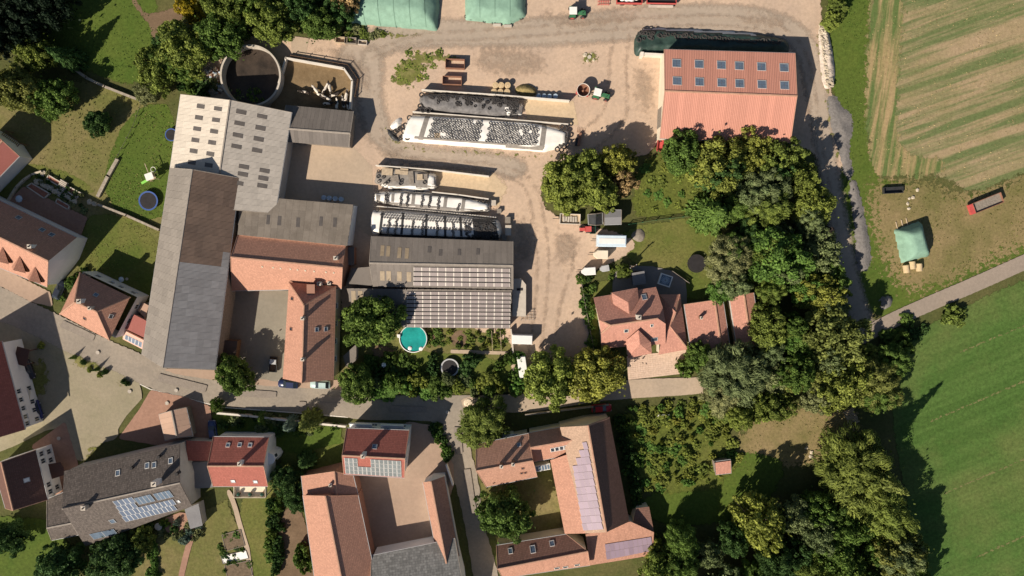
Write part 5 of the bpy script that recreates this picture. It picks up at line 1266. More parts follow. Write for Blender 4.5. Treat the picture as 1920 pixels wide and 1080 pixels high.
shrubs([(690, 672), (830, 672), (940, 680), (955, 700), (690, 700)], 12, 16, 'shrub in the pool garden', 'shrubs of the pool garden', ('dg', 'mg', 'dg'), (9, 17), (1.2, 3), seed=15)
shrubs([(955, 670), (975, 670), (985, 738), (955, 738)], 6, 14, 'hedge plant beside the white box trailer', 'hedge beside the white box trailer', ('bg', 'mg'), (11, 16), (2, 3), ('bush',), seed=17)
shrubs([(1085, 510), (1110, 520), (1118, 690), (1108, 690)], 14, 11, 'hedge plant along the villa fence beside the dirt lane', 'villa fence hedge', ('mg', 'dg', 'bg'), (7, 12), (1, 2), ('bush',), seed=18)
shrubs([(505, 940), (530, 925), (520, 1080), (505, 1080)], 16, 12, 'hedge plant between the balcony garden and the long barn', 'hedge by the balcony garden', ('mg', 'dg'), (9, 14), (1.2, 2.4), ('bush',), seed=19)
shrubs([(808, 800), (822, 795), (845, 860), (838, 868)], 12, 9, 'hedge plant beside the side street', 'hedge beside the side street', ('mg', 'dg', 'bg'), (7, 10), (1.2, 1.8), ('bush',), seed=20)
shrubs([(270, 985), (310, 975), (380, 985), (375, 1030), (300, 1010)], 14, 11, 'shrub around the slate house patio', 'shrubs round the slate house patio', ('dg', 'kh', 'mg', 'bl'), (6, 12), (.6, 1.6), seed=21)
shrubs([(55, 335), (85, 318), (165, 375), (160, 400)], 18, 11, 'shrub in the terraced rock garden', 'shrubs of the rock garden', ('dg', 'kh', 'gg', 'og'), (4, 9), (.5, 1.1), seed=22)
shrubs([(405, 1000), (455, 995), (470, 1070), (420, 1075)], 16, 9, 'vegetable plant in the framed beds beside the garden path', 'vegetables in the framed beds', ('mg', 'bg', 'dg'), (4, 8), (.3, .8), ('leafy',), seed=23)
shrubs([(275, 1005), (285, 1000), (295, 1080), (280, 1080)], 8, 10, 'hedge plant below the slate house', 'hedge below the slate house', ('bg',), (7, 10), (1.0, 1.6), ('bush',), seed=24)
shrubs([(1620, 660), (1700, 600), (1770, 590), (1700, 660), (1650, 720)], 10, 20, 'shrub on the bank of the field path', 'shrubs on the path bank', ('dg', 'mg'), (10, 18), (1, 2), ('bush',), seed=25)
shrubs([(400, 790), (470, 775), (640, 800), (560, 815), (420, 800)], 14, 14, 'shrub behind the roadside garden wall', 'shrubs behind the roadside garden wall', ('dg', 'mg', 'gg'), (7, 13), (.8, 1.8), seed=26)
shrubs([(330, 120), (400, 150), (400, 175), (340, 178)], 9, 15, 'shrub beside the scrap heap and tank', 'shrubs beside the scrap heap', ('dg', 'mg', 'gg'), (9, 16), (1, 2.5), seed=27)
shrubs([(645, 48), (720, 62), (720, 70), (650, 68)], 8, 11, 'weed along the green tarpaulin stack', 'weeds along the green stack', ('og', 'kh'), (6, 11), (.5, 1.1), seed=28)
shrubs([(1190, 310), (1270, 300), (1340, 380), (1190, 400)], 16, 17, 'tuft of meadow grass behind the grey shed', 'tall grass behind the grey shed', ('yg', 'og', 'bg'), (6, 11), (.35, .7), ('leafy',), seed=29, name='grass_tuft', cat='grass tuft')
shrubs([(150, 500), (180, 520), (140, 545), (105, 560)], 8, 10, 'hedge plant between the two tiled houses', 'hedge between the tiled houses', ('dg', 'mg'), (6, 10), (1, 1.8), ('bush',), seed=30)
shrubs([(1140, 500), (1180, 498), (1170, 520), (1140, 525)], 5, 9, 'shrub beside the grey paved terrace', 'patio bushes', ('og', 'mg'), (5, 9), (.7, 1.3), ('bush',), seed=31)
shrubs([(735, 150), (765, 95), (830, 98), (790, 160)], 16, 12, 'weed clump on the gravelly yard', 'weed clumps on the yard', ('yg', 'og'), (5, 10), (.25, .5), ('leafy',), seed=32, name='weed_clump', cat='weed')
shrubs([(425, 165), (490, 165), (500, 190), (440, 188)], 9, 10, 'weed growing inside the slurry tank', 'weeds in the slurry tank', ('gg', 'mg'), (5, 8), (.4, .7), ('leafy',), seed=33, name='weed_clump', cat='weed')
for x, y, h, ck in ((134, 671, 2.6, 'mg'), (155, 680, 1.4, 'dg'), (167, 693, 1.0, 'yg'), (176, 694, 3.0, 'dg'), (186, 703, 1.0, 'yg'), (195, 698, 1.6, 'dg'), (231, 716, 1.2, 'dg'), (238, 720, 1.2, 'dg')):
    tall = h > 1.2
    plant(x, y, 5 if h > 2 else 5.5, h, 'bush' if h < 2 else 'conifer', ck, 'clipped dark conifer on the little green of the square' if tall else 'small round shrub on the little green of the square' if ck == 'yg' else 'small dark shrub on the island of the square', 'shrub', 'shrub', 'conifers on the square' if tall else 'round shrubs on the square' if ck == 'yg' else 'shrubs on the square', trunk=False)
plant(76, 648, 7, 1.2, 'bush', 'yg', 'bright shrub in the shaded yard of the large white house', 'shrub', 'shrub', trunk=False)

# rough grass standing in the meadows, lawns and verges
def grass(name, polys, per_m2, col, size, label, seed):
    r = np.random.default_rng(seed); Cs = []
    for poly in polys:
        P = [at(x, y) for x, y in poly]; xs = [p.x for p in P]; ys = [p.y for p in P]
        A = (max(xs) - min(xs)) * (max(ys) - min(ys)); n = int(A * per_m2)
        X = r.uniform(min(xs), max(xs), n); Y = r.uniform(min(ys), max(ys), n)
        k = signed_dist(P, X, Y) > 0
        # patchy stand
        d = np.sin(X * .31 + seed) * np.sin(Y * .27 - seed) + np.sin(X * .83) * np.sin(Y * .71 + seed) * .6 + r.normal(0, .5, n)
        k &= d > -.1
        Cs.append(np.stack([X[k], Y[k], np.zeros(k.sum())], 1))
    C = np.concatenate(Cs); n = len(C); s = size * r.uniform(.5, 1.3, n); C[:, 2] = .07 + s * .15
    N = np.stack([r.normal(0, .5, n), r.normal(0, .5, n), np.full(n, 1.3)], 1); T = r.normal(0, 1, (n, 3))
    o = link(name, quads_mesh(name, C, N, T, s, s * .45, r.random(n))); o.color = (*col, 1); tag(o, label, 'grass', kind='stuff')
grass('grass', [[(-60, 330), (60, 150), (180, 150), (330, 200), (300, 480), (220, 520), (150, 500), (160, 380), (60, 310), (0, 350)]], 3.0, (.19, .18, .06), .17, 'short dry grass standing on the meadow', 1)
grass('grass', [[(90, 60), (250, -30), (300, 70), (265, 170), (150, 130)], [(215, 255), (265, 195), (330, 195), (318, 330), (303, 428), (185, 378)], [(1578, -20), (1630, -20), (1615, 330), (1640, 520), (1590, 400)]], 3.0, (.10, .155, .03), .18, 'lush green grass on the lawns and verges', 2)
grass('grass', [[(1640, 340), (1740, 335), (1800, 372), (1960, 320), (1910, 468), (1700, 560), (1640, 480)], [(1375, 850), (1400, 790), (1600, 770), (1560, 855), (1390, 890)], [(1180, 430), (1340, 410), (1360, 540), (1240, 520)], [(440, 940), (510, 920), (520, 1080), (450, 1080)], [(180, 395), (298, 430), (290, 540), (150, 500)]], 2.6, (.175, .17, .055), .17, 'mown and dry grass on lawns and the wagon meadow', 3)
grass('grass', [[(1185, 405), (1200, 305), (1260, 285), (1335, 330), (1335, 395)], [(1170, 765), (1350, 760), (1380, 880), (1330, 910), (1200, 925)]], 4.0, (.15, .17, .035), .28, 'tall grass and weeds in the clearing and vegetable garden', 4)
grass('stubble', [[(1640, -20), (1990, -20), (1990, 290), (1830, 360), (1770, 325), (1640, 325), (1625, 180)]], 1.5, (.42, .33, .17), .16, 'dry stubble standing on the striped field', 6)
# ------------------------------------------------------------------ heaps, clamps and tarpaulins
def vnoise(X, Y, sc, seed=0.0):
    f = np.frompyfunc(lambda x, y: mnoise.noise((x * sc + seed, y * sc - seed, seed * .37)), 2, 1)
    return f(X, Y).astype(float)
def mound(name, label, cat, poly, h, edge, m, amp=.15, sc=.5, cell=.4, smooth=1, power=.6, kind=None, group=None, z0=0.0):
    P = [at(x, y) for x, y in poly]
    if smooth: P = smooth_poly(P, smooth)
    sd_ = len(poly) * 1.7 + h
    def hf(X, Y, S=None):
        S = signed_dist(P, X, Y) if S is None else S
        t = np.clip(S / edge, 0, 1) ** power
        return z0 + h * t + amp * t * vnoise(X, Y, sc, sd_) + amp * .4 * t * vnoise(X, Y, sc * 3.1, sd_)
    o = patch(name, poly, m, .8 if m == 'mat_gravel' else cell * .6, cell, smooth, .0, lambda X, Y, S: hf(X, Y, S) + (.03 if m == 'mat_gravel' else np.minimum(S, 0) * 1.5), kind=kind)
    if kind is None and 'kind' in o: del o['kind']
    tag(o, label, cat, group)
    return o, hf
def cover(host, hf, poly, m, name='cover_strip', lift=.035, cell=.3, smooth=0):
    if len(poly) == 4:
        q = [at(x, y) for x, y in poly]
        nu = max(2, int((q[1] - q[0]).length / .35)); nv = max(2, int((q[3] - q[0]).length / .35))
        U, V_ = np.meshgrid(np.linspace(0, 1, nu + 1), np.linspace(0, 1, nv + 1))
        B = lambda k: (q[0][k] * (1 - U) + q[1][k] * U) * (1 - V_) + (q[3][k] * (1 - U) + q[2][k] * U) * V_
        X, Y = B(0), B(1); Z = hf(X, Y) + lift
        idx = np.arange(X.size).reshape(X.shape)
        F = np.stack([idx[:-1, :-1].ravel(), idx[:-1, 1:].ravel(), idx[1:, 1:].ravel(), idx[1:, :-1].ravel()], 1)
        return link(name, mesh(name, np.stack([X.ravel(), Y.ravel(), Z.ravel()], 1).tolist(), F.tolist(), m, smooth=True), host)
    o = patch(name, poly, m, .05, cell, smooth, 0, lambda X, Y, S: hf(X, Y) + lift)
    del o['kind']; o.parent = host
    return o
TYRE = Geo().ring(.26, .068, 14, 6).me('tyre', 'rubber', True)
BIGT = Geo().ring(.44, .15, 16, 8).me('big_tyre', 'rubber', True)
SMALLT = Geo().ring(.25, .095, 12, 6).me('small_tyre', 'rubber', True)
NT_ = [0]
def tyre(px, py, z, label, group, s=1.0, me=None, tilt=0.0):
    o = link('tyre', me or TYRE); o.location = at(px, py, z + .08) ; o.scale = (s, s, s * .9); o.rotation_euler = (rng.uniform(-.12, .12) + tilt, rng.uniform(-.12, .12), rng.uniform(0, 6))
    tag(o, label, 'tyre', group); NT_[0] += 1
    return o
def tyre_mass(name, pts, label, parent=None):
    g_ = Geo()
    for px, py, z, s in pts:
        t = Geo().ring(.26 * s, .088 * s, 11, 5); M = Matrix.Translation(at(px, py, z + .08)) @ Matrix.Rotation(rng.uniform(-.25, .25), 4, 'X') @ Matrix.Rotation(rng.uniform(-.25, .25), 4, 'Y')
        g_.add([M @ Vector(v) for v in t.v], t.f)
    o = g_.part(name, 'rubber', parent, True); tag(o, label, 'tyres' if label else None, kind='stuff'); return o
def lerp2(a, b, t): return (a[0] + (b[0] - a[0]) * t, a[1] + (b[1] - a[1]) * t)
def quadpt(q, u, v): return lerp2(lerp2(q[0], q[1], u), lerp2(q[3], q[2], u), v)
def rect(q, u0, u1, v0, v1): return [quadpt(q, u0, v0), quadpt(q, u1, v0), quadpt(q, u1, v1), quadpt(q, u0, v1)]

def run_wall(name, label, pts, h, th, m, cat='wall', top=None, group=None, posts=None, z0=0.0):
    P = [at(x, y) for x, y in pts]; c = P[0].lerp(P[-1], .5)
    root = empty(name, (c.x, c.y, 0), label, cat, group)
    g_ = Geo()
    for a, b in zip(P, P[1:]):
        d = b - a; mid = (a + b) / 2 - c
        g_.box((mid.x, mid.y, z0 + h / 2), (d.length + th * .5, th, h), math.atan2(d.y, d.x))
    g_.part('wall' if cat == 'wall' else 'panel', m, root)
    if top:
        g2_ = Geo()
        for a, b in zip(P, P[1:]):
            d = b - a; mid = (a + b) / 2 - c
            g2_.box((mid.x, mid.y, z0 + h + .04), (d.length + th * .6, th + .12, .08), math.atan2(d.y, d.x))
        g2_.part('coping', top, root)
    return root
def fence(name, label, pts, h, m, step=2.2, rails=2, cat='fence', rm=None, wd=.06, boards=False):
    P = [at(x, y) for x, y in pts]; c = P[0].lerp(P[-1], .5)
    root = empty(name, (c.x, c.y, 0), label, cat)
    for a, b in zip(P, P[1:]):
        d = b - a; n = max(1, round(d.length / step)); ang = math.atan2(d.y, d.x)
        for i in range(n + 1):
            p = a.lerp(b, i / n) - c
            Geo().box((p.x, p.y, h / 2), (.12, .12, h), ang).part('post', m, root)
        for k in range(rails):
            z = h * (k + .7) / rails; p = (a + b) / 2 - c
            Geo().box((p.x, p.y, z), (d.length, wd, .14 if not boards else h / rails * .8), ang).part('rail', rm or m, root)
    return root

# white clamp with the tyre carpet
qW = [(774, 211), (1065, 233), (1060, 287), (756, 264)]
clW, hW = mound('silage_clamp', 'long white-sheeted silage clamp weighted with two tyre carpets', 'silage clamp', [(775, 211), (1066, 232), (1062, 288), (900, 277), (762, 266), (752, 262), (760, 232)], 1.9, .8, 'film_white', .10, .5)
for r_ in (rect(qW, .095, .125, .12, .95), rect(qW, .835, .865, .12, .95), rect(qW, .06, .86, .07, .13), rect(qW, .07, .64, .86, .93), rect(qW, .63, .86, .86, .99)): cover(clW, hW, r_, 'strip_grey')
for u0, u1 in ((.145, .465), (.505, .825)):
    for j in range(7):
        for i in range(16):
            u = u0 + (u1 - u0) * (i + .5 * (j % 2)) / 16; v = .16 + .68 * j / 6.6
            if (u0 < .2 and 3 <= i <= 4 and j == 5) or rng.random() < .03: continue
            x, y = quadpt(qW, u, v); tyre(x + rng.uniform(-.5, .5), y + rng.uniform(-.5, .5), 1.92, 'car tyre in the dense carpet on the white silage clamp', 'tyre carpet on the white clamp', .92)
o = Geo().box((0, 0, .06), (1.1, 1.0, .06), .05).part('board', 'wood_pale'); o.location = at(820, 254, 1.9); tag(o, 'pale square board lying among the tyres of the white clamp', 'board')
for x, y in ((1054, 238), (1060, 241), (1052, 247), (1058, 252), (1053, 259), (1060, 262), (1052, 270), (1058, 275), (1045, 280), (1053, 281)): tyre(x, y, 1.45, 'large tractor tyre on the far end of the white clamp', 'tractor tyres at the white clamp end', .95, BIGT)
for x, y in ((768, 221), (772, 226), (760, 235), (757, 246), (764, 258), (750, 241), (741, 247), (752, 258)): tyre(x, y, .5 if x < 757 else 1.2, 'large tractor tyre at the white clamp corner heap', 'tractor tyres at the clamp corner', 1.0, BIGT, rng.uniform(-.4, .4))
mound('film_heap', 'crumpled heap of white plastic film at the white clamp corner', 'film heap', [(733, 232), (748, 219), (756, 222), (752, 240), (740, 246), (730, 240)], .7, .8, 'film_white', .5, 1.3, .3)
mound('scrap_heap', 'dark heap of scrap tyres and film beside the white clamp', 'scrap heap', [(722, 238), (735, 244), (752, 262), (748, 270), (730, 258)], .8, .9, 'sheet_black', .6, 1.5, .3)
# black clamp
qB = [(792, 173), (978, 186), (973, 225), (804, 212)]
clB, hB = mound('silage_clamp', 'dark net-covered silage clamp with scattered tyres between concrete walls', 'silage clamp', [(790, 172), (980, 186), (976, 226), (800, 211), (786, 195)], 2.0, .7, 'net_dark', .16, .6)
cover(clB, hB, rect(qB, .985, 1.06, .03, .98), 'film_white'); cover(clB, hB, [(950, 208), (953, 224), (957, 224)], 'film_white')
tyre_mass('tyre_cluster', [(*quadpt(qB, u, v), 2.05, rng.uniform(.85, 1.1)) for u, v in [(rng.uniform(.05, .97), abs(rng.gauss(0, .20)) + .07) for _ in range(120)] if v < .62] + [(*quadpt(qB, rng.uniform(.85, .98), rng.uniform(.1, .9)), 2.05, 1) for _ in range(18)], 'scattered tyres along the dark net-covered clamp')
for x, y in ((791, 178), (797, 190), (793, 206), (803, 207), (788, 199)): tyre(x, y, 1.5, 'large tractor tyre at the dark clamp end', 'tractor tyres at the dark clamp end', 1.0, BIGT)
run_wall('clamp_wall', 'concrete clamp wall behind the round bales and dark clamp', [(793, 172), (930, 181), (1066, 192)], 2.0, .2, 'concrete_light')
run_wall('clamp_wall', 'concrete wall between the dark clamp and white clamp', [(776, 212), (930, 224), (1064, 235)], 1.6, .2, 'concrete_light')
# lower three clamps
qa_ = [(711, 314), (820, 321), (816, 360), (703, 351)]
clA, hA = mound('silage_clamp', 'grey board-covered silage clamp beside the sandy feed floor', 'silage clamp', [(709, 313), (821, 320), (822, 362), (700, 352)], 1.9, .6, 'strip_grey', .2, .6)
cover(clA, hA, rect(qa_, .88, 1.0, .02, 1), 'film_white'); cover(clA, hA, [(718, 350), (760, 352), (812, 356), (812, 362), (760, 360), (716, 356)], 'film_white'); cover(clA, hA, [(708, 313), (815, 320), (815, 324), (708, 317)], 'film_white')
for k_, (x, y, l, w_, a) in enumerate(((753, 323, 2.6, .9, -5), (771, 333, 1.0, 2.6, 4), (788, 332, 1.4, 1.2, 3), (797, 331, 1.0, 1.0, 0), (726, 322, 2.2, 1.4, -4), (740, 334, 1.6, 1.2, 8), (758, 318, 1.6, .5, -6))):
    o = Geo().box((0, 0, .05), (l, w_, .1)).part('board', 'wood_grey' if k_ % 2 else 'wood_pale'); o.location = at(x, y, 2.05); o.rotation_euler.z = R(a); tag(o, 'weathered board laid on the grey board-covered clamp', 'board', 'boards on the grey clamp')
for x, y in ((710, 321), (709, 331), (711, 340), (719, 332), (722, 345), (731, 337), (752, 339), (751, 344), (796, 342), (727, 341)): tyre(x, y, 1.95, 'tyre lying on the grey board-covered clamp', 'tyres on the grey clamp', 1.15)
qb_ = [(710, 354), (919, 374), (914, 403), (708, 385)]
clb, hb = mound('silage_clamp', 'white clamp with grey cross strips and tidy single tyre lines', 'silage clamp', [(703, 352), (920, 373), (917, 405), (702, 386)], 2.1, .55, 'film_white', .07, .5)
for u0, u1 in ((.0, .035), (.135, .16), (.315, .345), (.60, .63), (.76, .79)): cover(clb, hb, rect(qb_, u0, u1, .05, .97), 'strip_grey')
for r_ in (rect(qb_, .0, 1, .78, .97), rect(qb_, .1, .98, .03, .16)): cover(clb, hb, r_, 'strip_grey', lift=.05)
for u, v0, v1, n in ((.07, .12, .8, 7), (.09, .3, .8, 5), (.205, .2, .85, 6), (.265, .2, .85, 6), (.40, .2, .82, 6), (.465, .22, .8, 6), (.545, .22, .86, 6), (.73, .5, .86, 4)):
    for k_ in range(n):
        x, y = quadpt(qb_, u + rng.uniform(-.006, .006), v0 + (v1 - v0) * k_ / (n - 1)); tyre(x, y, 2.12, 'tyre in a straight line across the grey-striped white clamp', 'tyre lines on the striped clamp', .78, SMALLT)
for x, y in ((705, 357), (705, 366), (704, 376), (704, 383), (899, 380), (906, 377), (903, 391), (912, 383), (912, 391), (907, 386)): tyre(x, y, 1.5, 'large tyre holding the ends of the grey-striped clamp', 'end tyres of the striped clamp', 1.5)
qc_ = [(706, 389), (931, 408), (938, 450), (698, 442)]
clc, hc_ = mound('silage_clamp', 'white clamp beside the solar shed with black cross strips and dense tyre band', 'silage clamp', [(700, 388), (932, 408), (942, 430), (938, 452), (700, 445), (694, 415)], 2.0, .55, 'film_white', .08, .5)
for u0, u1 in ((.06, .08), (.228, .247), (.418, .437), (.568, .587), (.693, .712), (.80, .99)): cover(clc, hc_, rect(qc_, u0, u1, .12, .98), 'sheet_black')
cover(clc, hc_, rect(qc_, .05, .98, .93, 1.0), 'sheet_black', lift=.05)
pts = []
for j in range(4):
    for i in range(42): pts.append((*quadpt(qc_, .045 + .92 * (i + .5 * (j % 2)) / 42, .06 + .09 * j), 2.05, .62))
for i in range(27): pts.append((*quadpt(qc_, .08 + .025 * i, .62), 2.05, .66))
for _ in range(60): pts.append((*quadpt(qc_, rng.uniform(.80, .985), rng.uniform(.3, .95)), 2.05, rng.uniform(.6, 1.3)))
for _ in range(26): pts.append((*quadpt(qc_, rng.uniform(.73, .79), rng.uniform(.35, .9)), 2.05, rng.uniform(.6, .8)))
for u, n in ((.12, 8), (.175, 8), (.31, 8), (.39, 8), (.505, 8), (.635, 8)):
    for k_ in range(n): pts.append((*quadpt(qc_, u + rng.uniform(-.006, .006), .4 + .52 * k_ / (n - 1)), 2.05, rng.uniform(.62, .8)))
tyre_mass('tyre_band', pts, 'dense band and lines of tyres on the clamp beside the solar shed')
for x, y in ((707, 393), (706, 403), (712, 410), (705, 414), (704, 424), (711, 424), (715, 432)): tyre(x, y, 1.5, 'large tyre on the rounded end of the clamp by the solar shed', 'end tyres by the solar shed', 1.5)
run_wall('clamp_wall', 'concrete clamp wall with white film above the sandy feed floor', [(708, 312), (815, 320), (917, 332)], 2.0, .2, 'concrete_light')
run_wall('clamp_wall', 'concrete wall ending at the sandy feed floor above the striped clamp', [(812, 361), (860, 366), (916, 374)], 1.6, .25, 'concrete_light')
run_wall('clamp_wall', 'low concrete wall between the two lower white clamps', [(706, 387), (820, 397), (930, 408)], 1.5, .2, 'concrete_light')
for k_, (x, y, l, w_, h) in enumerate(((952, 413, 1.0, 1.2, 1.0), (953, 432, 1.1, 2.0, 1.2), (946, 446, 1.0, 1.2, .9), (925, 381, 1.0, 1.0, .9), (936, 396, .8, .8, .8))):
    o = Geo().box((0, 0, h / 2), (l, w_, h)).box((0, 0, h + .04), (l + .12, w_ + .12, .08)).part('crate', 'wood_grey' if k_ % 2 == 0 else 'concrete'); o.location = at(x, y); tag(o, 'grey crate or block at the shed corner beside the lower clamps', 'crate', 'crates by the shed corner')
# dark clamp behind the barn
clD, hD = mound('silage_clamp', 'black-green sheeted clamp squeezed behind the salmon barn', 'silage clamp', [(1189, 68), (1207, 53), (1300, 57), (1400, 62), (1470, 72), (1479, 84), (1478, 103), (1245, 101), (1206, 103), (1193, 107), (1188, 100)], 1.6, 1.2, 'tarp_dark_green', .22, .7)
cover(clD, hD, [(1208, 52), (1240, 52), (1412, 63), (1412, 67), (1240, 57), (1208, 55)], 'film_white', lift=.06)
tyre_mass('tyre_row', [(1205 + i * 5.5 + rng.uniform(-2, 2), 62 + i * .36 + rng.uniform(-2, 3), 1.6, rng.uniform(.9, 1.7)) for i in range(48)] + [(rng.uniform(1196, 1225), rng.uniform(60, 75), 1.5, rng.uniform(1.0, 1.9)) for _ in range(10)], 'row of tyres along the black-green sheeted clamp')

# tarpaulin stacks
tk_, hk_ = mound('tarpaulin_stack', 'long bale stack under a pale green tarpaulin beside the round tree', 'bale stack', [(656, -30), (820, -22), (824, 12), (820, 58), (656, 44)], 3.4, 3.0, 'tarp_green', .18, .35, .45, 0, .5)
for x in (684, 712, 741, 770, 798): cover(tk_, hk_, [(x, -26), (x + 1.2, -26), (x + 3, 54), (x + 1.8, 54)], 'green_strap', 'strap', .03)
ts, th_ = mound('tarpaulin_stack', 'square bale stack under a pale green tarpaulin edged with tyres', 'bale stack', [(872, -40), (984, -40), (986, 32), (955, 48), (873, 38)], 2.2, 2.2, 'tarp_green', .15, .4, .45, 0, .5)
for x, y in ((873, 31), (883, 35), (908, 40), (925, 43), (931, 43), (940, 42), (956, 44), (977, 35), (981, 25), (984, 10)): tyre(x, y, .35, 'tyre on the tarpaulin edge of the square green stack', 'tyres on the green stack edge', 1.0)
for x, y in ((932, 48), (952, 50)):
    o = Geo().box((0, 0, .3), (1.6, .5, .6)).part('concrete_block', 'concrete'); o.location = at(x, y); tag(o, 'pale concrete block against the square green stack', 'block', 'blocks at the green stack')
for x in (900, 928, 956): cover(ts, th_, [(x, -38), (x + 1, -38), (x + 1, 36), (x, 36)], 'green_strap', 'strap', .03)
mound('tarpaulin_stack', 'straw bale stack under a green tarpaulin on the grass by the path', 'bale stack', [(1677, 432), (1722, 416), (1727, 440), (1738, 480), (1690, 492)], 3.6, 1.6, 'tarp_green', .16, .5, .4, 0, .45)
# heaps
mound('rubble_heap', 'long heap of white broken stone beside the track', 'rubble heap', [(1533, 42), (1550, 44), (1564, 110), (1566, 150), (1556, 168), (1542, 166), (1535, 110)], 1.3, 1.6, 'mat_rubble', .35, .9, .3)
gst = Geo()
for _ in range(420):
    t = rng.random(); x = 1536 + 14 * t + rng.uniform(0, 13); y = 46 + 116 * t; s = rng.uniform(.16, .42)
    p = at(x, y, rng.uniform(.5, 1.1)); M = Matrix.Translation(p) @ Matrix.Rotation(rng.uniform(0, 6), 4, Vector((rng.random(), rng.random(), rng.random())).normalized()); gst.box((0, 0, 0), (s * 1.3, s, s * .8), 0, 0, .7, M)
tag(gst.part('broken_stone', 'rock'), 'broken white stones covering the rubble heap', 'stones', kind='stuff')
mound('gravel_heap', 'grey gravel heap spreading between the track and the meadow', 'gravel heap', [(1546, 178), (1568, 178), (1578, 203), (1596, 210), (1600, 245), (1590, 280), (1602, 330), (1588, 340), (1570, 290), (1554, 230)], 0.6, 3.2, 'mat_gravel', .35, .5, .4)
mound('gravel_heap', 'long grey gravel bank along the shaded track', 'gravel heap', [(1590, 335), (1608, 340), (1620, 400), (1634, 470), (1630, 505), (1604, 512), (1603, 440), (1596, 390)], 0.7, 2.4, 'mat_gravel', .3, .5, .4)
mound('gravel_heap', 'small pale gravel pile near the path corner', 'gravel heap', [(1650, 556), (1668, 552), (1674, 566), (1664, 580), (1650, 578)], .9, 1.0, 'mat_gravel', .25, .8, .3)
mound('hay_heap', 'netted hay heap beside the round straw bales', 'hay heap', [(962, 172), (972, 159), (990, 157), (1006, 166), (1006, 180), (985, 184)], 1.7, 1.4, 'hay', .6, .9, .3)
mound('stick_heap', 'heap of greyish sticks behind the white and blue box trailer', 'heap', [(1180, 440), (1200, 425), (1212, 438), (1205, 455), (1188, 452)], .6, 1.4, 'wood_grey', .4, 1.2, .3)

# ------------------------------------------------------------------ farm things
def bale(px, py, label, group, r_=.66, h=1.2, m='straw', lying=None, z=0.0, name='round_bale', cat='bale'):
    key = ('bale', m, r_, h)
    if key not in UNIT: UNIT[key] = Geo().lathe([(0, 0), (r_ * .95, 0), (r_, .08), (r_, h - .08), (r_ * .95, h), (r_ * .72, h + .02), (r_ * .7, h - .02), (r_ * .4, h + .02), (r_ * .38, h - .02), (0, h + .02)], 22).me('bale', m, False)
    o = link(name, UNIT[key]); o.location = at(px, py, z) if lying is None else at(px, py, z + r_)
    if lying is not None: o.rotation_euler = (R(90), 0, R(lying)); 
    tag(o, label, cat, group); return o
for x, y in ((929.5, 162), (940, 162), (952, 162), (926.5, 174), (938.5, 174.5), (951, 174.5)): bale(x, y, 'round straw bale standing against the clamp wall', 'straw bales at the clamp wall', .63, 1.3)
for x, y in ((1010, 182), (1020, 182), (1030, 182.5), (1041, 182)): bale(x, y, 'bluish-white wrapped bale behind the clamp wall', 'wrapped bales', .5, 1.1, 'film_blue')
for x, y, a in ((1698, 497, 10), (1723, 494, 5), (1710, 490, 8)): bale(x, y, 'straw bale sticking out from under the green tarpaulin stack', 'bales under the meadow stack', .62, 1.6, 'straw', a)
for x, y in ((609, 371), (619, 372), (630, 373), (641, 374)): bale(x, y, 'white plastic barrel row in the shade of the dairy shed', 'barrels by the dairy shed', .5, 1.0, 'film_blue', name='barrel', cat='barrel')
for x, y in ((1681, 424), (1691, 420), (1700, 417)):
    o = Geo().tube((0, -.9, .12), (0, .9, .12), .1, .1, 8).part('fence_post', 'wood_pale'); o.location = at(x, y); o.rotation_euler.z = R(15); tag(o, 'loose pale post lying at the meadow stack', 'post', 'posts at the meadow stack')

def openbox(name, label, px, py, L, W, H, rz, m, floor, cat, z=0.0, wheels=0, th=.09, load=None, drawbar=False):
    root = empty(name, at(px, py), label, cat, None, R(rz))
    Geo().box((0, 0, z + .06), (L, W, .12)).part('floor', floor, root)
    for s in (-1, 1):
        Geo().box((0, s * (W / 2 - th / 2), z + H / 2 + .12), (L, th, H)).part('side_wall', m, root)
        Geo().box((s * (L / 2 - th / 2), 0, z + H / 2 + .12), (th, W - 2 * th, H)).part('end_wall', m, root)
    for k_ in range(wheels):
        for s in (-1, 1):
            x = (-L * .25 + k_ * L * .5) if wheels > 1 else 0
            Geo().tube((x, s * (W / 2 - .3), .38), (x, s * (W / 2 - .02), .38), .38, .38, 14).part('wheel', 'rubber', root)
    if drawbar: Geo().box((-L / 2 - .7, 0, z), (1.5, .12, .1)).part('drawbar', 'black_metal', root)
    return root
openbox('skip_container', 'rusty open skip container standing nearer the track', 854, 122, 3.9, 1.9, 1.2, -2, 'rust', 'rust_pale', 'container')
openbox('skip_container', 'rusty open skip container next to the clamp wall', 848.5, 153, 3.9, 1.7, 1.2, -2, 'rust', 'rust_pale', 'container')
t_ = openbox('feed_trailer', 'flatbed trailer with pale load at the lane bend', 1068, 411, 4.2, 2.1, .5, -2, 'concrete_light', 'wood_pale', 'trailer', .75, 2, drawbar=True)
for k_ in range(6): Geo().box((-1.3 + k_ * .5, rng.uniform(-.2, .2), 1.0), (.36, 1.1, .25), rng.uniform(-.1, .1)).part('sack', 'concrete', t_)
t_ = openbox('farm_trailer', 'red farm trailer filled with white bags', 1178, 0, 5.2, 2.4, .9, -1, 'red_paint', 'mat_black', 'trailer', .8, 2)
for k_ in range(9): 
    o = Geo().lathe([(0, 0), (.45, .1), (.5, .4), (.2, .6), (0, .62)], 8).part('bag', 'film_white', t_); o.location = (-1.9 + .48 * k_, rng.uniform(-.5, .4), .95)
t_ = openbox('farm_trailer', 'red framed trailer with dark load floor beside the bag trailer', 1238, 0, 6.0, 2.4, .6, -1, 'red_paint', 'mat_black', 'trailer', .9, 2)
Geo().box((0, -1.5, .7), (5.0, .5, .15)).part('step_board', 'concrete', t_)
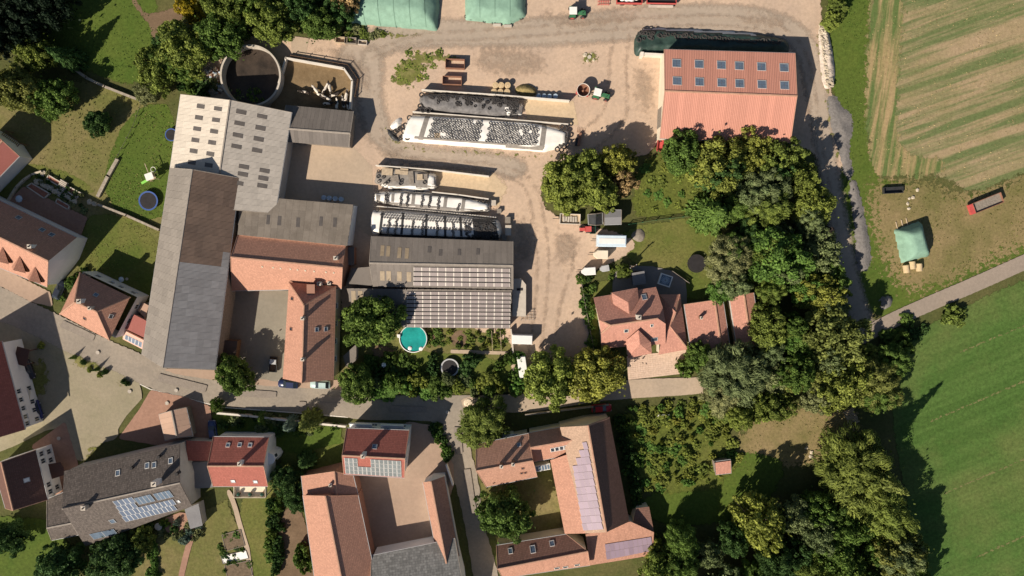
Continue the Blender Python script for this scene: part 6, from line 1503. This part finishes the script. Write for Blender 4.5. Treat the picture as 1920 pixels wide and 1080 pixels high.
t_ = openbox('hay_wagon', 'old wooden hay wagon with a red front on the dry grass', 1845, 381, 6.2, 2.2, .5, 22, 'rust', 'wood_grey', 'wagon', .8, 2)
Geo().box((-3.5, 0, 1.0), (.9, 2.1, .7)).part('front_box', 'red_paint', t_)
t_ = openbox('water_trough', 'dark covered water trough on the grass by the field', 1672, 357, 4.0, 1.3, .7, 3, 'sheet_black', 'sheet_black', 'trough')
openbox('skip_container', 'pale open container along the tree belt', 642, 77, 2.4, 1.2, .9, -3, 'wood_pale', 'wood_pale', 'container'); openbox('skip_container', 'grey-brown open container along the tree belt', 659, 78, 2.4, 1.2, .9, -3, 'wood_grey', 'wood_grey', 'container')
openbox('skip_container', 'small grey bin box at the track edge', 681, 81, 1.8, .9, .6, -4, 'concrete', 'concrete', 'container')
mound('film_heap', 'white plastic sheet lying by the tree belt', 'film', [(524, 70), (546, 69), (545, 78), (528, 77)], .3, .5, 'film_white', .2, 1.5, .25)

def box_trailer(name, label, px, py, L, W, H, rz, m, cat, edge=None, point=0.0, z=.5):
    root = empty(name, at(px, py), label, cat, None, R(rz))
    P = [(-L / 2, -W / 2), (L / 2, -W / 2), (L / 2, W / 2), (-L / 2, W / 2)]
    if point: P = [(-L / 2, -W * .18), (-L / 2 + point, -W / 2), (L / 2, -W / 2), (L / 2, W / 2), (-L / 2 + point, W / 2), (-L / 2, W * .18)]
    g_ = Geo(); g_.prism(P, z, z + H - .12); n = len(P)
    g_.part('body', edge or m, root)
    Q = [(x * .96, y * .90) for x, y in P]
    Geo().prism(Q, z + H - .117, z + H).part('roof', edge or m, root)
    if edge: Geo().box((0, 0, z + H + .02), (L * .9, W * .45, .05)).part('roof_stripe', m, root)
    for s in (-1, 1):
        for k_ in ((-.2, .2) if L > 5 else (.05,)): Geo().tube((k_ * L, s * (W / 2 - .25), .33), (k_ * L, s * W / 2, .33), .33, .33, 14).part('wheel', 'rubber', root)
    Geo().box((-L / 2 - .5, 0, z + .05), (1.2, .1, .1)).part('drawbar', 'black_metal', root)
    return root
box_trailer('box_trailer', 'white box trailer with pale blue roof edges beside the grey shed', 1143.5, 452, 5.9, 2.4, 2.6, -1, 'white_paint', 'trailer', 'pale_blue')
box_trailer('caravan', 'cream caravan with pointed nose below the box trailer', 1124.5, 477, 2.9, 1.8, 1.9, -1, 'plaster_cream', 'caravan', None, .8)
box_trailer('covered_trailer', 'bright white covered trailer with pointed nose by the lane', 1102, 508, 2.9, 1.6, 1.5, 4, 'white_paint', 'trailer', None, .7)
box_trailer('covered_boat', 'crumpled grey-white covered boat beside the small tree', 1132, 503, 1.9, 1.3, 1.1, 10, 'zinc', 'boat', None, .5)
box_trailer('delivery_van', 'white box van parked below the solar shed', 979, 634, 4.2, 1.9, 2.0, -2, 'white_paint', 'van')
box_trailer('covered_trailer', 'white box trailer parked askew beside the hedge', 979.5, 685, 4.4, 1.8, 2.0, 98, 'white_paint', 'trailer')
o = openbox('dumpster', 'dark green waste container beside the red mower', 1110.5, 430, 1.1, 1.9, 1.2, 0, 'bin_green', 'bin_green', 'container')
o = empty('steel_rack', at(989, 590), 'light steel rack lying on the lane beside the concrete bunker', 'rack')
for k_ in range(4): Geo().box((0, -1.0 + k_ * .65, .5), (3.0, .06, .06), .05).part('bar', 'steel', o)
for k_ in range(4): Geo().box((-1.3 + k_ * .85, 0, .5), (.06, 2.4, .06), .05).part('bar', 'steel', o)
for sx in (-1, 1):
    for sy in (-1, 1): Geo().box((sx * 1.3, sy, .24), (.07, .07, .48)).part('leg', 'steel', o)

def wheel(root, x, y, r_, w_, rim='zinc'):
    t = Geo().lathe([(r_ * .55, -w_ / 2), (r_ * .92, -w_ / 2), (r_, -w_ * .3), (r_, w_ * .3), (r_ * .92, w_ / 2), (r_ * .55, w_ / 2)], 18).part('wheel', 'rubber', root)
    t.location = (x, y, r_); t.rotation_euler = (R(90), 0, 0)
    Geo().lathe([(0, -w_ * .35), (r_ * .56, -w_ * .42), (r_ * .56, w_ * .42), (0, w_ * .35)], 14).part('rim', rim, t)
def tractor(label, px, py, rz, rim='red_paint'):
    root = empty('tractor', at(px, py), label, 'tractor', None, R(rz))
    g_ = Geo(); g_.box((.95, 0, 1.05), (2.0, .78, .75), 0, 0, .88).box((-.6, 0, .85), (1.4, .6, .6)); g_.part('hood', 'green_paint', root)
    Geo().box((1.98, 0, .95), (.14, .7, .6)).part('grille', 'black_metal', root)
    cab = Geo().box((-.75, 0, 1.75), (1.35, 1.3, 1.3), 0, 0, .9).part('cab', 'glass', root)
    Geo().box((-.75, 0, 2.48), (1.55, 1.5, .16), 0, 0, .92).part('roof', 'white_paint', cab)
    for s in (-1, 1):
        wheel(root, -.85, s * .88, .80, .46, rim); wheel(root, 1.35, s * .78, .52, .34, rim)
        Geo().box((-.85, s * .86, 1.68), (1.3, .5, .08)).part('fender', 'green_paint', root)
        Geo().box((2.06, s * .24, 1.1), (.04, .14, .14)).part('headlight', 'white_paint', root)
    Geo().tube((1.2, -.3, 1.3), (1.2, -.3, 2.2), .05, .05, 8).part('exhaust', 'black_metal', root)
    return root
tractor('green tractor with white cab roof parked by the dry branches', 1080, 27, 0)
tractor('green tractor with white cab roof behind the feed mixer', 1125, 179, -14)
t_ = empty('feed_mixer', at(1092, 173), 'rust-brown round feed mixer wagon behind the tractor', 'feed mixer', None, R(-14))
Geo().lathe([(1.15, .7), (1.35, 2.1), (1.25, 2.1), (1.05, .9), (.35, .9), (.12, 2.0), (0, 2.0)], 24).part('tub', 'rust', t_)
Geo().ring(1.3, .07, 24, 6, (0, 0, 2.12)).part('rim', 'concrete_light', t_)
Geo().box((0, 0, .6), (2.6, 1.6, .2)).part('chassis', 'red_paint', t_)
for s in (-1, 1): wheel(t_, -.3, s * .95, .45, .3)
Geo().box((1.9, 0, .5), (1.4, .12, .12)).part('drawbar', 'black_metal', t_)
ld = empty('hay_fork', at(1086, 262), 'rusty loader fork attachment on the ground beside the white clamp', 'loader fork', None, R(80))
Geo().box((0, 0, .5), (2.6, .5, .7)).part('frame', 'rust', ld); Geo().box((-.6, .4, .4), (1.6, .6, .6)).part('hydraulics', 'black_metal', ld)
for k_ in range(6): Geo().tube((1.3, -.7 + k_ * .28, .3), (2.5, -.8 + k_ * .32, .3), .04, .02, 6).part('tine', 'rust', ld)
hr_ = empty('harrow', at(1131, 2), 'red tined harrow parked in the row of trailers', 'harrow')
for k_ in range(4): Geo().box((0, -.9 + k_ * .6, .6), (2.4, .08, .08)).part('beam', 'red_paint', hr_)
for k_ in range(7): Geo().box((-1.1 + k_ * .36, 0, .55), (.07, 2.0, .07)).part('cross_bar', 'red_paint', hr_)
for sx in (-1, 1):
    for sy in (-.9, .9): Geo().box((sx * 1.1, sy, .28), (.08, .08, .56)).part('tine', 'red_paint', hr_)
mw = empty('small_tractor', at(1096, 430), 'red compact tractor beside the dark green container', 'tractor', None, R(182))
Geo().box((.5, 0, .75), (1.2, .7, .5), 0, 0, .85).part('hood', 'red_paint', mw); Geo().box((-.7, 0, .95), (1.3, 1.2, .9), 0, 0, .9).part('body', 'red_paint', mw)
for s in (-1, 1): wheel(mw, -.7, s * .65, .5, .3); wheel(mw, .8, s * .5, .34, .24)
o = openbox('small_trailer', 'bright red small trailer under the trees at the salmon barn', 1236, 274, 1.2, 2.3, .6, -6, 'red_paint', 'red_paint', 'trailer', .4, 1)
o = Geo().box((0, 0, .5), (.8, 1.0, 1.0)).box((0, 0, 1.05), (.9, 1.1, .1)).part('green_bin', 'bright_green'); o.location = at(1255, 271); tag(o, 'bright green box beside the red trailer under the trees', 'box')

CARB = {}
def car(px, py, rz, col, label, name='car', z=0):
    if not CARB:
        xs = [(-2.12, .62, .45, .72), (-2.0, .80, .3, .90), (-1.3, .88, .26, .95), (.2, .89, .26, .93), (1.1, .88, .26, .90), (1.85, .80, .3, .76), (2.12, .58, .42, .62)]
        g_ = Geo(); V = []; F = []
        for x, w_, zb, zt in xs: V += [(x, -w_ * .92, zb), (x, -w_, (zb + zt) / 2), (x, -w_ * .88, zt), (x, 0, zt + .03), (x, w_ * .88, zt), (x, w_, (zb + zt) / 2), (x, w_ * .92, zb), (x, 0, zb)]
        for i in range(len(xs) - 1):
            for j in range(8): F.append((i * 8 + j, (i + 1) * 8 + j, (i + 1) * 8 + (j + 1) % 8, i * 8 + (j + 1) % 8))
        F += [tuple(range(8)), tuple(range((len(xs) - 1) * 8 + 7, (len(xs) - 1) * 8 - 1, -1))]
        g_.add(V, F); CARB['body'] = g_.me('car_body', 'paint', True)
        V = [(-1.85, -.74, .93), (.95, -.74, .92), (.95, .74, .92), (-1.85, .74, .93), (-1.35, -.58, 1.42), (.2, -.58, 1.42), (.2, .58, 1.42), (-1.35, .58, 1.42)]
        CARB['glass'] = Geo().add(V, [(4, 5, 6, 7), (0, 1, 5, 4), (1, 2, 6, 5), (2, 3, 7, 6), (3, 0, 4, 7)]).me('car_glass', 'glass')
        CARB['roof'] = Geo().box((-.57, 0, 1.44), (1.5, 1.1, .05), 0, 0, .95).me('car_roof', 'paint')
        CARB['light'] = Geo().box((0, 0, 0), (.12, .3, .13)).me('headlight', 'white_paint')
    root = empty(name, at(px, py, z), label, 'car', None, R(rz))
    b = link('body', CARB['body'], root); b.color = (*col, 1); link('windows', CARB['glass'], root); r_ = link('roof', CARB['roof'], root); r_.color = (*col, 1)
    for s in (-1, 1):
        l = link('headlight', CARB['light'], root); l.location = (1.98, s * .55, .62)
        for x in (-1.3, 1.32): wheel(root, x, s * .78, .32, .2)
    return root
car(542, 719, 175, (.02, .03, .09), 'dark blue car parked at the farmhouse gable')
car(602, 720, 178, (.42, .55, .55), 'pale mint car parked at the farmhouse gable')
car(401, 805, 95, (.03, .05, .14), 'blue car parked beside the red-paved shed')
car(115, 543, 65, (.02, .025, .04), 'dark car in the shade between two tiled houses')
car(57, 692, -72, (.025, .02, .03), 'dark car in the shaded yard of the white house')
car(73, 768, -75, (.02, .025, .13), 'deep blue car with a pale windscreen cover')
car(1127, 764, 3, (.45, .02, .025), 'red car on the lane below the golden tree')
o = Geo().prism([(-1.1, -1.4), (1.0, -1.5), (1.2, .6), (.4, 1.5), (-1.0, 1.2)], 2.4, 2.5).part('sun_sail', 'plaster_cream'); o.location = at(61, 735); o.location.z = 0
rs = empty('awning', (o.location.x, o.location.y, 0), 'cream garden awning in front of the large white house', 'awning'); o.location = (0, 0, 0); o.parent = rs
for sx, sy in ((-1, -1.3), (.9, -1.4), (.4, 1.3)): Geo().tube((sx, sy, 0), (sx, sy, 2.4), .04, .04, 6).part('pole', 'steel', rs)
q_ = openbox('garden_cart', 'dark loaded cart in the tiled farm courtyard', 515, 682, 3.2, 1.6, .5, 85, 'black_metal', 'wood_brown', 'cart', .5, 1)
Geo().box((.6, 0, 1.2), (1.0, 1.3, .3)).part('crate', 'zinc', q_)

# cows
def cow_mesh():
    me = bpy.data.meshes.new('cow')
    J = [((-.75, 0, 1.22), .26), ((-.35, 0, 1.22), .33), ((.15, 0, 1.18), .36), ((.62, 0, 1.22), .30), ((.95, 0, 1.36), .19), ((1.18, 0, 1.46), .16), ((1.42, 0, 1.36), .12), ((1.62, 0, 1.22), .09)]
    E = [(i, i + 1) for i in range(7)]
    for sx, i0 in ((-.68, 0), (.58, 3)):
        for s in (-1, 1):
            n = len(J)
            J += [((sx, s * .2, .85), .14), ((sx + (-.1 if i0 == 0 else .02), s * .21, .48), .075), ((sx, s * .21, .06), .07)]
            E += [(i0, n), (n, n + 1), (n + 1, n + 2)]
    n = len(J); J += [((-.98, 0, 1.2), .05), ((-1.02, 0, .7), .03)]; E += [(0, n), (n, n + 1)]
    for s in (-1, 1):
        n = len(J); J += [((1.16, s * .26, 1.5), .05)]; E += [(5, n)]
    me.from_pydata([j[0] for j in J], E, [])
    o = bpy.data.objects.new('cow_skeleton', me); COL.objects.link(o)
    md = o.modifiers.new('skin', 'SKIN')
    if not me.skin_vertices: return None
    for i, j in enumerate(J): me.skin_vertices[0].data[i].radius = (j[1], j[1])
    me.skin_vertices[0].data[1].use_root = True
    o.modifiers.new('sub', 'SUBSURF').levels = 1
    dg = bpy.context.evaluated_depsgraph_get(); out = bpy.data.meshes.new_from_object(o.evaluated_get(dg))
    out.name = 'cow'; out.materials.clear(); out.materials.append(MATS['cow_hide']); out.polygons.foreach_set('use_smooth', [True] * len(out.polygons))
    bpy.data.objects.remove(o); return out
COW = cow_mesh()
for k_, (x, y, a) in enumerate(((576, 175, 170), (597, 173, 130), (604, 181, -35), (612, 170, 60), (621, 168, 100), (615, 186, 150), (628, 180, 20), (651, 184, 75), (646, 195, 100), (655, 199, 95), (634, 198, 85), (617, 196, 5))):
    o = link('cow', COW); o.location = at(x, y); o.rotation_euler.z = R(a); tag(o, 'black and white cow standing in the muddy pen', 'cow', 'cows in the pen')
# pen
patch('pen_floor', [(541, 113), (647, 132), (662, 155), (658, 212), (505, 206), (524, 171)], 'mat_mud', .1, .4, 0)
run_wall('pen_wall', 'concrete wall around the muddy cattle pen', [(520, 182), (540, 112), (647, 131), (663, 154), (659, 206)], 1.5, .35, 'concrete_light')
fence('pen_railing', 'tubular steel railing outside the cattle pen wall', [(549, 107), (654, 124), (673, 150), (668, 183)], 1.5, 'wood_brown', 2.6, 2)
# slurry tank
tk = empty('slurry_tank', at(478, 147), 'round open concrete slurry tank beside the cattle hall', 'tank')
R0 = 6.15
Geo().lathe([(R0, 0), (R0, 2.6), (R0 - .35, 2.6), (R0 - .35, .3)], 64).part('wall', 'concrete', tk)
Geo().lathe([(R0 - .34, .3), (R0 * .5, .32), (0, .3)], 48).part('slurry', 'slurry', tk)
Geo().ring(R0 + .04, .07, 64, 5, (0, 0, 2.45)).part('hoop', 'steel', tk)
g_ = Geo()
for _ in range(60):
    p = at(rng.uniform(385, 418), rng.uniform(125, 175), rng.uniform(.05, .5)); s = rng.uniform(.3, 1.1)
    o = Geo().box((0, 0, 0), (s, s * rng.uniform(.3, .9), s * rng.uniform(.1, .5)), 0, 0, rng.uniform(.6, 1)).part('scrap', rng.choice(['concrete_light', 'film_white', 'wood_pale', 'rust', 'film_blue', 'wood_grey'])); o.location = p; o.rotation_euler = (rng.uniform(-.4, .4), rng.uniform(-.4, .4), rng.uniform(0, 6)); tag(o, 'piece of farm scrap dumped beside the slurry tank', 'scrap', 'scrap by the slurry tank')

# ------------------------------------------------------------------ gardens
pool = empty('swimming_pool', at(776, 634), 'round above-ground pool with turquoise water below the solar lean-to', 'pool')
Geo().lathe([(2.85, 0), (2.9, 1.2), (2.75, 1.22), (2.72, .2)], 48).part('wall', 'white_paint', pool); Geo().lathe([(2.74, 1.0), (0, 1.0)], 48).part('water', 'teal_water', pool)
Geo().box((-2.9, .6, .9), (.5, .7, 1.2)).box((-3.1, .6, .4), (.6, .6, .8)).part('ladder', 'white_paint', pool)
for x, y in ((-.7, -2.0), (1.6, -2.1)): 
    o = Geo().lathe([(0, 0), (.35, .02), (.42, .12), (.2, .2), (0, .18)], 12).part('float', 'white_paint', pool); o.location = (x, y, 1.0)
def trampoline(label, px, py, r_, pad):
    root = empty('trampoline', at(px, py), label, 'trampoline')
    Geo().lathe([(r_ * .84, .86), (r_ * .84, .9), (0, .88)], 36).part('mat', 'mat_black', root)
    Geo().lathe([(r_ * .85, .9), (r_, .92), (r_, .86), (r_ * .85, .86)], 36).part('pad', pad, root)
    for k_ in range(6):
        a = k_ * 1.047; Geo().tube((r_ * .95 * math.cos(a), r_ * .95 * math.sin(a), 0), (r_ * .95 * math.cos(a), r_ * .95 * math.sin(a), .88), .04, .04, 6).part('leg', 'steel', root)
trampoline('blue-rimmed trampoline on the play lawn beside the long barn', 282, 377, 2.0, 'blue_pad')
trampoline('black round trampoline on the villa lawn', 1304, 494, 1.9, 'mat_black')
trampoline('grey-rimmed trampoline in the pool garden', 844, 688, 1.9, 'zinc')
trampoline('small blue trampoline half behind the cattle hall', 325, 254, 1.3, 'blue_pad')
ps = empty('play_tower', at(291, 333), 'wooden play tower with yellow slide on the lush lawn', 'play tower', None, R(20))
Geo().box((0, 0, 1.5), (1.5, 1.3, .12)).part('platform', 'wood_pale', ps); Geo().box((-1.6, -.2, .9), (2.2, .5, .1), .15).part('slide', 'bright_green', ps)
for sx in (-.7, .7):
    for sy in (-.6, .6): Geo().box((sx, sy, 1.2), (.1, .1, 2.4)).part('post', 'wood_pale', ps)
Geo().box((0, 1.6, 2.2), (.12, 2.4, .12)).part('swing_beam', 'wood_pale', ps); Geo().ring(.5, .06, 16, 6, (.4, 1.6, .4)).part('ring_swing', 'film_white', ps)
Geo().box((0, 0, 2.5), (1.6, 1.4, .1)).part('canopy', 'film_white', ps)
ht = empty('hot_tub', at(1246, 525), 'square hot tub with white rim and dark blue cover on the patio', 'hot tub', None, R(-18))
Geo().box((0, 0, .45), (2.6, 2.4, .9)).part('tub', 'white_paint', ht); Geo().box((0, 0, .93), (2.1, 1.9, .05)).part('water', 'glass_sky', ht)
for a in range(8): Geo().box((0, 0, .965), (1.8, .09, .015), a * .393).part('star_stripe', 'film_blue', ht)
tb_ = empty('patio_table', at(1196, 512), 'brown patio table with benches on the grey terrace', 'table'); Geo().box((0, 0, .74), (1.6, .9, .06)).part('top', 'wood_brown', tb_)
for sx in (-.7, .7):
    for sy in (-.35, .35): Geo().box((sx, sy, .36), (.07, .07, .72)).part('leg', 'wood_brown', tb_)
q = [(1185, 512, 2.4), (1208, 508, 2.4), (1212, 532, 2.3), (1187, 536, 2.3)]
polyroof('patio_roof', 'grey ribbed terrace roof beside the villa', [q], q, 'sheet_blue', 'glass', cat='roof', over=.15)
# terraced rock garden
for k_, qd in enumerate(([(62, 344), (95.5, 363), (85.5, 372), (53, 350)], [(94, 329), (118, 343), (113, 349), (90, 335.5)], [(129, 349), (155.5, 363), (146, 371), (124, 356)], [(110, 373), (133, 386), (130, 393), (107, 380)])):
    P = [at(x, y) for x, y in qd]; c = sum(P, Vector()) / 4; rb = empty('planting_bed', c, 'raised bed of reddish mulch in the terraced rock garden', 'planting bed', 'mulch beds of the rock garden')
    Geo().prism([((p - c).x, (p - c).y) for p in P], 0, .45).part('bed', 'mulch', rb)
    for a, b in zip(P, P[1:] + P[:1]):
        d = b - a; m_ = (a + b) / 2 - c; Geo().box((m_.x, m_.y, .27), (d.length + .15, .22, .54), math.atan2(d.y, d.x)).part('kerb', 'concrete', rb)
st = empty('garden_steps', at(117, 354), 'pale garden steps climbing between the mulch beds', 'steps', None, R(58))
for k_ in range(10): Geo().box((-1.6 + k_ * .36, 0, .08 + .06 * k_), (.24, 1.5, .16 + .12 * k_ * .5)).part('step', 'concrete', st)
ROCK = []
for s in range(4):
    g_ = Geo().lathe([(0, -.3), (.4, -.25), (.52, .02), (.36, .3), (0, .36)], 7); r2 = random.Random(s); g_.v = [(x * r2.uniform(.75, 1.2), y * r2.uniform(.75, 1.2), z * r2.uniform(.7, 1.2)) for x, y, z in g_.v]; ROCK.append(g_.me('rock', 'rock'))
def rocks(pts, label, group, s=(.6, 1.2)):
    for x, y in pts:
        o = link('boulder', rng.choice(ROCK)); k_ = rng.uniform(*s); o.scale = (k_ * rng.uniform(.9, 1.6), k_, k_ * .8); o.location = at(x, y, .15 * k_); o.rotation_euler.z = rng.uniform(0, 6); tag(o, label, 'boulder', group)
rocks([(67 + i * 4.2 + rng.uniform(-2, 2), 338 + i * 2.1 + rng.uniform(-3, 3)) for i in range(10)] + [(122 + i * 3.2, 366 + i * 1.9 + rng.uniform(-2, 2)) for i in range(7)] + [(78, 325), (83, 323), (168, 378), (177, 382)], 'tan boulder in the terraced rock garden', 'boulders of the rock garden')
rocks([(1512, 840), (1522, 848), (1521, 856), (1546, 840), (1554, 836), (1550, 832), (1573, 766)], 'pale chopped log or stone on the clearing', 'stones on the clearing', (.5, 1.0))
rocks([(1702, 382), (1704, 391), (1705, 372), (1720, 356), (1712, 370)], 'white stone on the meadow above the green bale stack', 'stones on the meadow', (.5, .9))
rocks([(1097, 103), (1110, 100), (1113, 112), (1101, 114)], 'stone around the manhole in the yard weeds', 'stones round the manhole', (.5, .9))
wp = empty('log_pile', at(1595, 781), 'pile of pale split logs beside the olive tree', 'log pile', None, R(25))
for k_ in range(11): Geo().tube((-1.2 + rng.uniform(-.2, .2), -1.6 + k_ * .31, .12), (1.1 + rng.uniform(-.2, .2), -1.6 + k_ * .31, .12), .13, .13, 8).part('log', 'wood_pale', wp)
# walls and fences
run_wall('meadow_wall', 'low dry-stone wall crossing the meadow between the trees', [(58, 62), (112, 108), (165, 147), (200, 164), (272, 192)], .9, .5, 'stone_wall')
run_wall('garden_wall', 'low stone wall below the play lawn', [(188, 384), (240, 404), (300, 431)], .8, .45, 'stone_wall')
run_wall('garden_wall', 'stone edging wall running down from the meadow corner', [(222, 300), (205, 330), (186, 368)], .6, .7, 'stone_wall')
fence('wire_fence', 'thin wire fence between the dry meadow and play lawn', [(268, 196), (252, 240), (222, 298)], 1.2, 'wood_grey', 2.5, 1, wd=.02)
run_wall('garden_wall', 'curved stone edge of the terraced rock garden', [(17, 378), (33, 352), (48, 337), (62, 328), (80, 322)], .7, .4, 'rock')
run_wall('garden_wall', 'whitewashed roadside wall in front of the red house garden', [(412, 772), (470, 777), (520, 783), (650, 797)], 1.3, .3, 'concrete', top='concrete_light')
run_wall('garden_wall', 'low wall dividing the pool garden from the dirt lane', [(958, 616), (963, 668)], 1.3, .3, 'concrete')
run_wall('garden_wall', 'brick garden wall with gate behind the lane verge', [(985, 776), (1050, 768), (1140, 757)], 1.1, .3, 'stone_wall')
run_wall('street_wall', 'whitewashed wall on the street side of the slate barn', [(838, 868), (850, 905)], 1.6, .3, 'plaster_white')
fence('villa_fence', 'weathered wooden fence between villa garden and dirt lane', [(1088, 522), (1098, 580), (1110, 640), (1120, 692)], 1.1, 'wood_grey', 2.2, 3, boards=True)
fence('net_fence', 'green netting fence behind the villa lawn', [(1178, 421), (1230, 413), (1305, 404)], 1.2, 'green_paint', 2.5, 3, wd=.03)
fence('garden_fence', 'wooden trellis rails in the vegetable rows', [(922, 620), (924, 656)], 1.2, 'wood_pale', 1.5, 2); fence('garden_fence', 'second wooden trellis among the vegetable rows', [(938, 620), (940, 656)], 1.2, 'wood_pale', 1.5, 2)
fence('patio_fence', 'grey patio fence around the villa terrace', [(1259, 508), (1290, 530)], 1.2, 'wood_grey', 1.2, 3, boards=True)
# veg beds
for k_, (qd, m_) in enumerate((([(417, 1002), (452, 992), (460, 1022), (424, 1032)], 'mat_soil'), ([(415, 1042), (462, 1031), (467, 1046), (419, 1056)], 'film_white'), ([(422, 1060), (468, 1050), (474, 1078), (428, 1084)], 'mat_soil'))):
    P = [at(x, y) for x, y in qd]; c = sum(P, Vector()) / 4; rb = empty('vegetable_bed', c, ('leafy framed vegetable bed nearest the red house', 'fleece-covered white vegetable bed', 'bare framed vegetable bed beyond the white fleece')[k_], 'vegetable bed')
    Geo().prism([((p - c).x, (p - c).y) for p in P], 0, .25).part('bed', 'soil_bed' if m_ == 'mat_soil' else m_, rb)
    for a, b in zip(P, P[1:] + P[:1]):
        d = b - a; mm = (a + b) / 2 - c; Geo().box((mm.x, mm.y, .16), (d.length, .1, .32), math.atan2(d.y, d.x)).part('plank', 'wood_grey', rb)
# dryer, parasol, bench, poles
dr_ = empty('clothes_dryer', at(30, 983), 'white rotary clothes dryer on the lawn below the slate wing', 'clothes dryer', None, R(12))
Geo().tube((0, 0, 0), (0, 0, 1.8), .04, .03, 8).part('pole', 'steel', dr_)
for a in range(4): Geo().tube((0, 0, 1.7), (1.3 * math.cos(a * 1.571), 1.3 * math.sin(a * 1.571), 1.95), .05, .04, 6).part('arm', 'white_paint', dr_)
def parasol(label, px, py, r_, m, n=8):
    root = empty('parasol', at(px, py), label, 'parasol'); Geo().lathe([(r_, 2.2), (r_ * .5, 2.5), (0, 2.65)], n).part('canopy', m, root); Geo().tube((0, 0, 0), (0, 0, 2.6), .03, .03, 8).part('pole', 'steel', root); Geo().lathe([(0, 0), (.3, 0), (.3, .08), (0, .1)], 12).part('base', 'concrete', root)
parasol('pale blue parasol on the shaded terrace behind the white house', 49, 374, .75, 'film_blue'); parasol('grey-white parasol in the pool garden', 723, 681, .5, 'film_blue')
parasol('blue paddling-pool parasol in the shaded yard of the hipped house', 238, 523, .55, 'film_blue', 16)
gb = empty('garden_bench', at(1243, 779), 'white garden bench in the vegetable garden near the lane', 'bench'); 
for k_ in range(4): Geo().box((0, -.3 + k_ * .2, .45), (2.4, .15, .05)).part('slat', 'white_paint', gb)
for sx in (-1, 1): Geo().box((sx, 0, .22), (.08, .6, .44)).part('leg', 'white_paint', gb)
Geo().box((0, .35, .75), (2.4, .05, .4)).part('backrest', 'white_paint', gb)
def pole(label, px, py, h):
    root = empty('utility_pole', at(px, py), label, 'pole'); Geo().tube((0, 0, 0), (0, 0, h), .14, .10, 8).part('mast', 'wood_grey', root); Geo().box((0, 0, h - .5), (1.6, .1, .12), .5).part('cross_arm', 'wood_brown', root)
    for s in (-.7, 0, .7): Geo().lathe([(0, 0), (.06, 0), (.07, .14), (0, .18)], 8, (s * math.cos(.5), s * math.sin(.5), h - .44)).part('insulator', 'white_paint', root)
pole('wooden utility pole on the grass beside the tiled garden shed', 1375, 935, 7.5); pole('wooden pole beside the villa patio and caravan', 1180, 498, 5.5)
ds = empty('garden_table', at(300, 985, 0), 'pale parasol table set on the slate house patio', 'garden table'); Geo().lathe([(0, .7), (.8, .7), (.8, .75), (0, .76)], 16).part('top', 'concrete_light', ds); Geo().tube((0, 0, 0), (0, 0, .7), .06, .06, 8).part('leg', 'steel', ds)
mh = Geo().lathe([(.40, .0), (.40, .04), (.31, .04), (.31, .02), (.15, .03), (0, .03)], 20).me('manhole', 'concrete')
for x, y, l in ((839, 773, 'round manhole cover in the shaded junction'), (183, 661, 'manhole cover on the village road by the hipped house'), (243, 734, 'manhole cover at the tip of the square'), (330, 732, 'manhole cover on the road beside the red paving'), (313, 756, 'manhole cover on the red paving'), (110, 822, 'manhole cover in the shaded red-paved yard'), (1105, 107, 'manhole ring in the yard weeds')):
    o = link('manhole_cover', mh); o.location = at(x, y, LEVEL[0] + .004); tag(o, l, 'manhole cover')
cb_ = Geo().lathe([(0, .4), (.8, .3), (1.15, 0)], 14).part('sand_pile', 'sand_pile'); cb_.location = at(878, 755); tag(cb_, 'small bright sand pile at the edge of the junction', 'sand pile')
